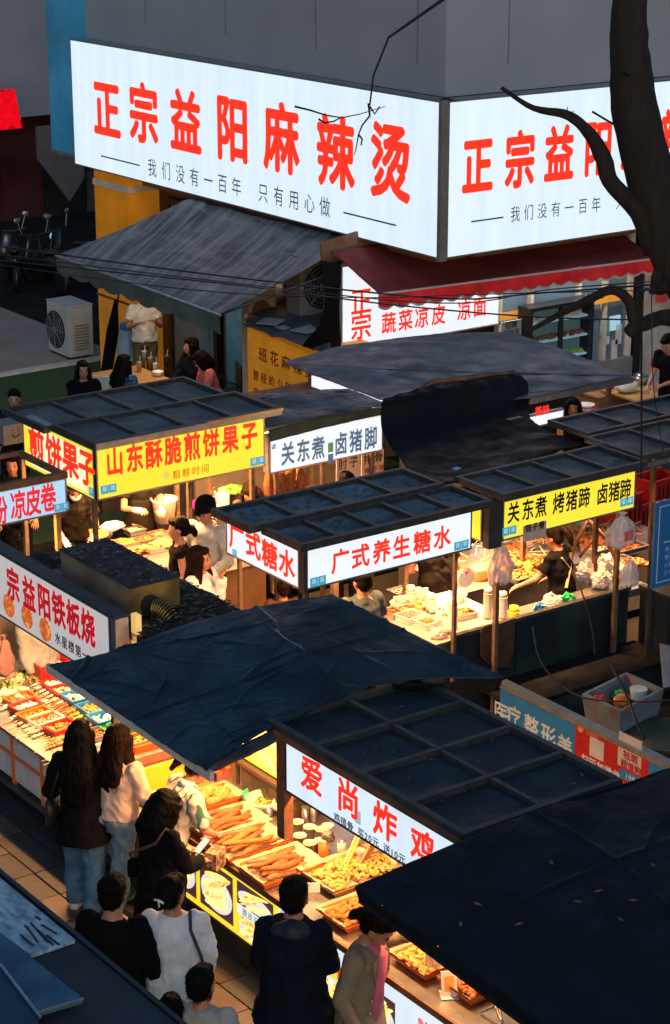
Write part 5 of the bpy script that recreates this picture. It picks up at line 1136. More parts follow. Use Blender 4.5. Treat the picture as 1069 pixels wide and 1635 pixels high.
q = tc(725, 1590); cs = thing('card_stand', 'white acrylic card stand with an orange framed card on the counter', 'card stand', q + Vector((-.04, 0, 0)), -.5)
MB().hexa([(-.055, 0, .0), (.055, 0, .0), (.055, .012, .0), (-.055, .012, .0)], [(-.055, .06, .17), (.055, .06, .17), (.055, .072, .17), (-.055, .072, .17)]).build('card', m_white, cs)
MB().hexa([(-.035, .013, .04), (.035, .013, .04), (.035, .0135, .04), (-.035, .0135, .04)], [(-.035, .045, .14), (.035, .045, .14), (.035, .0455, .14), (-.035, .0455, .14)]).build('card_print', mat('orange_card_print', (.8, .4, .1)), cs); MB().box((-.06, -.03, -.0), (.06, .1, .006)).build('base', m_white, cs)
# cups and bowls
def cup(label, grp, q, r=.038, h=.08, m=None, fill=None, nm='paper_cup'):
    t = thing(nm, label, 'cup', q, 0, grp); m = m or m_white
    MB().lathe((0, 0, 0), [(r * .75, 0), (r, h), (r * 1.06, h), (r * 1.06, h + .004), (r * .93, h + .004), (r * .7, .01)], 16).build('cup_body', m, t, smooth=True)
    if fill: MB().lathe((0, 0, h * .75), [(r * .9, 0), (r * .6, .012), (.001, .015)], 12).build('filling', fill, t, smooth=True)
    return t
for i, (px, py) in enumerate(((466, 1318), (486, 1326), (470, 1340), (503, 1348), (449, 1334), (486, 1352), (505, 1330))): cup('white paper cup of pickles, one of the cluster between strips and jars', 'paper cups clustered on the chicken counter', tc(px, py + 14) + Vector((.05, 0, 0)), .052, .095, m_cream, m_chip if i % 2 else m_veg)
for i, (px, py, m, lb) in enumerate(((422, 1282, m_veg, 'clear bowl of chopped greens wrapped in plastic on the counter'), (463, 1290, m_vegw, 'clear bag-lined bowl right of the greens bowl on the counter'))):
    q = tc(px, py + 8); t = thing('plastic_bowl', lb, 'bowl', q)
    MB().lathe((0, 0, 0), [(.09, 0), (.13, .07), (.14, .08), (.13, .075), (.08, .01)], 20).build('bowl_body', m_clear, t, smooth=True)
    mb = MB(); rr = random.Random(i)
    for k in range(60): a = rr.random() * 6.3; d = rr.random() * .09; mb.ball((d * math.cos(a), d * math.sin(a), .05 + .02 * rr.random()), (.016, .01, .008), 5, 3, .4)
    mb.build('filling', m, t)
    MB().lathe((0, 0, .05), [(.13, 0), (.16, .02), (.15, .05), (.13, .035)], 20, closed=False).build('plastic_wrap', m_clear, t, smooth=True)
q = tc(398, 1290); cd = thing('payment_card', 'turquoise payment card propped by the greens bowl', 'card', q + Vector((0, 0, 0)), .4)
MB().hexa([(-.04, 0, 0), (.04, 0, 0), (.04, .008, 0), (-.04, .008, 0)], [(-.04, .04, .15), (.04, .04, .15), (.04, .048, .15), (-.04, .048, .15)]).build('card', mat('turquoise_card', (.05, .5, .42), rough=.3), cd); MB().hexa([(-.025, -.002, .03), (.025, -.002, .03), (.025, -.001, .03), (-.025, -.001, .03)], [(-.025, .025, .12), (.025, .025, .12), (.025, .026, .12), (-.025, .026, .12)]).build('card_window', m_cream, cd)
for i, (px, py, r_, h_, m, lb) in enumerate(((516, 1372, .04, .16, m_orap, 'orange plastic tumbler with a bag of black sauce on top'), (487, 1318, .028, .15, m_steel, 'slim steel shaker left of the brown lidded jar'), (500, 1312, .028, .15, m_alu, 'slim grey shaker next to the steel one behind the cups'), (590, 1352, .04, .12, m_orap, 'orange squeeze jar beneath the chicken sign'), (606, 1360, .04, .10, mat('blue_glass_jar', (.1, .2, .3)), 'bluish jar beneath the chicken sign beside the orange jar'))):
    q = tc(px, py); t = thing('jar', lb, 'jar', q); MB().lathe((0, 0, 0), [(r_ * .9, 0), (r_, .01), (r_, h_)], 16).build('jar_body', m, t, smooth=True); MB().lathe((0, 0, h_ + .001), [(r_ * 1.05, 0), (r_ * 1.05, .015), (.0, .018)], 16).build('lid', m_steel if i else m_cream, t)
for i, (px, py, lb) in enumerate(((523, 1345, 'tied clear bag of black sauce sitting on the orange tumbler'), (573, 1385, 'tied bag of dark sauce behind the crisp tray'))):
    q = P(px, py, ZC + (.14 if i == 0 else 0)); t = thing('sauce_bag', lb, 'bag', q)
    MB().ball((0, 0, .045), (.055, .055, .05), 12, 8, .3).build('bag_of_sauce', m_dark, t, smooth=True); MB().lathe((0, 0, .08), [(.035, 0), (.015, .03), (.05, .07)], 10, closed=False).build('bag_knot', m_clear, t, smooth=True)
q = tc(617, 1385); t = thing('mixing_bowl', 'shiny steel mixing bowl under the fried chicken sign', 'bowl', q); MB().lathe((0, 0, 0), [(.06, 0), (.14, .06), (.15, .07), (.14, .068), (.06, .01), (.001, .008)], 28).build('bowl_body', m_steel, t, smooth=True)
MB().lathe((0, 0, .07), [(.156, 0), (.156, .005), (.148, .005), (.148, 0)], 28, closed=False).build('rim', m_alu, t, smooth=True)
lad = thing('sloping_rack', 'sloping wood and yellow side rack standing between the strip trays and crisps', 'rack')
a, c = tc(545, 1398), tc(590, 1350) + Vector((.0, 0, .30)); a2, c2 = tc(566, 1402), tc(612, 1366) + Vector((0, 0, .28))
MB().bar(a, c, .02, .10).build('side_rail', m_woodl, lad); MB().bar(a2, c2, .02, .08).build('side_rail', m_wood, lad); MB().bar(a + Vector((.02, -.02, .05)), c + Vector((.02, -.02, .05)), .012, .03).build('yellow_edge', m_yelp, lad)
for k in range(3): MB().bar(a.lerp(c, .25 + k * .25), a2.lerp(c2, .25 + k * .25), .012).build('cross_bar', m_rust, lad)
q = P(795, 1610, ZC); ut = thing('steel_tray', 'steel utility tray with tongs past the popcorn chicken', 'tray', q + Vector((.05, -.15, 0))); MB().box((-.2, -.15, 0), (.2, .15, .02)).build('tray_body', m_steel, ut); MB().box((-.21, -.16, .0205), (.21, -.15, .035)).box((-.21, .15, .0205), (.21, .16, .035)).build('rim', m_steel, ut)
q = P(800, 1618, ZC + .03); tg = thing('tongs', 'black handled tongs resting on the steel utility tray', 'tongs', q, .9); MB().tube([(-.12, 0, .02), (.12, .02, .01)], .006).build('arm', m_steel, tg); MB().tube([(-.12, .003, .02), (.12, .05, .01)], .006).build('arm', m_steel, tg); MB().tube([(.08, .015, .014), (.15, .03, .012)], .01).build('grip', m_black, tg)
q = P(850, 1612, ZC); tray('little tray of red glazed meat at the bottom edge beneath the navy canopy', q, .3, .2, m=m_steel); pile('glazed_meat', 'red glazed meat in the little tray at the bottom edge', 'food', (q.x, q.y, ZC + .02), .1, .06, m_oran, 40, .016, seed=9)

# ---- skewer cart
vc = thing('skewer_cart', 'long steel skewer cart with white panels framed in orange tape', 'cart')
VX = 7.75
box('counter_top', m_steel, (VX, 13.35, .78), (9.0, 17.4, .81), vc)
box('under_box', m_black, (VX + .05, 13.45, .2), (8.9, 17.3, .779), vc)
mb = MB()
for i in range(7):
    y = 13.5 + i * .55; box('white_panel', mat('dull_white_panel', (.5, .5, .52), rough=.5), (VX + .028, y + .03, .34), (VX + .04, y + .52, .56), vc); box('white_panel', MATS['dull_white_panel'], (VX + .028, y + .03, .60), (VX + .04, y + .52, .76), vc)
    mb.box((VX + .024, y - .03, .30), (VX + .045, y + .03, .78))
mb.box((VX + .02, 13.47, .565), (VX + .042, 17.3, .595)); mb.build('orange_tape', m_orap, vc)
box('lower_rail', m_frame, (VX + .0, 13.45, .24), (VX + .05, 17.3, .30), vc)
for y in (14.0, 16.8):
    wh = MB().lathe((0, 0, 0), [(.05, -.03), (.14, -.03), (.16, -.01), (.16, .01), (.14, .03), (.05, .03)], 16); wh.v = [(c + VX + .15, a + y, b + .16) for a, b, c in wh.v]; wh.build('wheel', m_black, vc, smooth=True)
ZV = .812
def V_(px, py): return P(px, py, ZV)
sk_me = {}
def skewer(kind):
    if kind in sk_me: return sk_me[kind]
    m = {'sausage': m_pink, 'squid': m_oran, 'meatball': m_white, 'mushroom': m_dark, 'beef': m_brown, 'greens': m_veg, 'tofu': m_vegw, 'nugget': m_fried, 'pale': m_cream}[kind]
    st = MB().tube([(-.15, 0, .012), (.14, 0, .012)], .0025, 4).mesh('stick', m_stick)
    mb = MB(); r = random.Random(hash(kind) % 97 if 0 else len(kind))
    if kind == 'sausage': mb.tube([(-.04, 0, .014), (.0, .002, .016), (.13, 0, .014)], [.012, .015, .012], 6)
    elif kind == 'squid': 
        for k in range(7): mb.ball((.0 + k * .02, (-1) ** k * .006, .015), (.013, .022, .009), 6, 4, .5)
    elif kind in ('meatball', 'nugget'):
        for k in range(5): mb.ball((.0 + k * .03, 0, .016), (.015, .016, .015), 7, 5, .15)
    else:
        for k in range(5): mb.ball((-.01 + k * .028, r.uniform(-.004, .004), .014), (.016, .018 + r.uniform(0, .006), .011), 6, 4, .6)
    sk_me[kind] = (st, mb.mesh('food_pieces', m, True)); return sk_me[kind]
def skewers(kind, label, grp, p0, p1, n, rz, layers=1, L=1.):
    a, b2 = V_(*p0), V_(*p1)
    for i in range(n):
        st, fm = skewer(kind); q = a.lerp(b2, i / max(1, n - 1)) + Vector((random.uniform(-.012, .012), random.uniform(-.012, .012), (i % layers) * .016))
        o = bpy.data.objects.new('skewer', st); COL.objects.link(o); o.location = q; o.rotation_euler = (0, random.uniform(-.03, .03), rz + random.uniform(-.08, .08)); o.scale = (L, 1, 1); tag(o, label, 'skewer', grp)
        f = bpy.data.objects.new('food_pieces', fm); COL.objects.link(f); f.parent = o
SKR = .9
skewers('sausage', 'pink sausage skewer laid in the row at the cart front', 'pink sausage skewers', (62, 1170), (75, 1146), 9, .15, 2)
skewers('sausage', 'pink sausage skewer laid in the row at the cart front', 'pink sausage skewers', (58, 1160), (36, 1140), 7, .15, 2)
skewers('meatball', 'white fish ball skewer in the rows by the orange tubs', 'white fish ball skewers', (18, 1152), (60, 1128), 9, .25, 2)
skewers('squid', 'orange grilled squid skewer near the black haired woman', 'orange squid skewers', (76, 1196), (100, 1165), 11, .2, 2)
skewers('squid', 'orange grilled squid skewer near the black haired woman', 'orange squid skewers', (88, 1215), (112, 1190), 9, .2, 2)
skewers('beef', 'brown meat skewer in the long middle row of the cart', 'brown meat skewers', (118, 1150), (75, 1098), 15, .35, 2)
skewers('pale', 'pale rolled skewer in the upper rows of the cart', 'pale rolled skewers', (95, 1130), (55, 1098), 14, .3, 2)
skewers('pale', 'pale rolled skewer in the upper rows of the cart', 'pale rolled skewers', (108, 1118), (72, 1085), 12, .3, 2)
skewers('mushroom', 'dark mushroom skewer in the far row next to blue tubs', 'dark mushroom skewers', (150, 1150), (100, 1108), 16, .5, 2)
skewers('greens', 'green vegetable skewer in the steel tray at the far end', 'green vegetable skewers', (30, 1085), (72, 1088), 10, 1.2, 2)
skewers('greens', 'green vegetable skewer in the steel tray at the far end', 'green vegetable skewers', (130, 1160), (112, 1142), 8, .3, 2)
skewers('tofu', 'pale tofu skewer in the steel tray at the far end', 'pale tofu skewers', (18, 1098), (50, 1078), 11, 1.1, 2)
skewers('nugget', 'round brown fried ball skewer beside the post', 'brown ball skewers', (150, 1178), (168, 1168), 9, .4, 2)
skewers('nugget', 'round brown fried ball skewer beside the post', 'brown ball skewers', (146, 1190), (164, 1182), 7, .4, 2)
skewers('meatball', 'white cube skewer at the near left rows', 'white cube skewers', (2, 1135), (28, 1118), 8, .25, 2)
skewers('beef', 'dark beef skewer near the post on the cart', 'dark beef skewers', (120, 1182), (140, 1162), 9, .3, 2)
skewers('beef', 'brown meat skewer in the second long row of the cart', 'more brown meat skewers', (128, 1142), (85, 1090), 16, .4, 2)
skewers('nugget', 'brown ball skewer in the row between sausages and mushrooms', 'brown ball skewers in the middle', (108, 1158), (84, 1130), 10, .3, 2)
skewers('tofu', 'pale tofu skewer in the row left of the squid', 'pale tofu skewers near the squid', (52, 1178), (30, 1158), 9, .2, 2)
skewers('squid', 'orange squid skewer at the near edge of the cart', 'orange squid skewers at the edge', (100, 1232), (122, 1212), 8, .2, 2)
skewers('beef', 'brown meat skewer at the near corner of the cart', 'brown meat skewers at the near corner', (128, 1222), (150, 1200), 9, .3, 2)
skewers('sausage', 'pink sausage skewer beside the clear tub', 'pink sausage skewers by the clear tub', (96, 1190), (84, 1168), 6, .2, 2)
def tub(label, px, py, lx, ly, m, fill, rz=0., h=.07, z=ZV, nm='food_tub'):
    q = P(px, py, z); t = thing(nm, label, 'tub', q, rz)
    mb = MB(); w_ = .008
    mb.box((-lx / 2, -ly / 2, 0), (lx / 2, ly / 2, .008)).box((-lx / 2, -ly / 2, .009), (lx / 2, -ly / 2 + w_, h)).box((-lx / 2, ly / 2 - w_, .009), (lx / 2, ly / 2, h)).box((-lx / 2, -ly / 2 + w_ + .001, .009), (-lx / 2 + w_, ly / 2 - w_ - .001, h)).box((lx / 2 - w_, -ly / 2 + w_ + .001, .009), (lx / 2, ly / 2 - w_ - .001, h))
    mb.build('tub_body', m, t)
    mb = MB(); e = .012
    mb.box((-lx / 2 - e, -ly / 2 - e, h + .001), (lx / 2 + e, -ly / 2 + w_, h + .009)).box((-lx / 2 - e, ly / 2 - w_, h + .001), (lx / 2 + e, ly / 2 + e, h + .009)).box((-lx / 2 - e, -ly / 2 + w_ + .001, h + .001), (-lx / 2 + w_, ly / 2 - w_ - .001, h + .009)).box((lx / 2 - w_, -ly / 2 + w_ + .001, h + .001), (lx / 2 + e, ly / 2 - w_ - .001, h + .009)); mb.build('rim', m, t)
    if fill:
        mb = MB(); r = random.Random(int(px * 7 + py))
        n = int(lx * ly * 900) + 12
        for i in range(n): mb.ball((r.uniform(-.42, .42) * lx, r.uniform(-.42, .42) * ly, h * .55 + r.uniform(0, .02)), (r.uniform(.012, .024), r.uniform(.010, .018), .012), 6, 4, .5, Matrix.Rotation(r.random() * 6, 3, 'Z'))
        o = mb.build('filling', fill, t, smooth=True); o['kind'] = 'stuff'
    return t
q = V_(42, 1088); tray('big steel tray of pale vegetable skewers at the far end of the cart', V_(46, 1090) - Vector((0, 0, .0)), .75, .5, h=.03, m=m_steel, paper=False)
tub('left orange tub with a pink block at the cart front rows', 32, 1124, .26, .16, m_orap, m_pink, .1); tub('orange tub with white slices, second in the row at cart front', 42, 1137, .26, .16, m_redp, m_white, .1); tub('orange tub with sliced ham nearest the wire basket', 56, 1150, .28, .17, m_orap, m_oran, .1)
tub('orange tub with orange slab beside the black haired woman', 98, 1170, .26, .2, m_redp, m_oran, .1); tub('clear tub of pinkish scraps in front of the red tub', 72, 1158, .28, .2, m_clear, m_pink, .1)
tub('tall red basket of white packets at the far corner of the cart', 80, 1078, .34, .3, m_redp, m_white, .0, .16); tub('red tub of white slices under the canopy rail, furthest of its row', 92, 1100, .26, .2, m_redp, m_white, 0); tub('second red tub of white slices under the canopy rail', 106, 1110, .26, .2, m_redp, m_vegw, 0)
tub('blue tub of white dumplings under the canopy rail', 128, 1122, .28, .24, m_bluep, m_white, 0, .08); tub('blue tub of yellow rolls, middle of three under the rail', 153, 1140, .28, .24, m_bluep, m_chip, 0, .08); tub('blue tub with white pack, nearest the post', 170, 1156, .28, .22, m_bluep, m_white, 0, .08)
tub('tub of green beans behind the post', 196, 1170, .36, .2, m_greenp, m_veg, 0, .07); tub('orange tub of green cucumbers under the canopy edge', 232, 1190, .36, .26, m_orap, m_veg, 0, .07); tub('pink stacked tub under the cucumber tub', 236, 1208, .42, .26, m_pink, None, 0, .08)
tub('clear tub with steel ladles between the two women', 162, 1208, .26, .2, m_clear, m_alu, 0); tub('tub of red brown noodles between the two women', 160, 1180, .22, .2, m_steel, m_brown, 0)
pile('potato_balls', 'pile of pale potatoes at the left edge of the cart', 'food', tuple(V_(8, 1118)), .22, .14, m_vegw, 26, .04, seed=12, hh=.05)
pile('chopped_greens', 'green crumbs scattered by the first tub at the left edge', 'food', tuple(V_(2, 1098)), .16, .12, m_veg, 50, .02, seed=13)

# ---- pancake stall interior
ZJ = .852
tub('deep black tub of dumpling dough behind the corner post', 178, 812, .42, .3, m_black, m_vegw, 0, .2, ZJ)
bq = P(262, 815, 1.05); bt = thing('bucket', 'big white bucket of mustard batter held by the aproned vendor', 'bucket', (bq.x, bq.y, .92)); MB().lathe((0, 0, 0), [(.11, 0), (.14, .25), (.15, .26), (.135, .255), (.12, .2)], 24, closed=True).build('bucket_body', m_white, bt, smooth=True); MB().lathe((0, 0, .2), [(.125, 0), (.08, .015), (.001, .01)], 20).build('batter', m_chip, bt, smooth=True)
MB().lathe((0, 0, .262), [(.155, 0), (.155, .012), (.14, .012)], 24, closed=False).build('rim', m_white, bt)
for i, (px, py, lx, ly, m, f, lb) in enumerate(((215, 852, .2, .16, m_steel, m_vegw, 'steel tub of pale sauce left on the pancake counter'), (232, 866, .2, .16, m_steel, m_gold, 'steel tub of golden crumbs in the middle of the pancake counter'), (252, 858, .2, .16, m_steel, m_oran, 'steel tub of orange chilli beside the chatting ponytail woman'), (205, 872, .22, .16, m_steel, m_veg, 'steel tub of chopped herbs near the white cloth'), (245, 880, .2, .16, m_steel, m_chip, 'steel tub of yellow egg mix nearest the duct box'), (330, 862, .3, .2, m_steel, m_gold, 'wide steel tub of golden fillings right of the ponytail woman'), (345, 880, .3, .2, m_steel, m_oran, 'wide steel tub of orange fillings right of the ponytail woman'), (225, 838, .3, .18, m_woodl, m_fried, 'wooden tray of fried dough on the pancake counter'))):
    tub(lb, px, py, lx, ly, m, f, .0, .05, ZJ)
q = P(178, 845, ZJ); tag(MB().ball((q.x, q.y, q.z + .03), (.16, .1, .06), 14, 8, .3).build('folded_towel', mat('white_towel', (.75, .72, .7), rough=.8), smooth=True), 'white folded towel with a red mark on the pancake counter', 'towel')
gr = thing('griddle', 'round black pancake griddle in front of the masked vendor', 'griddle', P(140, 862, ZJ) + Vector((.1, .05, 0))); MB().lathe((0, 0, 0), [(.2, 0), (.22, .03), (.2, .035), (.001, .03)], 28).build('plate', m_black, gr, smooth=True); MB().lathe((0, 0, .036), [(.18, 0), (.17, .004), (.001, .005)], 24).build('pancake', m_chip, gr, smooth=True)
q = P(357, 820, ZJ); mj = thing('sauce_jug', 'tall white sauce jug on the right of the pancake counter', 'jug', q + Vector((.05, .1, .0))); MB().lathe((0, 0, 0), [(.07, 0), (.08, .02), (.08, .2), (.05, .24)], 18).build('jug_body', m_white, mj, smooth=True); MB().lathe((0, 0, .241), [(.052, 0), (.052, .03), (.03, .04)], 14).build('lid', m_cream, mj)
pile('lettuce', 'heap of green lettuce behind the pancake counter right end', 'food', tuple(P(366, 790, .95)), .16, .12, mat('bright_lettuce', (.1, .4, .05), rough=.5, col2=(.3, .6, .12), scale=20), 50, .035, seed=15, hh=.09)
q = P(312, 806, .95); tag(MB().ball((q.x, q.y, q.z), (.07, .06, .06), 10, 7, .3).build('magenta_cloth', mat('magenta_cloth', (.7, .02, .35), rough=.8), smooth=True), 'magenta cloth bundle behind the black cap', 'cloth')
sp = thing('spring_stand', 'coiled metal rack standing near the right post of the pancake stall', 'rack'); a = at(342, 835, Y=18.3); mb = MB(); mb.tube([a + Vector((.03 * math.cos(k * .8), .03 * math.sin(k * .8), k * .006)) for k in range(60)], .006, 5); mb.build('coil', m_steel, sp); MB().tube([a, a + Vector((0, 0, .4))], .008).build('rod', m_rust, sp)
bxs = thing('plastic_boxes', 'stack of white storage tubs on a rack at the back of the pancake stall', 'shelf'); q = P(300, 800, .9)
for k in range(3): MB().box((q.x, q.y + .6, .95 + k * .13), (q.x + .4, q.y + .85, .95 + k * .13 + .1)).build('drawer', m_white if k != 1 else m_steel, bxs, bevel=.01)
MB().box((q.x - .05, q.y + .55, .0), (q.x + .45, q.y + .9, .94)).build('stand', m_steel, bxs)
for i, (px, py, m, lb) in enumerate(((190, 872, m_gold, 'heap of golden crullers at the near edge of the pancake counter'), (222, 884, m_oran, 'heap of orange sausage on the pancake counter beside the duct box'), (262, 872, m_chip, 'heap of pale pancakes left of the ponytail woman'), (318, 878, m_veg, 'heap of green herbs right of the ponytail woman'), (300, 850, m_gold, 'heap of golden crackers behind the ponytail woman'), (365, 850, m_chip, 'heap of yellow food by the white jug'))): pile('counter_food', lb, 'food', tuple(P(px, py, ZJ)), .15, .10, m, 50, .026, seed=50 + i, hh=.05)
# ---- braised pork stall contents
for i, (px, py, m, lb) in enumerate(((475, 800, m_dfood, 'dark pot of braise behind the brown haired diner'), (500, 795, m_fried, 'pot of fried pieces under the white braised pork sign'), (610, 790, m_dfood, 'pot of dark braise beside the white plastic bag'), (640, 785, m_gold, 'golden pot nearest the black plastic cover'))): tub(lb, px, py, .34, .26, m_steel, m, 0, .1, .86)
hk = thing('roast_ducks', 'row of hooks with hanging roast meat at the left of the braised stall', 'meat'); a, c = at(430, 790, Y=18.2), at(480, 780, Y=18.2); 
for k in range(4):
    p = a.lerp(c, k / 3); p.z = 1.9; MB().tube([p, p - Vector((0, 0, .12))], .004, 4).build('hook', m_steel, hk); MB().ball(p - Vector((0, 0, .27)), (.07, .06, .15), 9, 7, .5).build('roast_piece', m_fried, hk, smooth=True)
q = P(617, 775, .95); tag(MB().ball((q.x, q.y, q.z), (.09, .07, .09), 8, 6, .7).build('crumpled_bag', m_white, smooth=True), 'crumpled white bag at the right end of the braised pork stall', 'bag')

# ---- sweet soup counter: towers of cups, tubs, bags
ZS = .868
def stack(label, px, py, r=.05, h=.22, m=None, z=ZS, nm='cup_stack', cat='cups'):
    q = P(px, py, z); t = thing(nm, label, cat, q); n = int(h / .022)
    for k in range(n): MB().lathe((0, 0, k * .022), [(r * 1.0 - k * .0005, 0), (r * .92, .02)], 16, closed=(k in (0, n - 1))).build('cup', m or m_white, t, smooth=True)
    MB().lathe((0, 0, n * .022), [(r * .9, 0), (r * .78, .05), (.001, .05)], 16).build('top_cup', m or m_white, t, smooth=True)
    return t
m_gcup = mat('warm_white_cup', (.8, .74, .7), rough=.4)  # plain warm white plastic, no emission
stack('tall stack of upturned white cups nearest the stall post', 722, 1004, .055, .26, m_gcup); stack('short stack of white cups in front of the black shirted man', 655, 962, .055, .15, m_gcup); stack('stack of white cups with a clear lid, right of the short stack', 687, 972, .06, .12, m_gcup); stack('stack of translucent tubs between the cup towers', 700, 1000, .045, .1, m_clear)
tub('clear food box of pink pieces at the left of the cup stacks', 655, 990, .24, .2, m_clear, m_pink, .1, .06, ZS); tub('clear food box of red pieces right of the pink box', 683, 1000, .2, .18, m_clear, m_oran, .1, .06, ZS)
pile('noodle_heap', 'warm lit heap of dumplings on the pale counter cloth', 'food', tuple(P(665, 975, ZS)), .2, .15, m_chip, 60, .022, seed=17)
pile('noodle_heap', 'heap of pale dumplings behind the tall cup stack', 'food', tuple(P(705, 975, ZS)), .14, .15, m_cream, 50, .022, seed=18)
q = P(710, 1014, ZS); sc = thing('scissors', 'black handled scissors on the counter edge by the tall cup stack', 'scissors', q, .3); MB().tube([(-.1, 0, .01), (.05, 0, .01)], .006).build('blade', m_steel, sc); MB().tube([(.05 + .03 * math.cos(a), .02 + .025 * math.sin(a), .01) for a in [i * .6 for i in range(11)]], .006).build('handle', m_black, sc); MB().tube([(.05 + .03 * math.cos(a), -.03 + .025 * math.sin(a), .01) for a in [i * .6 for i in range(11)]], .006).build('handle', m_black, sc)
for i, (px, py, s_, lb) in enumerate(((640, 970, .11, 'crumpled clear bag at the left end of the pale counter'), (672, 955, .10, 'crumpled clear bag between the two cup stacks'), (700, 1018, .09, 'crumpled clear bag next to the scissors'), (730, 960, .10, 'crumpled bag behind the round tag'))):
    q = P(px, py, ZS); tag(crumple('clear_bag', m_bag, (q.x, q.y, ZS + s_ * .5), (s_, s_ * .8, s_ * .7), i * 7 + 2), lb, 'bag')
for i, (px, py, m, lb) in enumerate(((622, 985, m_gold, 'steel tub of golden balls at the left of the pale counter'), (640, 950, m_pink, 'steel tub of pink cubes near the slate shirted man'), (740, 985, m_oran, 'steel tub of orange pieces right of the sweet soup post'))): tub(lb, px, py, .22, .18, m_steel, m, 0, .05, ZS)
# ---- yellow pork stall contents
for i, (px, py, h, r_, m, lb) in enumerate(((778, 985, .28, .05, m_cream, 'tall stack of beige paper bowls left of the grey bag'), (802, 985, .24, .05, m_cream, 'stack of beige paper bowls right of the post'), (820, 985, .08, .06, m_yelp, 'yellow drum tin on the shelf beside the bowl stacks'))): stack(lb, px, py, r_, h, m, .88, cat='bowls')
zz = .845
for i, (px, py, lx, ly, m, f, lb) in enumerate(((815, 905, .35, .25, m_steel, m_dfood, 'steel tub of dark trotters left of the vendor arm'), (835, 925, .35, .25, m_steel, m_gold, 'steel tub of golden trotters before the vendor'), (820, 880, .35, .25, m_steel, m_fried, 'steel tub of roasted trotters at the upper left of the vendor'), (850, 870, .35, .25, m_steel, m_chip, 'steel tub of pale noodles behind the vendor head'), (930, 860, .4, .25, m_steel, m_chip, 'wide steel tub of pale rolls behind the curved stand'), (975, 850, .4, .25, m_steel, m_gold, 'wide steel tub of golden rolls right of the curved stand'), (960, 880, .4, .25, m_steel, m_vegw, 'wide steel tub of white radish right of the vendor ponytail'), (1000, 880, .4, .25, m_steel, m_fried, 'steel tub of brown pieces under the hanging bag'), (985, 905, .4, .25, m_steel, m_brown, 'steel tub of dark sticks at the right counter end'), (1000, 860, .36, .25, m_steel, m_oran, 'steel tub of orange pieces at the far right counter'))): tub(lb, px, py, lx, ly, m, f, 0, .06, zz)
for i, (px, py, m, lb) in enumerate(((830, 895, m_dfood, 'heap of glazed trotters around the vendor left hand'), (850, 905, m_gold, 'heap of golden braised food in front of the vendor'), (905, 850, m_chip, 'heap of pale rolls behind the vendor head'), (945, 870, m_fried, 'heap of roasted pieces left of the stand foot'), (985, 870, m_gold, 'heap of golden pieces right of the stand'), (1010, 905, m_dfood, 'heap of dark braised pieces at the far right end'), (875, 840, m_oran, 'heap of orange pieces beneath the yellow sign middle'), (780, 915, m_chip, 'heap of pale noodles left of the grey bag'))): pile('braised_food', lb, 'food', tuple(P(px, py, zz + .03)), .17, .12, m, 70, .028, seed=30 + i, hh=.07)
mb = MB(); rr = random.Random(4)
for k in range(60): x, y = rr.uniform(13.4, 16.0), rr.uniform(16.1, 17.0); a = rr.random() * 3; mb.tube([(x, y, .92), (x + .25 * math.cos(a), y + .25 * math.sin(a), .95)], .004, 4)
tag(mb.build('bamboo_skewers', m_stick), 'scatter of bamboo skewers sticking out over the yellow stall tubs', 'skewers', kind='stuff')
def bag(label, q, w_, h_, m, handles=True, jit=.35):
    t = thing('plastic_bag', label, 'bag', q); V = []; F = []; n = 40; K = 18; sd = random.random() * 20
    for k in range(K + 1):
        u = k / K; prof = w_ * (.22 + .78 * min(1, u * 1.9) ** .7) * (1 if u < .86 else math.sqrt(max(.02, 1 - ((u - .86) / .14) ** 2)))
        for j in range(n):
            a = 2 * math.pi * j / n; f = 1 + .16 * math.sin(5 * a + sd) * (1 - u * .6) + .10 * math.sin(11 * a + sd * 2 + u * 4) + .30 * noise.noise(Vector((math.cos(a) * 2.2, math.sin(a) * 2.2, u * 4 + sd)))
            V.append((prof * f * math.cos(a), prof * .55 * f * math.sin(a), -h_ * u * (1 + .05 * math.sin(3 * a + sd))))
    for k in range(K):
        for j in range(n): F.append((k * n + j, k * n + (j + 1) % n, (k + 1) * n + (j + 1) % n, (k + 1) * n + j))
    F.append(tuple(K * n + j for j in range(n))); MB().add(V, F).build('bag_body', m, t, smooth=True)
    MB().lathe((0, 0, -.01), [(w_ * .25, 0), (w_ * .1, h_ * .05), (w_ * .3, h_ * .16)], 10, closed=False).build('bag_neck', m, t, smooth=True)
    return t
bgs = bag('pinkish printed carrier bag hanging at the left edge under the barbecue sign', P(6, 1022, 1.25), .09, .36, mat('pale_pink_bag', (.3, .15, .14), rough=.5))
q = at(800, 868, Y=14.72); bag('grey white carrier bags hanging from the post under the yellow sign', q, .13, .42, m_bag)
q = at(993, 825, Y=14.55); t = bag('printed pale bag bunch hanging at right end of the yellow sign', q, .17, .32, m_bag); MB().hexa([(-.05, -.115, -.22), (.05, -.115, -.22), (.05, -.11, -.22), (-.05, -.11, -.22)], [(-.06, -.115, -.12), (.06, -.115, -.12), (.06, -.11, -.12), (-.06, -.11, -.12)]).build('red_print', mat('soft_red_print', (.6, .15, .12)), t)
q = at(1005, 895, Y=14.6); bag('pinkish bag hanging below the printed bag bunch', q, .11, .28, m_bag)
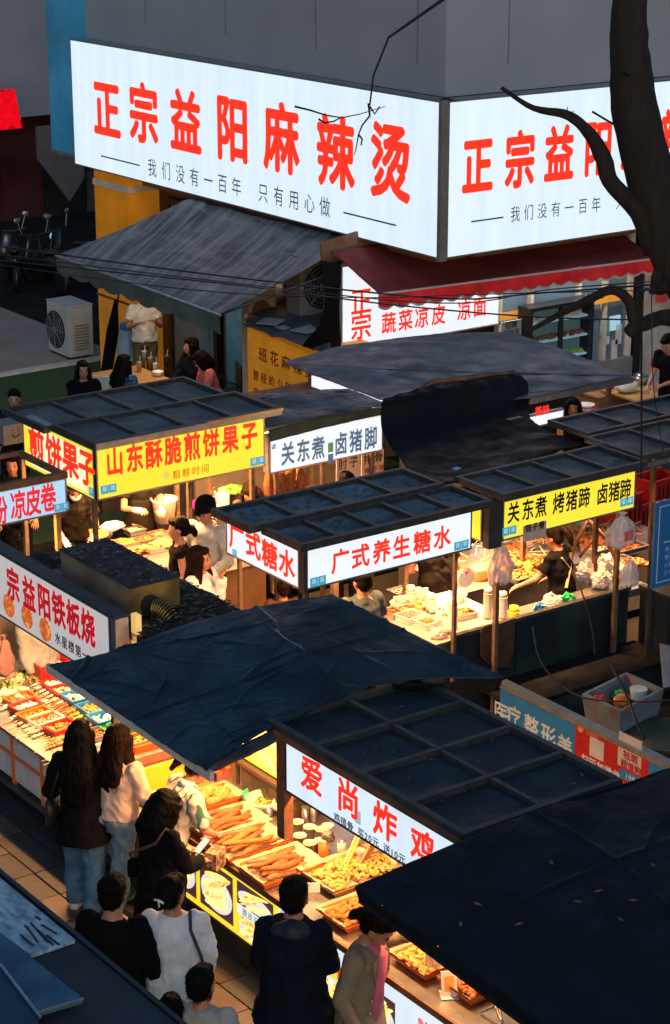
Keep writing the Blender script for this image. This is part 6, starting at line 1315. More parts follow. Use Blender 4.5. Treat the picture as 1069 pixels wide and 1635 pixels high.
q = at(745, 907, Y=14.62); fn = thing('hanging_tag', 'round pale plastic tag with red print hanging on the sweet soup post', 'tag', q + Vector((0, 0, 0))); MB().tube([(0, 0, -.1), (0, .012, -.1)], .1, 18).build('tag_disc', mat('pale_tag', (.75, .7, .68), rough=.4, alpha=.6), fn); MB().add([(-.03, -.002, -.03), (.03, -.002, -.03), (0, -.002, -.08), (-.03, -.001, -.03), (.03, -.001, -.03), (0, -.001, -.08)], [(0, 2, 1), (3, 4, 5), (0, 1, 4, 3)]).build('red_print', m_red_d, fn)
q = P(765, 925, 1.0); tag(MB().lathe(q, [(.09, 0), (.1, .02), (.1, .12), (.09, .13)], 18).build('steamer', m_woodl, smooth=True), 'round wooden steamer behind the bowl stacks', 'steamer')
q = P(905, 965, .89)
for k, (dx_, m, s_, lb) in enumerate(((.0, m_greenp, .1, 'green plastic bag on the panel shelf beside the vendor'), (-.22, m_clear, .13, 'crumpled clear bag left of the green bag'), (-.36, m_bluep, .08, 'blue packet at the left of the clear bag'))): tag(crumple('plastic_bag', m, (q.x + dx_, q.y, .9 + s_ * .4), (s_, s_ * .6, s_ * .7), k * 3 + 1), lb, 'bag')
for k, (px, py, s_) in enumerate(((945, 925, .15), (975, 915, .14), (965, 938, .12), (995, 925, .1))):
    q = P(px, py, .9); tag(crumple('bag_bundle', m_gcup, (q.x, q.y + .05, .92 + s_ * .4), (s_, s_ * .7, s_ * .9), k * 5), ['large pale bundle of bags right of the vendor apron', 'pale bundle of bags beneath the hanging printed bag', 'low pale bundle of bags against the panel rail', 'small pale bundle of bags at the right end of the shelf'][k], 'bag')

# ---- table of seated diners
tb = thing('dining_table', 'long wooden table under the grey awning with drinks on it', 'table', (0, 0, 0))
T0, T1 = at(215, 598, z=.75), at(345, 620, z=.75)
tx0, tx1, ty0, ty1 = 14.75, 15.55, 23.4, 26.6
MB().box((tx0, ty0, .71), (tx1, ty1, .75)).build('tabletop', m_woodl, tb)
for x in (tx0 + .06, tx1 - .06):
    for y in (ty0 + .1, ty1 - .1): box('leg', m_wood, (x - .03, y - .03, 0), (x + .03, y + .03, .709), tb)
for i, (px, py, m, lb) in enumerate(((230, 572, m_cream, 'tall milk tea cup with straw at the back of the diners table'), (240, 583, m_woodl, 'amber drink cup with straw in the middle of the diners table'), (248, 592, m_cream, 'iced drink cup beside the white bowl on the diners table'), (222, 590, m_woodl, 'small brown cup at the left of the diners table'), (266, 580, m_rust, 'brown sauce bottle between the diners'))):
    q = P(px, py + 4, .752); t = thing('drink_cup', lb, 'cup', q); MB().lathe((0, 0, 0), [(.03, 0), (.042, .15), (.044, .155)], 14).build('cup_body', m, t, smooth=True); MB().tube([(.01, 0, .15), (.02, 0, .24)], .005, 6).build('straw', m_white, t)
q = P(252, 600, .752); t = thing('noodle_bowl', 'white bowl with red rim print on the diners table', 'bowl', q); MB().lathe((0, 0, 0), [(.05, 0), (.085, .07), (.08, .07), (.045, .01)], 18).build('bowl_body', m_white, t, smooth=True); MB().lathe((0, 0, .045), [(.077, 0), (.083, .012)], 18, closed=False).build('red_band', m_redp, t)
q = P(285, 606, .752); tag(MB().box((q.x - .09, q.y - .06, .752), (q.x + .09, q.y + .06, .762), rz=.5).build('phone', m_black), 'black phone lying on the diners table', 'phone')
def chair(label, x, y, rz, m):
    t = thing('chair', label, 'chair', (x, y, 0), rz); MB().box((-.2, -.2, .42), (.2, .2, .45)).build('seat', m, t); MB().box((-.2, -.22, .55), (.2, -.19, .85)).build('backrest', m, t)
    for a in (-.17, .17):
        for c in (-.17, .17): MB().tube([(a, c, 0), (a, c, .419)], .013).build('leg', m_black, t)
        MB().tube([(a, -.2, .42), (a, -.21, .86)], .012).build('back_post', m_black, t)
chair('dark empty chair by the right end of the diners table', P(360, 625, .45).x, P(360, 625, .45).y, 1.2, m_black); chair('black wire chair near the pillar foot', P(375, 600, .45).x, P(375, 600, .45).y, .4, m_black)
chair('chair with pale backrest behind the woman in the black jacket', P(150, 622, .7).x, P(150, 622, .7).y, 2.3, m_cream)

# ---- folding table with cabbage at right
q0 = P(1020, 618, .72); ft_ = thing('folding_table', 'light wood folding table with a wrapped cabbage at right edge', 'table', (0, 0, 0))
K = [P(962, 622, .72), P(1045, 650, .72), P(1100, 630, .72), P(1015, 605, .72)]
MB().hexa([p - Vector((0, 0, .03)) for p in K], K).build('tabletop', m_woodl, ft_); c_ = sum(K, Vector()) / 4
for p in K: MB().tube([c_.lerp(p, .8) - Vector((0, 0, .031)), Vector((c_.lerp(p, .9).x, c_.lerp(p, .9).y, 0))], .013).build('leg', m_cream, ft_)
q = P(1000, 625, .73); tag(MB().ball((q.x, q.y, .80), (.19, .13, .08), 14, 9, .35).build('wrapped_cabbage', m_cream, smooth=True), 'wrapped pale cabbage lying on the folding table', 'food')
q = P(1022, 612, .73); t = thing('steel_pot', 'small steel pot at the back of the folding table', 'pot', q); MB().lathe((0, 0, 0), [(.1, 0), (.11, .12)], 18).build('pot_body', m_steel, t, smooth=True); MB().lathe((0, 0, .121), [(.112, 0), (.05, .03), (.001, .035)], 18).build('lid', m_steel, t, smooth=True)
q = P(985, 618, .73); tag(MB().box((q.x - .2, q.y - .02, .725), (q.x + .15, q.y + .18, .77)).build('red_tray', m_redp), 'flat red tray behind the wrapped cabbage', 'tray')
q = P(955, 668, .3); t = thing('wooden_cabinet', 'brown wooden cabinet under the folding table', 'cabinet'); MB().box((q.x - .1, q.y - .1, 0), (q.x + .55, q.y + .45, .62)).build('cabinet_body', m_wood, t); MB().box((q.x - .08, q.y - .11, .05), (q.x + .53, q.y - .102, .56)).build('door', m_rust, t); MB().box((q.x - .12, q.y - .12, .621), (q.x + .57, q.y + .47, .65)).build('top_board', m_wood, t)
q = P(935, 652, .7); t = thing('mixing_bowl', 'pale bowl on the red stool near the small bright sign', 'bowl', q); MB().lathe((0, 0, 0), [(.06, 0), (.13, .06), (.12, .06), (.05, .01)], 18).build('bowl_body', m_cream, t, smooth=True); MB().lathe((0, 0, -.02), [(.08, 0), (.06, .018)], 12).build('foot_ring', m_cream, t); 
stl = thing('stool', 'red plastic stool carrying the pale bowl', 'stool', (q.x, q.y, 0)); MB().box((-.16, -.16, .62), (.16, .16, .67)).build('seat', m_redp, stl)
for a in (-.13, .13):
    for c in (-.13, .13): MB().bar((a, c, .619), (a * 1.2, c * 1.2, 0), .03).build('leg', m_redp, stl)
sb = thing('carrier_box', 'grey box with a drawn smiling face behind the pale blue sign', 'box'); q = at(8, 712, X=9.9); q0, q1 = at(6, 712, Y=20.3), at(38, 675, Y=20.3)
MB().box((q0.x, 20.3, q0.z), (q1.x, 20.6, q1.z)).build('box_body', mat('grey_case', (.16, .17, .18), rough=.5), sb)
xm, zm, ws_ = (q0.x + q1.x) / 2 + .02, (q0.z + q1.z) / 2, .045
MB().tube([(xm + ws_ * math.cos(a), 20.297, zm + ws_ * .7 * math.sin(a)) for a in [math.pi + math.pi * i / 8 for i in range(9)]], .006, 5).ball((xm - .03, 20.297, zm + .05), .009, 6, 4).ball((xm + .035, 20.297, zm + .055), .009, 6, 4).build('smile_print', m_black, sb)
bd2 = thing('folding_table', 'pale blue topped table behind the cold noodle roll stall', 'table'); MB().box((9.0, 19.9, .70), (10.0, 21.2, .73)).build('tabletop', mat('pale_blue_top', (.3, .42, .5), rough=.4), bd2)
for a in (9.05, 9.9):
    for c in (19.95, 21.1): box('leg', m_alu, (a, c, 0), (a + .03, c + .03, .699), bd2)
MB().box((9.3, 20.25, .731), (9.9, 20.7, (q0.z))).build('case_stand', m_black, sb)

# ================================================================ CABLES
def cable(label, pts, r=.012):
    v = [at(px, py, D=D) for px, py, D in pts]; n = 28; c = [catmull(v, i / n) for i in range(n + 1)]
    return tag(MB().tube(c, r, 6).build('overhead_cable', m_wire), label, 'cable', 'overhead cables across the market')
cable('upper black cable running from the left awning to the window strip', [(-40, 388, 24), (350, 440, 23), (700, 476, 22), (860, 468, 22), (1100, 450, 21)], .010)
cable('second black cable just under the upper one', [(-40, 402, 24), (340, 448, 23), (700, 484, 22), (880, 462, 22), (1100, 445, 21)], .007)
cable('lower black cable dipping across the white cold noodle sign', [(-40, 412, 24), (350, 452, 23), (620, 486, 22.5), (860, 506, 22), (1100, 512, 21)], .009)
cable('thin cable sagging lowest over the left awning', [(-40, 418, 24), (300, 462, 23), (560, 475, 22), (760, 470, 22), (1100, 462, 21)], .006)
cable('heavy black cable dropping straight down beside the tree', [(1042, 462, 19), (1026, 470, 19), (1024, 560, 19), (1024, 690, 19), (1023, 765, 19)], .011)
cable('thin cord slanting from the tree to the right roofs', [(1040, 470, 19), (1042, 600, 18.5), (1055, 700, 18), (1072, 760, 17.8)], .005)
cable('black cord trailing over the dark green panels', [(925, 935, 18.8), (935, 965, 18.6), (945, 1005, 18.4), (950, 1045, 18.2)], .008)
cable('black loop of cord hanging in front of the panels', [(850, 1000, 18.4), (865, 1060, 17.8), (920, 1110, 17.2), (1000, 1120, 16.6), (1085, 1118, 16.3)], .008)
cable('thick cord falling from the foam box to the tub', [(975, 1060, 17), (1000, 1110, 16.6), (1015, 1150, 16.4), (1028, 1180, 16.2)], .012)

# ================================================================ TREE
tr = thing('tree', 'dark bare tree trunk with crooked limbs crossing the right white sign', 'tree')
def limb(name, pts, parent, n=34, k=10):
    v = [at(px, py, D=D) for px, py, D, r in pts]; rs = [Vector((r, 0, 0)) for *_, r in pts]
    c = [catmull(v, i / n) for i in range(n + 1)]; rr = [max(.004, catmull(rs, i / n).x) * (1 + .10 * math.sin(i * 1.9) * noise.noise(Vector((i * .6, pts[0][0], 0)))) for i in range(n + 1)]
    V = []; F = []; k = max(k, 14); prev = None
    for i, p in enumerate(c):
        d = (c[min(i + 1, n)] - c[max(i - 1, 0)]).normalized(); a = (prev - d * prev.dot(d)).normalized() if prev is not None else d.cross(Vector((0, 1, 0))).normalized(); prev = a; b = d.cross(a)
        for j in range(k):
            t = 2 * math.pi * j / k; e = 1 + .16 * noise.noise(Vector((math.cos(t) * 2.5, math.sin(t) * 2.5, i * .22 + pts[0][0]))) + .07 * (1 - 2 * abs(noise.noise(Vector((math.cos(t) * 6, math.sin(t) * 6, i * .5)))))
            V.append(p + (a * math.cos(t) + b * math.sin(t)) * rr[i] * e)
    for i in range(n):
        for j in range(k): F.append((i * k + j, i * k + (j + 1) % k, (i + 1) * k + (j + 1) % k, (i + 1) * k + j))
    F += [tuple(reversed(range(k))), tuple(n * k + j for j in range(k))]
    return MB().add(V, F).build(name, m_bark, parent, smooth=True)
base = at(1135, 760, z=0); Db = math.hypot(base.x, base.y)
TD = 21.5
v0 = at(1075, 470, D=TD); print('trunk', v0)
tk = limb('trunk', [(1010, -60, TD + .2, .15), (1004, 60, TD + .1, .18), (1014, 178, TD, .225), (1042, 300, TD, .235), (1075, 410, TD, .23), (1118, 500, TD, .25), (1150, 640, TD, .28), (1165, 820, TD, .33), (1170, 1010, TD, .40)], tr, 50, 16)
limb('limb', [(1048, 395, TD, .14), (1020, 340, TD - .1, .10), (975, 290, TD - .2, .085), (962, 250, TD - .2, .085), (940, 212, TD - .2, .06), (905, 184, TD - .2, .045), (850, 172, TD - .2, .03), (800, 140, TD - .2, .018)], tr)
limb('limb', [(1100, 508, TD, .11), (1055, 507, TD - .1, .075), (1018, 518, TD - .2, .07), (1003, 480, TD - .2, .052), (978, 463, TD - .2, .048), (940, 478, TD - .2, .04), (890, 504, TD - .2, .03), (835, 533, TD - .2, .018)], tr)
limb('stub', [(1018, 515, TD - .2, .07), (1010, 525, TD - .22, .068), (1002, 533, TD - .25, .055)], tr, 8)
limb('stub', [(1028, 325, TD - .1, .05), (1026, 345, TD - .12, .04)], tr, 6)
limb('stub', [(1060, 455, TD - .0, .12), (1050, 440, TD - .1, .07), (1040, 470, TD - .15, .03)], tr, 8)
mb = MB()
for pts in ([(945, 178), (965, 190), (982, 200)], ):
    mb.tube([at(x, y, D=TD - .2) for x, y in pts], .012, 6)
mb.build('twig', m_bark, tr)
rt = random.Random(9)
for (x0, y0, n_) in ((905, 184, 3), (940, 212, 3), (965, 262, 3), (985, 300, 2), (940, 478, 2), (890, 504, 3), (1002, 120, 4)):
    for k in range(n_):
        a = rt.uniform(-.6, 3.6); p = [at(x0, y0, D=TD - .2)]; ln = rt.uniform(12, 26); x, y = x0, y0
        for m_ in range(4): a += rt.uniform(-.5, .5); x += ln / 4 * math.cos(a); y -= ln / 4 * math.sin(a) * -1 if 0 else ln / 4 * math.sin(a) * .6; p.append(at(x, y, D=TD - .2 + rt.uniform(-.1, .1)))
        MB().tube(p, [.012, .010, .007, .005, .003], 5).build('twig', m_bark, tr)
tw = thing('bare_branch', 'thin bare twigs hanging over the middle of the left white sign', 'branch')
for i, pts in enumerate(([(470, 170, ), (495, 176), (520, 184), (545, 188), (575, 182), (615, 170)], [(508, 190), (518, 196), (532, 194), (545, 187)], [(588, 165), (590, 185), (578, 200), (572, 215), (568, 238), (565, 248)], [(590, 170), (598, 182), (606, 170)], [(572, 215), (578, 222), (576, 232)])):
    MB().tube([at(x, y, D=20) for x, y in pts] , [.011 - .0015 * k for k in range(len(pts))], 6).build('twig', m_bark, tw)
MB().tube([at(x, y, D=20) for x, y in ((1010, -90), (860, -60), (720, -10), (620, 60), (596, 120), (590, 168))], [.03, .024, .018, .012, .009, .008], 8).build('limb', m_bark, tw, smooth=True)

# ---- small litter and wet stains on the pavement
rl = random.Random(12)
for k in range(16):
    x, y = rl.uniform(5.6, 7.8), rl.uniform(9.5, 14.5)
    o = crumple('litter_scrap', (m_paper, m_whitetrim, m_leaf, m_redp)[k % 4], (0, 0, 0), (.025, .018, .008), k, 8, 5); o.location = (x, y, .045); tag(o, 'tiny crumpled scrap trodden on the pavement by the customers', 'litter', 'scraps trodden on the pavement')
# extra counter clutter
for i, (px, py, r_, h_, m, lb) in enumerate(((640, 1395, .035, .14, m_steel, 'steel shaker at the right of the mixing bowl'), (655, 1405, .03, .12, m_redp, 'red sauce bottle at the far right of the mixing bowl'), (545, 1362, .035, .1, m_cream, 'cream salt pot behind the sloping rack'), (428, 1300, .045, .05, m_steel, 'low steel dish in front of the greens bowl'))):
    t = thing('jar', lb, 'jar', tc(px, py)); MB().lathe((0, 0, 0), [(r_ * .9, 0), (r_, .01), (r_, h_)], 16).build('jar_body', m, t, smooth=True); MB().lathe((0, 0, h_ + .001), [(r_ * 1.03, 0), (r_ * .6, .02), (.001, .022)], 16).build('lid', m_steel, t)
for i, (px, py, s_) in enumerate(((500, 1425, 'blank cream price card standing in the tray under the cropped haired man head'), (612, 1478, 'blank cream price card standing at the battered slices tray'))):
    q = P(px, py, ZC + .04); t = thing('price_card', s_, 'sign', q, -.6); MB().hexa([(-.05, 0, 0), (.05, 0, 0), (.05, .004, 0), (-.05, .004, 0)], [(-.05, .02, .07), (.05, .02, .07), (.05, .024, .07), (-.05, .024, .07)]).build('card', m_cream, t); MB().tube([(0, .004, -.03), (0, .004, .0)], .004, 5).build('pin', m_steel, t)
# ================================================================ PEOPLE
def remesh(mb, name, m, parent, vox=.014, smooth=3, noise_a=0., noise_f=(6, 6, 3), seed=0, extra=None):
    me = bpy.data.meshes.new(name); me.from_pydata(mb.v, [], mb.f); me.update()
    bm = bmesh.new(); bm.from_mesh(me); bmesh.ops.recalc_face_normals(bm, faces=bm.faces); bm.to_mesh(me); bm.free()
    o = bpy.data.objects.new('tmp', me); COL.objects.link(o)
    r = o.modifiers.new('r', 'REMESH'); r.mode = 'VOXEL'; r.voxel_size = vox
    if smooth: s = o.modifiers.new('s', 'SMOOTH'); s.iterations = smooth; s.factor = .6
    dg = bpy.context.evaluated_depsgraph_get(); out = bpy.data.meshes.new_from_object(o.evaluated_get(dg))
    bpy.data.objects.remove(o); bpy.data.meshes.remove(me); out.name = name
    if noise_a:
        n = len(out.vertices); co = np.empty(n * 3, 'f'); out.vertices.foreach_get('co', co); co = co.reshape(-1, 3)
        no = np.empty(n * 3, 'f'); out.vertex_normals.foreach_get('vector', no); no = no.reshape(-1, 3)
        fx, fy, fz = noise_f
        d = np.array([noise.noise(Vector((p[0] * fx + seed, p[1] * fy, p[2] * fz))) + .5 * (1 - 2 * abs(noise.noise(Vector((p[0] * fx * 1.7 - seed, p[1] * fy * 1.7, p[2] * fz * 1.6 + p[0] * 4))))) for p in co], 'f')
        co = co + no * (d * noise_a)[:, None]; out.vertices.foreach_set('co', co.astype('f').ravel())
    if extra:
        bm = bmesh.new(); bm.from_mesh(out); t = bpy.data.meshes.new('t'); t.from_pydata(extra.v, [], extra.f); bm.from_mesh(t); bpy.data.meshes.remove(t)
        bmesh.ops.recalc_face_normals(bm, faces=bm.faces); bm.to_mesh(out); bm.free()
    out.materials.clear(); out.materials.append(m)
    out.polygons.foreach_set('use_smooth', [True] * len(out.polygons))
    return link(name, out, parent)

def cone(mb, p, q, r0, r1, n=12, flat=False):
    """limb piece; rounded ends unless flat"""
    p, q = Vector(p), Vector(q); d = (q - p).normalized(); up = Vector((0, 1, 0)) if abs(d.y) < .9 else Vector((1, 0, 0)); a = d.cross(up).normalized(); b = d.cross(a)
    mb.loft([(p, a * r0, b * r0), (p.lerp(q, .5), a * (r0 * .5 + r1 * .5), b * (r0 * .5 + r1 * .5)), (q, a * r1, b * r1)], n)
    if not flat: mb.ball(p, r0 * .99, n, 8); mb.ball(q, r1 * .99, n, 8)
def ik(S, W, l1, l2, hint):
    S, W, hint = Vector(S), Vector(W), Vector(hint); d = W - S; L = d.length
    if L > (l1 + l2) * .995: W = S + d.normalized() * (l1 + l2) * .995; d = W - S; L = d.length
    c = (l1 * l1 - l2 * l2 + L * L) / (2 * L); h = math.sqrt(max(0, l1 * l1 - c * c)); e = d.normalized(); u = (hint - e * hint.dot(e)).normalized()
    return S + e * c + u * h, W
def person(label, px, py, h=1.68, face=(0, 1), L=(-.2, .1, .85), Rr=(.2, .1, .85), top=None, topm=None, pants=None, hair='short', hairm=None, lean=0., pitch=0., yaw=0., hem=.88, sleeve=1., skin=None, shoes=None, legs=(0, 0), wide=1., sit=None, vox=.014, extras=(), seed=None, pos=None, hoodie=False, collar=None, skirt=False, roll=0., bodyw=1., eh=None, fingers=True, zhead=None, group=None, hands=None):
    """L, Rr: wrist places in body space (x right, y ahead, z up). Seen head top at photo (px, py)."""
    seed = seed if seed is not None else len([o for o in COL.objects if o.name.startswith('person')]) * 3 + 1
    s = h / 1.7; hm = hairm or m_hair; skin = skin or m_skin; shoes = shoes or m_shoe; topm = topm or c_black; pants = pants or c_black
    dz = 0.; 
    if sit: dz = sit - .92 * s + .08
    F = Vector((face[0], face[1], 0)).normalized(); rz = math.atan2(-F.x, F.y)
    fwd = math.sin(lean) * .72 * s
    zt = (h - .02) * 1. + dz - (1 - math.cos(lean)) * .72
    if pos: base = Vector((pos[0], pos[1], 0))
    else: q = at(px, py, z=zt if zhead is None else zhead); base = Vector((q.x, q.y, 0)) - F * fwd
    t = thing('person', label, 'person', (base.x, base.y, 0), rz, group); t.scale = (1, 1, 1)
    PV = Vector((0, 0, .93)); Ml = Matrix.Rotation(-lean, 3, 'X')
    def T(p): p = Vector(p); return ((Ml @ (p - PV) + PV) if p.z > .93 else p) * s + Vector((0, 0, dz))
    def Tb(p): p = Vector(p); return (Ml @ (p - PV) + PV) * s + Vector((0, 0, dz))
    NK = Vector((0, -.01, 1.47)); Mh = Matrix.Rotation(yaw, 3, 'Z') @ Matrix.Rotation(-pitch, 3, 'X') @ Matrix.Rotation(roll, 3, 'Y')
    hs = 1.13; sh = s * hs
    def TH(p): return Tb(Mh @ ((Vector(p) - NK) * hs) + NK)
    def HM(): return Ml @ Mh
    ax, ay = Ml @ Vector((1, 0, 0)), Ml @ Vector((0, 1, 0))
    def ring(z, rx, ry, y=0): c = Tb((0, y, z)) if z > .93 else T((0, y, z)); return (c, (ax if z > .93 else XA) * rx * s * bodyw, (ay if z > .93 else YA) * ry * s * bodyw)
    # joints
    SL, SR = Tb((-.175, 0, 1.375)), Tb((.175, 0, 1.375)); l1, l2 = .285 * s, .25 * s
    off = Vector((0, 0, dz))
    WL, WR = Vector(L) * s + off, Vector(Rr) * s + off
    hl, hr = (Vector((-.45, -.75, -.5)), Vector((.45, -.75, -.5))) if eh is None else (Vector(eh[0]), Vector(eh[1]))
    EL, WL = ik(SL, WL, l1, l2, hl); ER, WR = ik(SR, WR, l1, l2, hr)
    HL, HR = T((-.09, 0, .9)), T((.09, 0, .9))
    if sit:
        KL, KR = HL + Vector((-.04, .42, .02)) * s, HR + Vector((.04, .42, .02)) * s; AL, AR = Vector((KL.x, KL.y + .02, .09)), Vector((KR.x, KR.y + .02, .09))
    else:
        KL = Vector((-.1, .03 + legs[0] * .5, .49)) * s; KR = Vector((.1, .03 + legs[1] * .5, .49)) * s; AL = Vector((-.11, -.02 + legs[0], .085)) * s; AR = Vector((.11, -.02 + legs[1], .085)) * s
    # ---- body, one continuous skin
    b = MB()
    b.loft([ring(.86, .13, .09), ring(.95, .15, .1), ring(1.06, .125, .085), ring(1.2, .145, .1), ring(1.33, .16, .095), ring(1.40, .11, .075, -.005), ring(1.44, .056, .056, -.01), ring(1.5, .05, .052, 0)], 18)
    cone(b, Tb((0, -.01, 1.44)), TH((0, .005, 1.53)), .054 * s, .05 * s)
    Q = HM()
    b.ball(TH((0, -.012, 1.605)), (.073 * sh, .09 * sh, .088 * sh), 20, 14, 0, Q); b.ball(TH((0, .03, 1.56)), (.060 * sh, .062 * sh, .088 * sh), 18, 12, 0, Q); b.ball(TH((0, .05, 1.505)), (.035 * sh, .035 * sh, .03 * sh), 12, 8, 0, Q)
    b.loft([(TH((0, .085, 1.585)), Q @ Vector((.008, 0, 0)), Q @ Vector((0, .008, 0))), (TH((0, .1, 1.555)), Q @ Vector((.014, 0, 0)), Q @ Vector((0, .014, 0))), (TH((0, .09, 1.543)), Q @ Vector((.012, 0, 0)), Q @ Vector((0, .008, 0)))], 8)
    b.ball(TH((0, .082, 1.527)), (.022 * sh, .012 * sh, .010 * sh), 10, 6, 0, Q)
    for sx in (-1, 1): b.ball(TH((sx * .074, -.005, 1.567)), (.010 * sh, .02 * sh, .031 * sh), 8, 6, 0, Q)
    for S_, E_, W_ in ((SL, EL, WL), (SR, ER, WR)): cone(b, S_, E_, .05 * s, .038 * s); cone(b, E_, W_, .038 * s, .025 * s)
    for H_, K_, A_ in ((HL, KL, AL), (HR, KR, AR)): cone(b, H_, K_, .085 * s, .055 * s); cone(b, K_, A_, .055 * s, .037 * s)
    # hands: palm in the body surface, five bent fingers rooted in it
    ex = MB()
    for sd, E_, W_ in ((-1, EL, WL), (1, ER, WR)):
        d = (W_ - E_).normalized(); n_ = d.cross(Vector((sd * .2, 0, 1)) if abs(d.z) < .9 else Vector((0, 1, 0))).normalized(); p_ = n_.cross(d).normalized()
        M = Matrix((n_, d, p_)).transposed()
        b.ball(W_ + d * .045 * s, (.040 * s, .05 * s, .017 * s), 12, 8, 0, M)
        if fingers:
            dn = -p_ if p_.z > 0 else p_
            for k, (o_, fl) in enumerate(((-.03, .062), (-.0105, .072), (.0105, .068), (.03, .052))):
                r0 = W_ + d * .07 * s + n_ * o_ * s; f1 = r0 + d * fl * .5 * s + n_ * o_ * .2 + dn * .008; f2 = f1 + (d * .8 + dn * .6) * fl * .35; f3 = f2 + (d * .4 + dn * .9) * fl * .28
                ex.tube([r0, f1, f2, f3], [.0095 * s, .009 * s, .0082 * s, .006 * s], 8)
            r0 = W_ + d * .02 * s - n_ * .03 * sd * s; ex.tube([r0, r0 + (d * .5 - n_ * .8 * sd) * .03, r0 + (d * 1.0 - n_ * .6 * sd) * .055 + dn * .01], [.012 * s, .011 * s, .008 * s], 8)
    body = remesh(b, 'body', skin, t, vox=min(vox, .012), smooth=2, extra=ex)
    # eyes, brows, mouth
    for sx in (-1, 1):
        MB().ball(TH((sx * .03, .081, 1.583)), (.012, .006, .006), 8, 6, 0, Q).build('eye', m_black, body); MB().ball(TH((sx * .032, .083, 1.602)), (.018, .005, .004), 8, 5, 0, Q).build('eyebrow', hm, body)
    MB().ball(TH((0, .092, 1.527)), (.02, .005, .006), 8, 5, 0, Q).build('lips', mat('lips', (.4, .1, .08), rough=.4), body)
    # ---- lower clothes
    w_ = wide
    if not skirt:
        c = MB(); c.loft([ring(.80, .14, .105), ring(.9, .165, .125), ring(1.02, .145, .11)], 16)
        for H_, K_, A_ in ((HL, KL, AL), (HR, KR, AR)):
            cone(c, H_, K_, .098 * s, .075 * s * w_); A2 = A_ + (K_ - A_) * .03 - Vector((0, 0, .01)); cone(c, K_, A2, .075 * s * w_, .062 * s * w_ ** 1.5, flat=True); c.ball(K_, .076 * s * w_)
        remesh(c, 'trousers', pants, t, vox=vox + .002, smooth=2, noise_a=.016, noise_f=(9, 9, 8), seed=seed)
    # shoes
    for A_, sx in ((AL, -1), (AR, 1)):
        g0 = Vector((A_.x, A_.y, 0)); c = MB(); c.loft([(g0 + Vector((0, -.07, .05)) * s, XA * .032, ZA * .035), (g0 + Vector((0, -.03, .055)) * s, XA * .04, ZA * .045), (g0 + Vector((0, .06, .045)) * s, XA * .045, ZA * .035), (g0 + Vector((0, .14, .035)) * s, XA * .045, ZA * .026), (g0 + Vector((0, .19, .03)) * s, XA * .025, ZA * .015)], 14)
        sh_ = c.build('shoe', shoes, t, smooth=True); k = MB(); k.loft([(g0 + Vector((0, .055, .001)), XA * .05, YA * .14), (g0 + Vector((0, .055, .022)), XA * .052, YA * .142)], 18); k.build('sole', m_soles if shoes is m_shoe else m_bshoe, sh_)
    # ---- upper clothes
    c = MB()
    if hem >= .8: rings = [ring(hem, .178, .135), ring(.98, .172, .13), ring(1.1, .158, .12), ring(1.22, .175, .125), ring(1.33, .19, .118), ring(1.39, .145, .092, -.005), ring(1.435, .075, .068, -.01)]
    else: rings = [ring(hem, .23, .19), ring((hem + .9) / 2, .21, .165), ring(.9, .185, .14), ring(1.1, .165, .125), ring(1.22, .18, .128), ring(1.33, .195, .12), ring(1.39, .145, .092, -.005), ring(1.435, .075, .068, -.01)]
    c.loft(rings, 22)
    r1, r2, r3 = {'t': (.078, .075, .06)}.get('t' if sleeve < 1 else 'l', (.08, .066, .052))
    for S_, E_, W_ in ((SL, EL, WL), (SR, ER, WR)):
        c.ball(S_, .076 * s)
        if sleeve >= 1: cone(c, S_, E_, .074 * s, .064 * s); cone(c, E_, E_.lerp(W_, .93), .063 * s, .046 * s, flat=True); c.ball(E_, .064 * s)
        elif sleeve > 0: cone(c, S_, S_.lerp(E_, sleeve), .074 * s, .068 * s, flat=True)
    if hoodie: c.loft([ring(1.40, .12, .10, -.03), ring(1.46, .10, .085, -.03)], 16)
    tm = remesh(c, 'top', topm, t, vox=vox, smooth=2, noise_a=.011 if top == 'coat' else .019, noise_f=(9, 9, 8), seed=seed + 5); tm.name = {'coat': 'coat', 'hoodie': 'hoodie'}.get(top, 'shirt')
    if hoodie: remesh(MB().ball(Tb((0, -.10, 1.42)), (.125 * s, .075 * s, .06 * s), 16, 12), 'hood', mat('dull_blue_hood', (.005, .013, .024), rough=.7), tm, vox=.012, noise_a=.02, seed=seed)
    if collar:
        MB().loft([ring(1.41, .085, .078, -.01), ring(1.47, .062, .062, -.015)], 16).build('collar', collar, tm, smooth=True)
    if skirt: remesh(MB().loft([ring(.45, .2, .19), ring(.7, .19, .17), ring(.95, .15, .12)], 18), 'skirt', pants, t, vox=.016, noise_a=.014, seed=seed)
    # ---- hair
    c = MB()
    if hair != 'none':
        c.ball(TH((0, -.03, 1.627)), (.083 * sh, .094 * sh, .083 * sh), 20, 14, 0, Q); c.ball(TH((0, -.055, 1.575)), (.077 * sh, .062 * sh, .08 * sh), 16, 10, 0, Q)
        c.ball(TH((0, .035, 1.665)), (.06 * sh, .05 * sh, .035 * sh), 12, 8, 0, Q)
    D_ = lambda p: TH(p)
    def strands(pts):
        c.loft([(p, Q @ Vector((rx, 0, 0)) * sh * 1.08, Q @ Vector((0, ry, 0)) * sh * 1.1) for p, rx, ry in pts], 14)
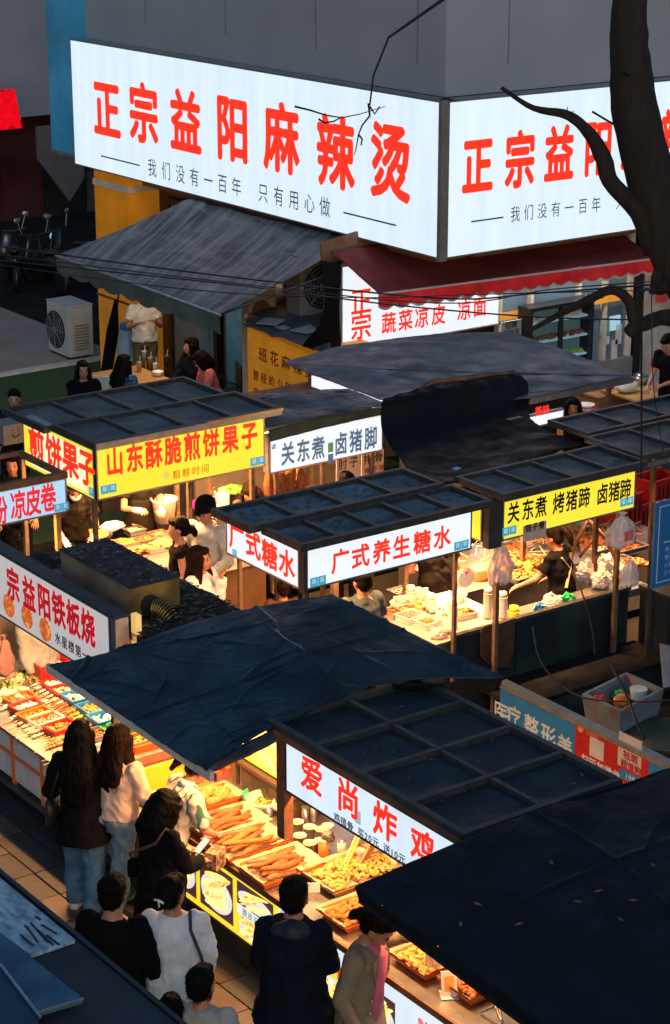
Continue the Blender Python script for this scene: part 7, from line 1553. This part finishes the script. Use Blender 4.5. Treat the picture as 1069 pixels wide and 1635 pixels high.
    if hair in ('long', 'longer'):
        z_ = {'long': 1.24, 'longer': 1.06}[hair]
        strands([(D_((0, -.055, 1.62)), .085, .05), (D_((0, -.08, 1.5)), .098, .05), (Tb((0, -.125, 1.40)), .115, .045), (Tb((0, -.15, 1.28)), .115, .04), (Tb((.01, -.15, z_)), .07, .028)])
        for sx in (-1, 1): strands([(D_((sx * .07, .0, 1.62)), .025, .06), (D_((sx * .085, .0, 1.5)), .022, .05), (Tb((sx * .11, .02, 1.38)), .03, .05), (Tb((sx * .12, .04, 1.26)), .03, .04), (Tb((sx * .11, .05, max(z_, 1.16))), .015, .02)])
    if hair == 'bob':
        strands([(D_((0, -.04, 1.64)), .09, .08), (D_((0, -.05, 1.55)), .105, .09), (D_((0, -.055, 1.47)), .11, .085), (D_((0, -.06, 1.40)), .10, .07)])
        for sx in (-1, 1): strands([(D_((sx * .07, .02, 1.64)), .025, .05), (D_((sx * .088, .02, 1.52)), .022, .05), (D_((sx * .09, .02, 1.42)), .02, .035)])
    if hair == 'pony':
        strands([(D_((0, -.11, 1.64)), .02, .02), (D_((0, -.15, 1.645)), .035, .035), (D_((0, -.185, 1.60)), .042, .036), (D_((0, -.19, 1.52)), .036, .03), (D_((0, -.18, 1.43)), .012, .012)])
    if hair == 'lowpony': c.ball(D_((0, -.135, 1.56)), (.042 * sh, .04 * sh, .045 * sh), 12, 8, 0, Q); c.ball(D_((0, -.16, 1.52)), (.03 * sh, .03 * sh, .045 * sh), 12, 8, 0, Q)
    if hair == 'bun': c.ball(D_((0, -.125, 1.58)), (.05 * sh, .035 * sh, .055 * sh), 12, 8, 0, Q)
    hob = remesh(c, 'hair', hm, t, vox=min(vox, .011), smooth=2, noise_a=.007, noise_f=(45, 45, 5), seed=seed)
    if py > 1000 and hair != 'none':
        me = hob.data; rr = random.Random(seed); k = MB(); nv_ = len(me.vertices); short = hair in ('short', 'bun', 'lowpony', 'pony')
        for i in range(300 if not short else 170):
            v = me.vertices[rr.randrange(nv_)]; p = v.co.copy(); nn = v.normal.copy(); L_ = rr.uniform(.008, .022) if short else rr.uniform(.03, .08)
            dd = (nn * (.35 if short else .12) + Vector((rr.uniform(-.25, .25), rr.uniform(-.25, .25), -.75 if short else -1.0))).normalized(); p2 = p + dd * L_ * .5 + nn * .004; p3 = p + dd * L_ + Vector((rr.uniform(-.012, .012), rr.uniform(-.012, .012), -.006))
            k.tube([p, p2, p3], [.0028, .0022, .0006], 3, cap=False)
        o_ = k.build('loose_hair', hm, hob); o_['kind'] = 'stuff'
    if hair == 'cap' or 'cap' in extras:
        k = MB(); k.ball(D_((0, -.015, 1.635)), (.093 * sh, .108 * sh, .088 * sh), 20, 12, 0, Q); k.loft([(D_((0, .085, 1.625)), Q @ Vector((.075, 0, 0)), Q @ Vector((0, .02, .01))), (D_((0, .12, 1.618)), Q @ Vector((.07, 0, 0)), Q @ Vector((0, .06, -.012)))], 16)
        remesh(k, 'cap', c_black, t, vox=.01, smooth=1)
    if 'mask' in extras: remesh(MB().ball(D_((0, .06, 1.53)), (.058 * sh, .055 * sh, .05 * sh), 14, 10, 0, Q), 'face_mask', m_white, t, vox=.01)
    if 'glove' in extras:
        for E_, W_ in ((EL, WL), (ER, WR)): d = (W_ - E_).normalized(); k = MB(); k.ball(W_ + d * .05, (.05, .05, .035), 12, 8); cone(k, W_ - d * .06, W_ + d * .02, .036, .04); cone(k, W_ + d * .06, W_ + d * .11, .03, .018); remesh(k, 'glove', m_white, t, vox=.01)
    if 'apron' in extras:
        k = MB(); k.loft([ring(.55, .2, .16, .02), ring(.9, .18, .138, .02), ring(1.2, .165, .125, .02)], 18); remesh(k, 'apron', c_apron, t, vox=.014, noise_a=.008, seed=seed)
    if 'straps' in extras:
        mst = mat('tan_strap', (.35, .25, .15), rough=.7); k = MB()
        y_ = -.14
        k.bar(Tb((-.11, y_ + .03, 1.38)), Tb((.0, y_, 1.22)), .03, .012).bar(Tb((.11, y_ + .03, 1.38)), Tb((.0, y_, 1.22)), .03, .012).bar(Tb((0, y_, 1.22)), Tb((-.12, y_ + .01, 1.02)), .03, .012).bar(Tb((0, y_, 1.22)), Tb((.12, y_ + .01, 1.02)), .03, .012)
        k.build('apron_strap', mst, t)
    if 'clip' in extras: MB().tube([D_((-.035, -.165, 1.60)), D_((.0, -.175, 1.61)), D_((.03, -.165, 1.59))], .008).tube([D_((0, -.175, 1.61)), D_((.0, -.17, 1.56))], .006).build('hair_clip', m_white, t)
    t['j'] = 0; del t['j']
    return t, dict(WL=WL, WR=WR, EL=EL, ER=ER, T=Tb, TH=TH, s=s)
def world(t, p): 
    bpy.context.view_layer.update(); return t.matrix_world @ Vector(p)
def shoulder_bag(label, t, J, side, z, m, sz=(.12, .06, .1), strapm=None, cross=False):
    root = thing('shoulder_bag', label, 'bag', t.location, t.rotation_euler.z); T = J['T']
    c = T((side * .24, -.02, z)); MB().loft([(c + Vector((0, 0, -sz[2])), XA * sz[1] * .8, YA * sz[0]), (c, XA * sz[1], YA * sz[0] * 1.05), (c + Vector((0, 0, sz[2])), XA * sz[1] * .7, YA * sz[0])], 14).build('bag_body', m, root, smooth=True)
    s2 = -side if cross else side; MB().tube([c + Vector((0, -.05, sz[2])), T((side * .2, -.13, 1.15)), T((s2 * .13, -.13, 1.36)), T((s2 * .125, -.03, 1.46)), T((s2 * .13, .1, 1.36)), T((side * .2, .13, 1.15)), c + Vector((0, .05, sz[2]))], .012, 6).build('strap', strapm or m, root, smooth=True)
def phone_at(label, t, p, rx=-.8): 
    q = world(t, p); o = MB().box((-.038, -.075, 0), (.038, .075, .009)).build('phone', m_black); o.location = q; o.rotation_euler = (.6, 0, t.rotation_euler.z); tag(o, label, 'phone'); MB().box((-.034, -.07, .0095), (.034, .07, .0105)).build('screen', mat('phone_screen', (.3, .35, .4), emit=(.5, .6, .7), es=.5), o)

V4 = .012
A, B = (1, 0), (0, 1)          # along the right face / along the left face
# foreground customers, from the back
t, J = person('woman with very long black hair, black coat and wide blue jeans by the cart', 127, 1160, 1.70, (.75, .66), (-.25, .2, .95), (.2, .28, 1.1), 'coat', c_black, m_denim, 'longer', hem=.70, wide=1.22, legs=(.10, -.10), vox=V4, shoes=m_shoe, lean=.04)
shoulder_bag('black handbag hanging at the black coated woman left side', t, J, -1, .95, m_black)
t, J = person('woman with dark wavy hair, cropped beige top and grey jeans at the cart', 190, 1166, 1.66, (.95, .3), (-.22, .2, 1.02), (.18, .3, 1.05), 'top', c_beige, m_denimg, 'long', m_hairb, hem=.93, wide=1.15, legs=(.18, -.22), vox=V4, lean=.07, bodyw=1.06)
t, J = person('woman with long brown ponytail in a white collared shirt with green stripes choosing food', 313, 1208, 1.62, (.98, -.15), (-.14, .36, 1.0), (.18, .42, .93), 'top', c_stripe, c_black, 'pony', m_hairb, hem=.86, sleeve=.9, lean=.38, pitch=.5, vox=V4, collar=c_white, bodyw=1.05)
t, J = person('woman with a shiny black bob in a black outfit looking at her phone', 254, 1272, 1.62, (.95, .1), (-.1, .34, 1.08), (.12, .36, 1.05), 'top', c_black, c_black, 'bob', hem=.55, lean=.06, pitch=.5, vox=V4, shoes=m_shoe)
shoulder_bag('small black bag on a brown strap worn by the bob haired woman', t, J, -1, 1.0, c_black, sz=(.09, .04, .07), strapm=mat('brown_strap', (.12, .06, .04)), cross=True)
phone_at('phone held by the bob haired woman', t, (0, .44, 1.05))
b_ = world(t, (.08, .50, .98)); o = tag(MB().box((-.08, -.05, -.1), (.08, .05, .05)).build('patterned_pouch', mat('brown_plaid', (.12, .06, .03), scale=30, col2=(.4, .28, .16), thresh=(.45, .55))), 'brown checked pouch held beside the phone', 'bag'); o.location = b_; o.rotation_euler = (0, 0, .5)
t, J = person('young man with short black hair in a black jacket seen from behind at lower left', 178, 1410, 1.72, (.7, .72), (-.28, .05, .85), (.24, .15, .9), 'jacket', c_black, c_black, 'short', hem=.82, vox=V4, bodyw=1.2, pitch=.15)
t, J = person('woman with a white hair clip in a loose off white sweatshirt seen from behind', 274, 1408, 1.64, (.55, .83), (-.24, .1, .88), (.24, .15, .9), 'top', c_white, c_lgrey, 'bun', hem=.62, vox=V4, bodyw=1.12, yaw=-.5, extras=('clip',))
shoulder_bag('thin grey strap bag over the off white sweatshirt', t, J, 1, .85, c_grey, strapm=c_grey, sz=(.1, .04, .08))
person('boy with short black hair in a pale grey top at the bottom edge', 320, 1555, 1.62, (.8, .6), (-.2, .15, .9), (.2, .15, .9), 'top', c_lgrey, c_black, 'short', vox=V4, pitch=.1)
person('dark haired child hidden almost wholly beneath the bottom edge', 272, 1600, 1.5, (.6, .8), (-.2, .1, .85), (.2, .1, .85), 'top', c_navy, c_black, 'short', vox=V4)
t, J = person('man with cropped hair in a black hooded jacket standing at the counter', 468, 1415, 1.80, (.72, .7), (-.17, .28, 1.0), (.17, .28, 1.0), 'hoodie', c_navy, c_black, 'short', hem=.72, vox=V4, hoodie=True, bodyw=1.22, pitch=.25)
t, J = person('woman with a low ponytail in a taupe coat and pink shirt reaching over the counter', 592, 1455, 1.68, (.45, -.9), (-.62, .22, 1.24), (.24, .10, .88), 'coat', c_trench, c_khaki, 'lowpony', m_hairb, hem=.5, vox=V4, lean=.12, pitch=.55, bodyw=1.1, collar=None)
T_ = J['T']
k = MB(); k.loft([(T_((.03, .135, .9)), XA * .045, YA * .03), (T_((.02, .138, 1.2)), XA * .055, YA * .03), (T_((0, .115, 1.38)), XA * .06, YA * .04), (T_((0, .03, 1.45)), XA * .06, YA * .05)], 12); k.build('pink_shirt', c_pink, t, smooth=True)
for sx in (-1, 1): MB().hexa([T_((sx * .065, .125, 1.15)), T_((sx * .10, .13, 1.22)), T_((sx * .12, .10, 1.36)), T_((sx * .06, .10, 1.40))], [T_((sx * .065, .14, 1.15)), T_((sx * .11, .145, 1.22)), T_((sx * .125, .115, 1.37)), T_((sx * .055, .12, 1.41))]).build('lapel', c_trench, t)
for z_ in (.98, 1.08): MB().ball(T_((.12, .135, z_)), .014, 8, 6).build('button', m_wood, t)
q = world(t, J['WL'] + Vector((0, .08, -.02))); bag('crumpled clear bag the taupe coated woman holds over the chicken', q + Vector((0, 0, .02)), .085, .24, m_bag)
# skewers side, hidden behind signs
person('customer with dark hair behind the barbecue sign at the left edge', 20, 853, 1.62, (1, .3), (-.2, .2, 1), (.2, .2, 1), 'top', c_navy, c_black, 'long')
person('customer in a grey top standing past the skewer cart under the barbecue sign', 60, 905, 1.70, (.3, -1), (-.2, .1, .85), (.2, .1, .85), 'top', c_lgrey, c_black, 'short', pos=tuple(at(60, 1025, z=1.1))[:2], bodyw=1.2)
# pancake stall
person('masked vendor in dark printed shirt and white gloves at the griddle', 128, 790, 1.72, (-.35, -1), (-.16, .42, .98), (.14, .40, .95), 'top', c_apron, c_black, 'short', sleeve=.6, lean=.32, pitch=.4, skin=m_skin, extras=('mask', 'glove'), pos=(10.72, 19.85))
person('vendor in dark flowered apron and white gloves tipping the batter bucket', 235, 790, 1.70, (-.2, -1), (-.12, .40, 1.12), (.16, .40, 1.16), 'top', c_apron, c_black, 'short', sleeve=.6, lean=.08, extras=('apron', 'glove'), pos=(11.62, 19.9))
person('customer in a black baseball cap and pale shirt before the pancake counter', 330, 799, 1.78, (-1, -.5), (-.2, .25, 1.0), (.2, .25, 1.0), 'top', c_cap if 0 else c_lgrey, c_black, 'cap', pitch=.3)
person('woman with a high ponytail and sleeveless black top chatting by the pancake counter', 285, 833, 1.60, (-.85, .45), (-.2, .16, .95), (.2, .2, .95), 'top', c_black, c_black, 'lowpony', hem=.85, sleeve=0, bodyw=.95, pitch=.1)
person('customer with long brown hair in a white top sipping by the sweet soup sign', 362, 862, 1.62, (.4, -.85), (-.03, .24, 1.42), (.2, .2, 1.0), 'top', c_white, c_black, 'long', m_hairb, pos=(10.55, 16.9), yaw=.2, bodyw=1.08)
person('small boy with short hair behind the left sweet soup sign', 452, 932, 1.22, (.5, .8), (-.2, .15, .9), (.2, .15, .9), 'top', c_brown, c_black, 'short', m_hairb)
person('man in black cap and slate grey shirt from behind under the sweet soup sign', 578, 915, 1.66, (.1, 1), (-.2, .2, 1.05), (.2, .15, .9), 'top', c_grey, c_black, 'cap', pitch=.1, sleeve=.6, bodyw=1.1)
person('vendor in brown shirt reaching forward beside the right post of the pancake stall', 400, 775, 1.62, (-.8, -.7), (-.2, .38, .95), (.15, .40, .95), 'top', c_brown, c_black, 'long', m_hairb, sleeve=.6, lean=.25, pitch=.3)
person('reddish haired diner seen from behind under the braised pork sign', 470, 782, 1.45, (.7, .7), (-.2, .2, .9), (.2, .2, .9), 'top', c_brown, c_black, 'short', mat('reddish_hair', (.09, .02, .008), rough=.5))
person('black haired customer seen from behind before the price cards', 553, 760, 1.62, (.4, .9), (-.2, .2, 1), (.2, .2, 1), 'top', c_black, c_black, 'short')
person('person in a black top reaching down behind the pale blue cold noodle sign', 42, 695, 1.68, (-.6, -1), (-.25, .25, .95), (.2, .3, .95), 'top', c_black, c_black, 'long', pos=(10.55, 20.9), sleeve=.6, lean=.2)
# behind the sweet soup and yellow signs
person('vendor in a black short sleeved shirt bending over the sweet soup counter', 704, 858, 1.62, (.35, .95), (-.22, .30, 1.0), (.24, .28, .95), 'top', c_black, c_black, 'short', m_hairb, sleeve=.6, lean=.3, bodyw=1.15, pos=(13.05, 16.25))
person('ponytailed vendor in black shirt with tan apron straps serving the yellow stall', 886, 866, 1.52, (-.35, .94), (-.35, .40, 1.02), (.2, .3, .98), 'top', c_black, c_black, 'pony', m_hairb, sleeve=.6, lean=.16, pitch=.3, extras=('straps',), bodyw=1.12, zhead=1.36)
person('second vendor in black standing across the yellow stall behind the brown card', 860, 830, 1.70, (0, -1), (-.2, .3, 1.0), (.2, .3, 1.0), 'top', c_black, c_black, 'short', pos=(14.3, 17.45), sleeve=.6)
person('vendor in black and white beyond the curved stand of the yellow stall', 935, 820, 1.68, (-.2, -1), (-.2, .3, 1.0), (.2, .3, 1.0), 'top', c_black, c_black, 'short', pos=(15.7, 17.45), sleeve=.6)
# diners under the grey awning
person('woman with long brown hair in a black jacket seated facing the market', 132, 582, 1.62, (-.4, -1), (-.15, .3, .95), (.15, .3, .95), 'jacket', c_black, c_black, 'long', m_hairb, sit=.45, bodyw=1.1)
person('diner in a blue patterned blouse with long dark hair seen from behind', 202, 556, 1.62, (.9, .3), (-.1, .35, 1.0), (.1, .38, 1.0), 'top', c_bluepat, c_black, 'long', sit=.45, lean=.15, pos=(14.55, 25.35))
person('diner in a pink jumper and pale vest leaning over the table', 318, 540, 1.60, (-.9, .3), (-.1, .38, 1.02), (.1, .4, 1.02), 'top', mat('dusty_pink_cloth', (.5, .13, .13), rough=.85, var=.2), c_black, 'bob', sit=.45, lean=.25, pitch=.4, pos=(15.9, 25.0))
person('diner with black hair behind the pink jumper woman at the table', 288, 545, 1.60, (-.95, .1), (-.1, .3, 1.0), (.1, .35, 1.0), 'top', c_navy, c_black, 'long', sit=.45, pos=(15.95, 25.7))
person('standing man in a white printed tee and khaki trousers in the shop doorway', 235, 450, 1.74, (-.4, -1), (-.12, .28, 1.22), (.14, .26, 1.2), 'top', c_white, c_khaki, 'short', sleeve=.6, pos=(16.15, 27.35), bodyw=1.12, wide=1.15)
person('person in a dark hooded top at the left edge near the turf', 22, 628, 1.60, (-.6, -1), (-.2, .2, .95), (.2, .2, .95), 'top', c_navy, c_black, 'short', sit=.5, hoodie=True, bodyw=1.3, skin=mat('pale_blue_hood', (.1, .4, .6)) if 0 else m_skin)
person('man in black at the right edge working over the folding table', 1068, 538, 1.70, (-.9, -.2), (-.1, .38, 1.05), (.12, .40, 1.0), 'top', c_black, c_black, 'short', sleeve=.6, lean=.15, pitch=.35)
person('dark haired person behind the small bright sign under the grey canopy', 915, 642, 1.55, (-.6, -.7), (-.2, .2, .95), (.2, .2, .95), 'top', c_black, c_black, 'bob', skin=m_skin2)
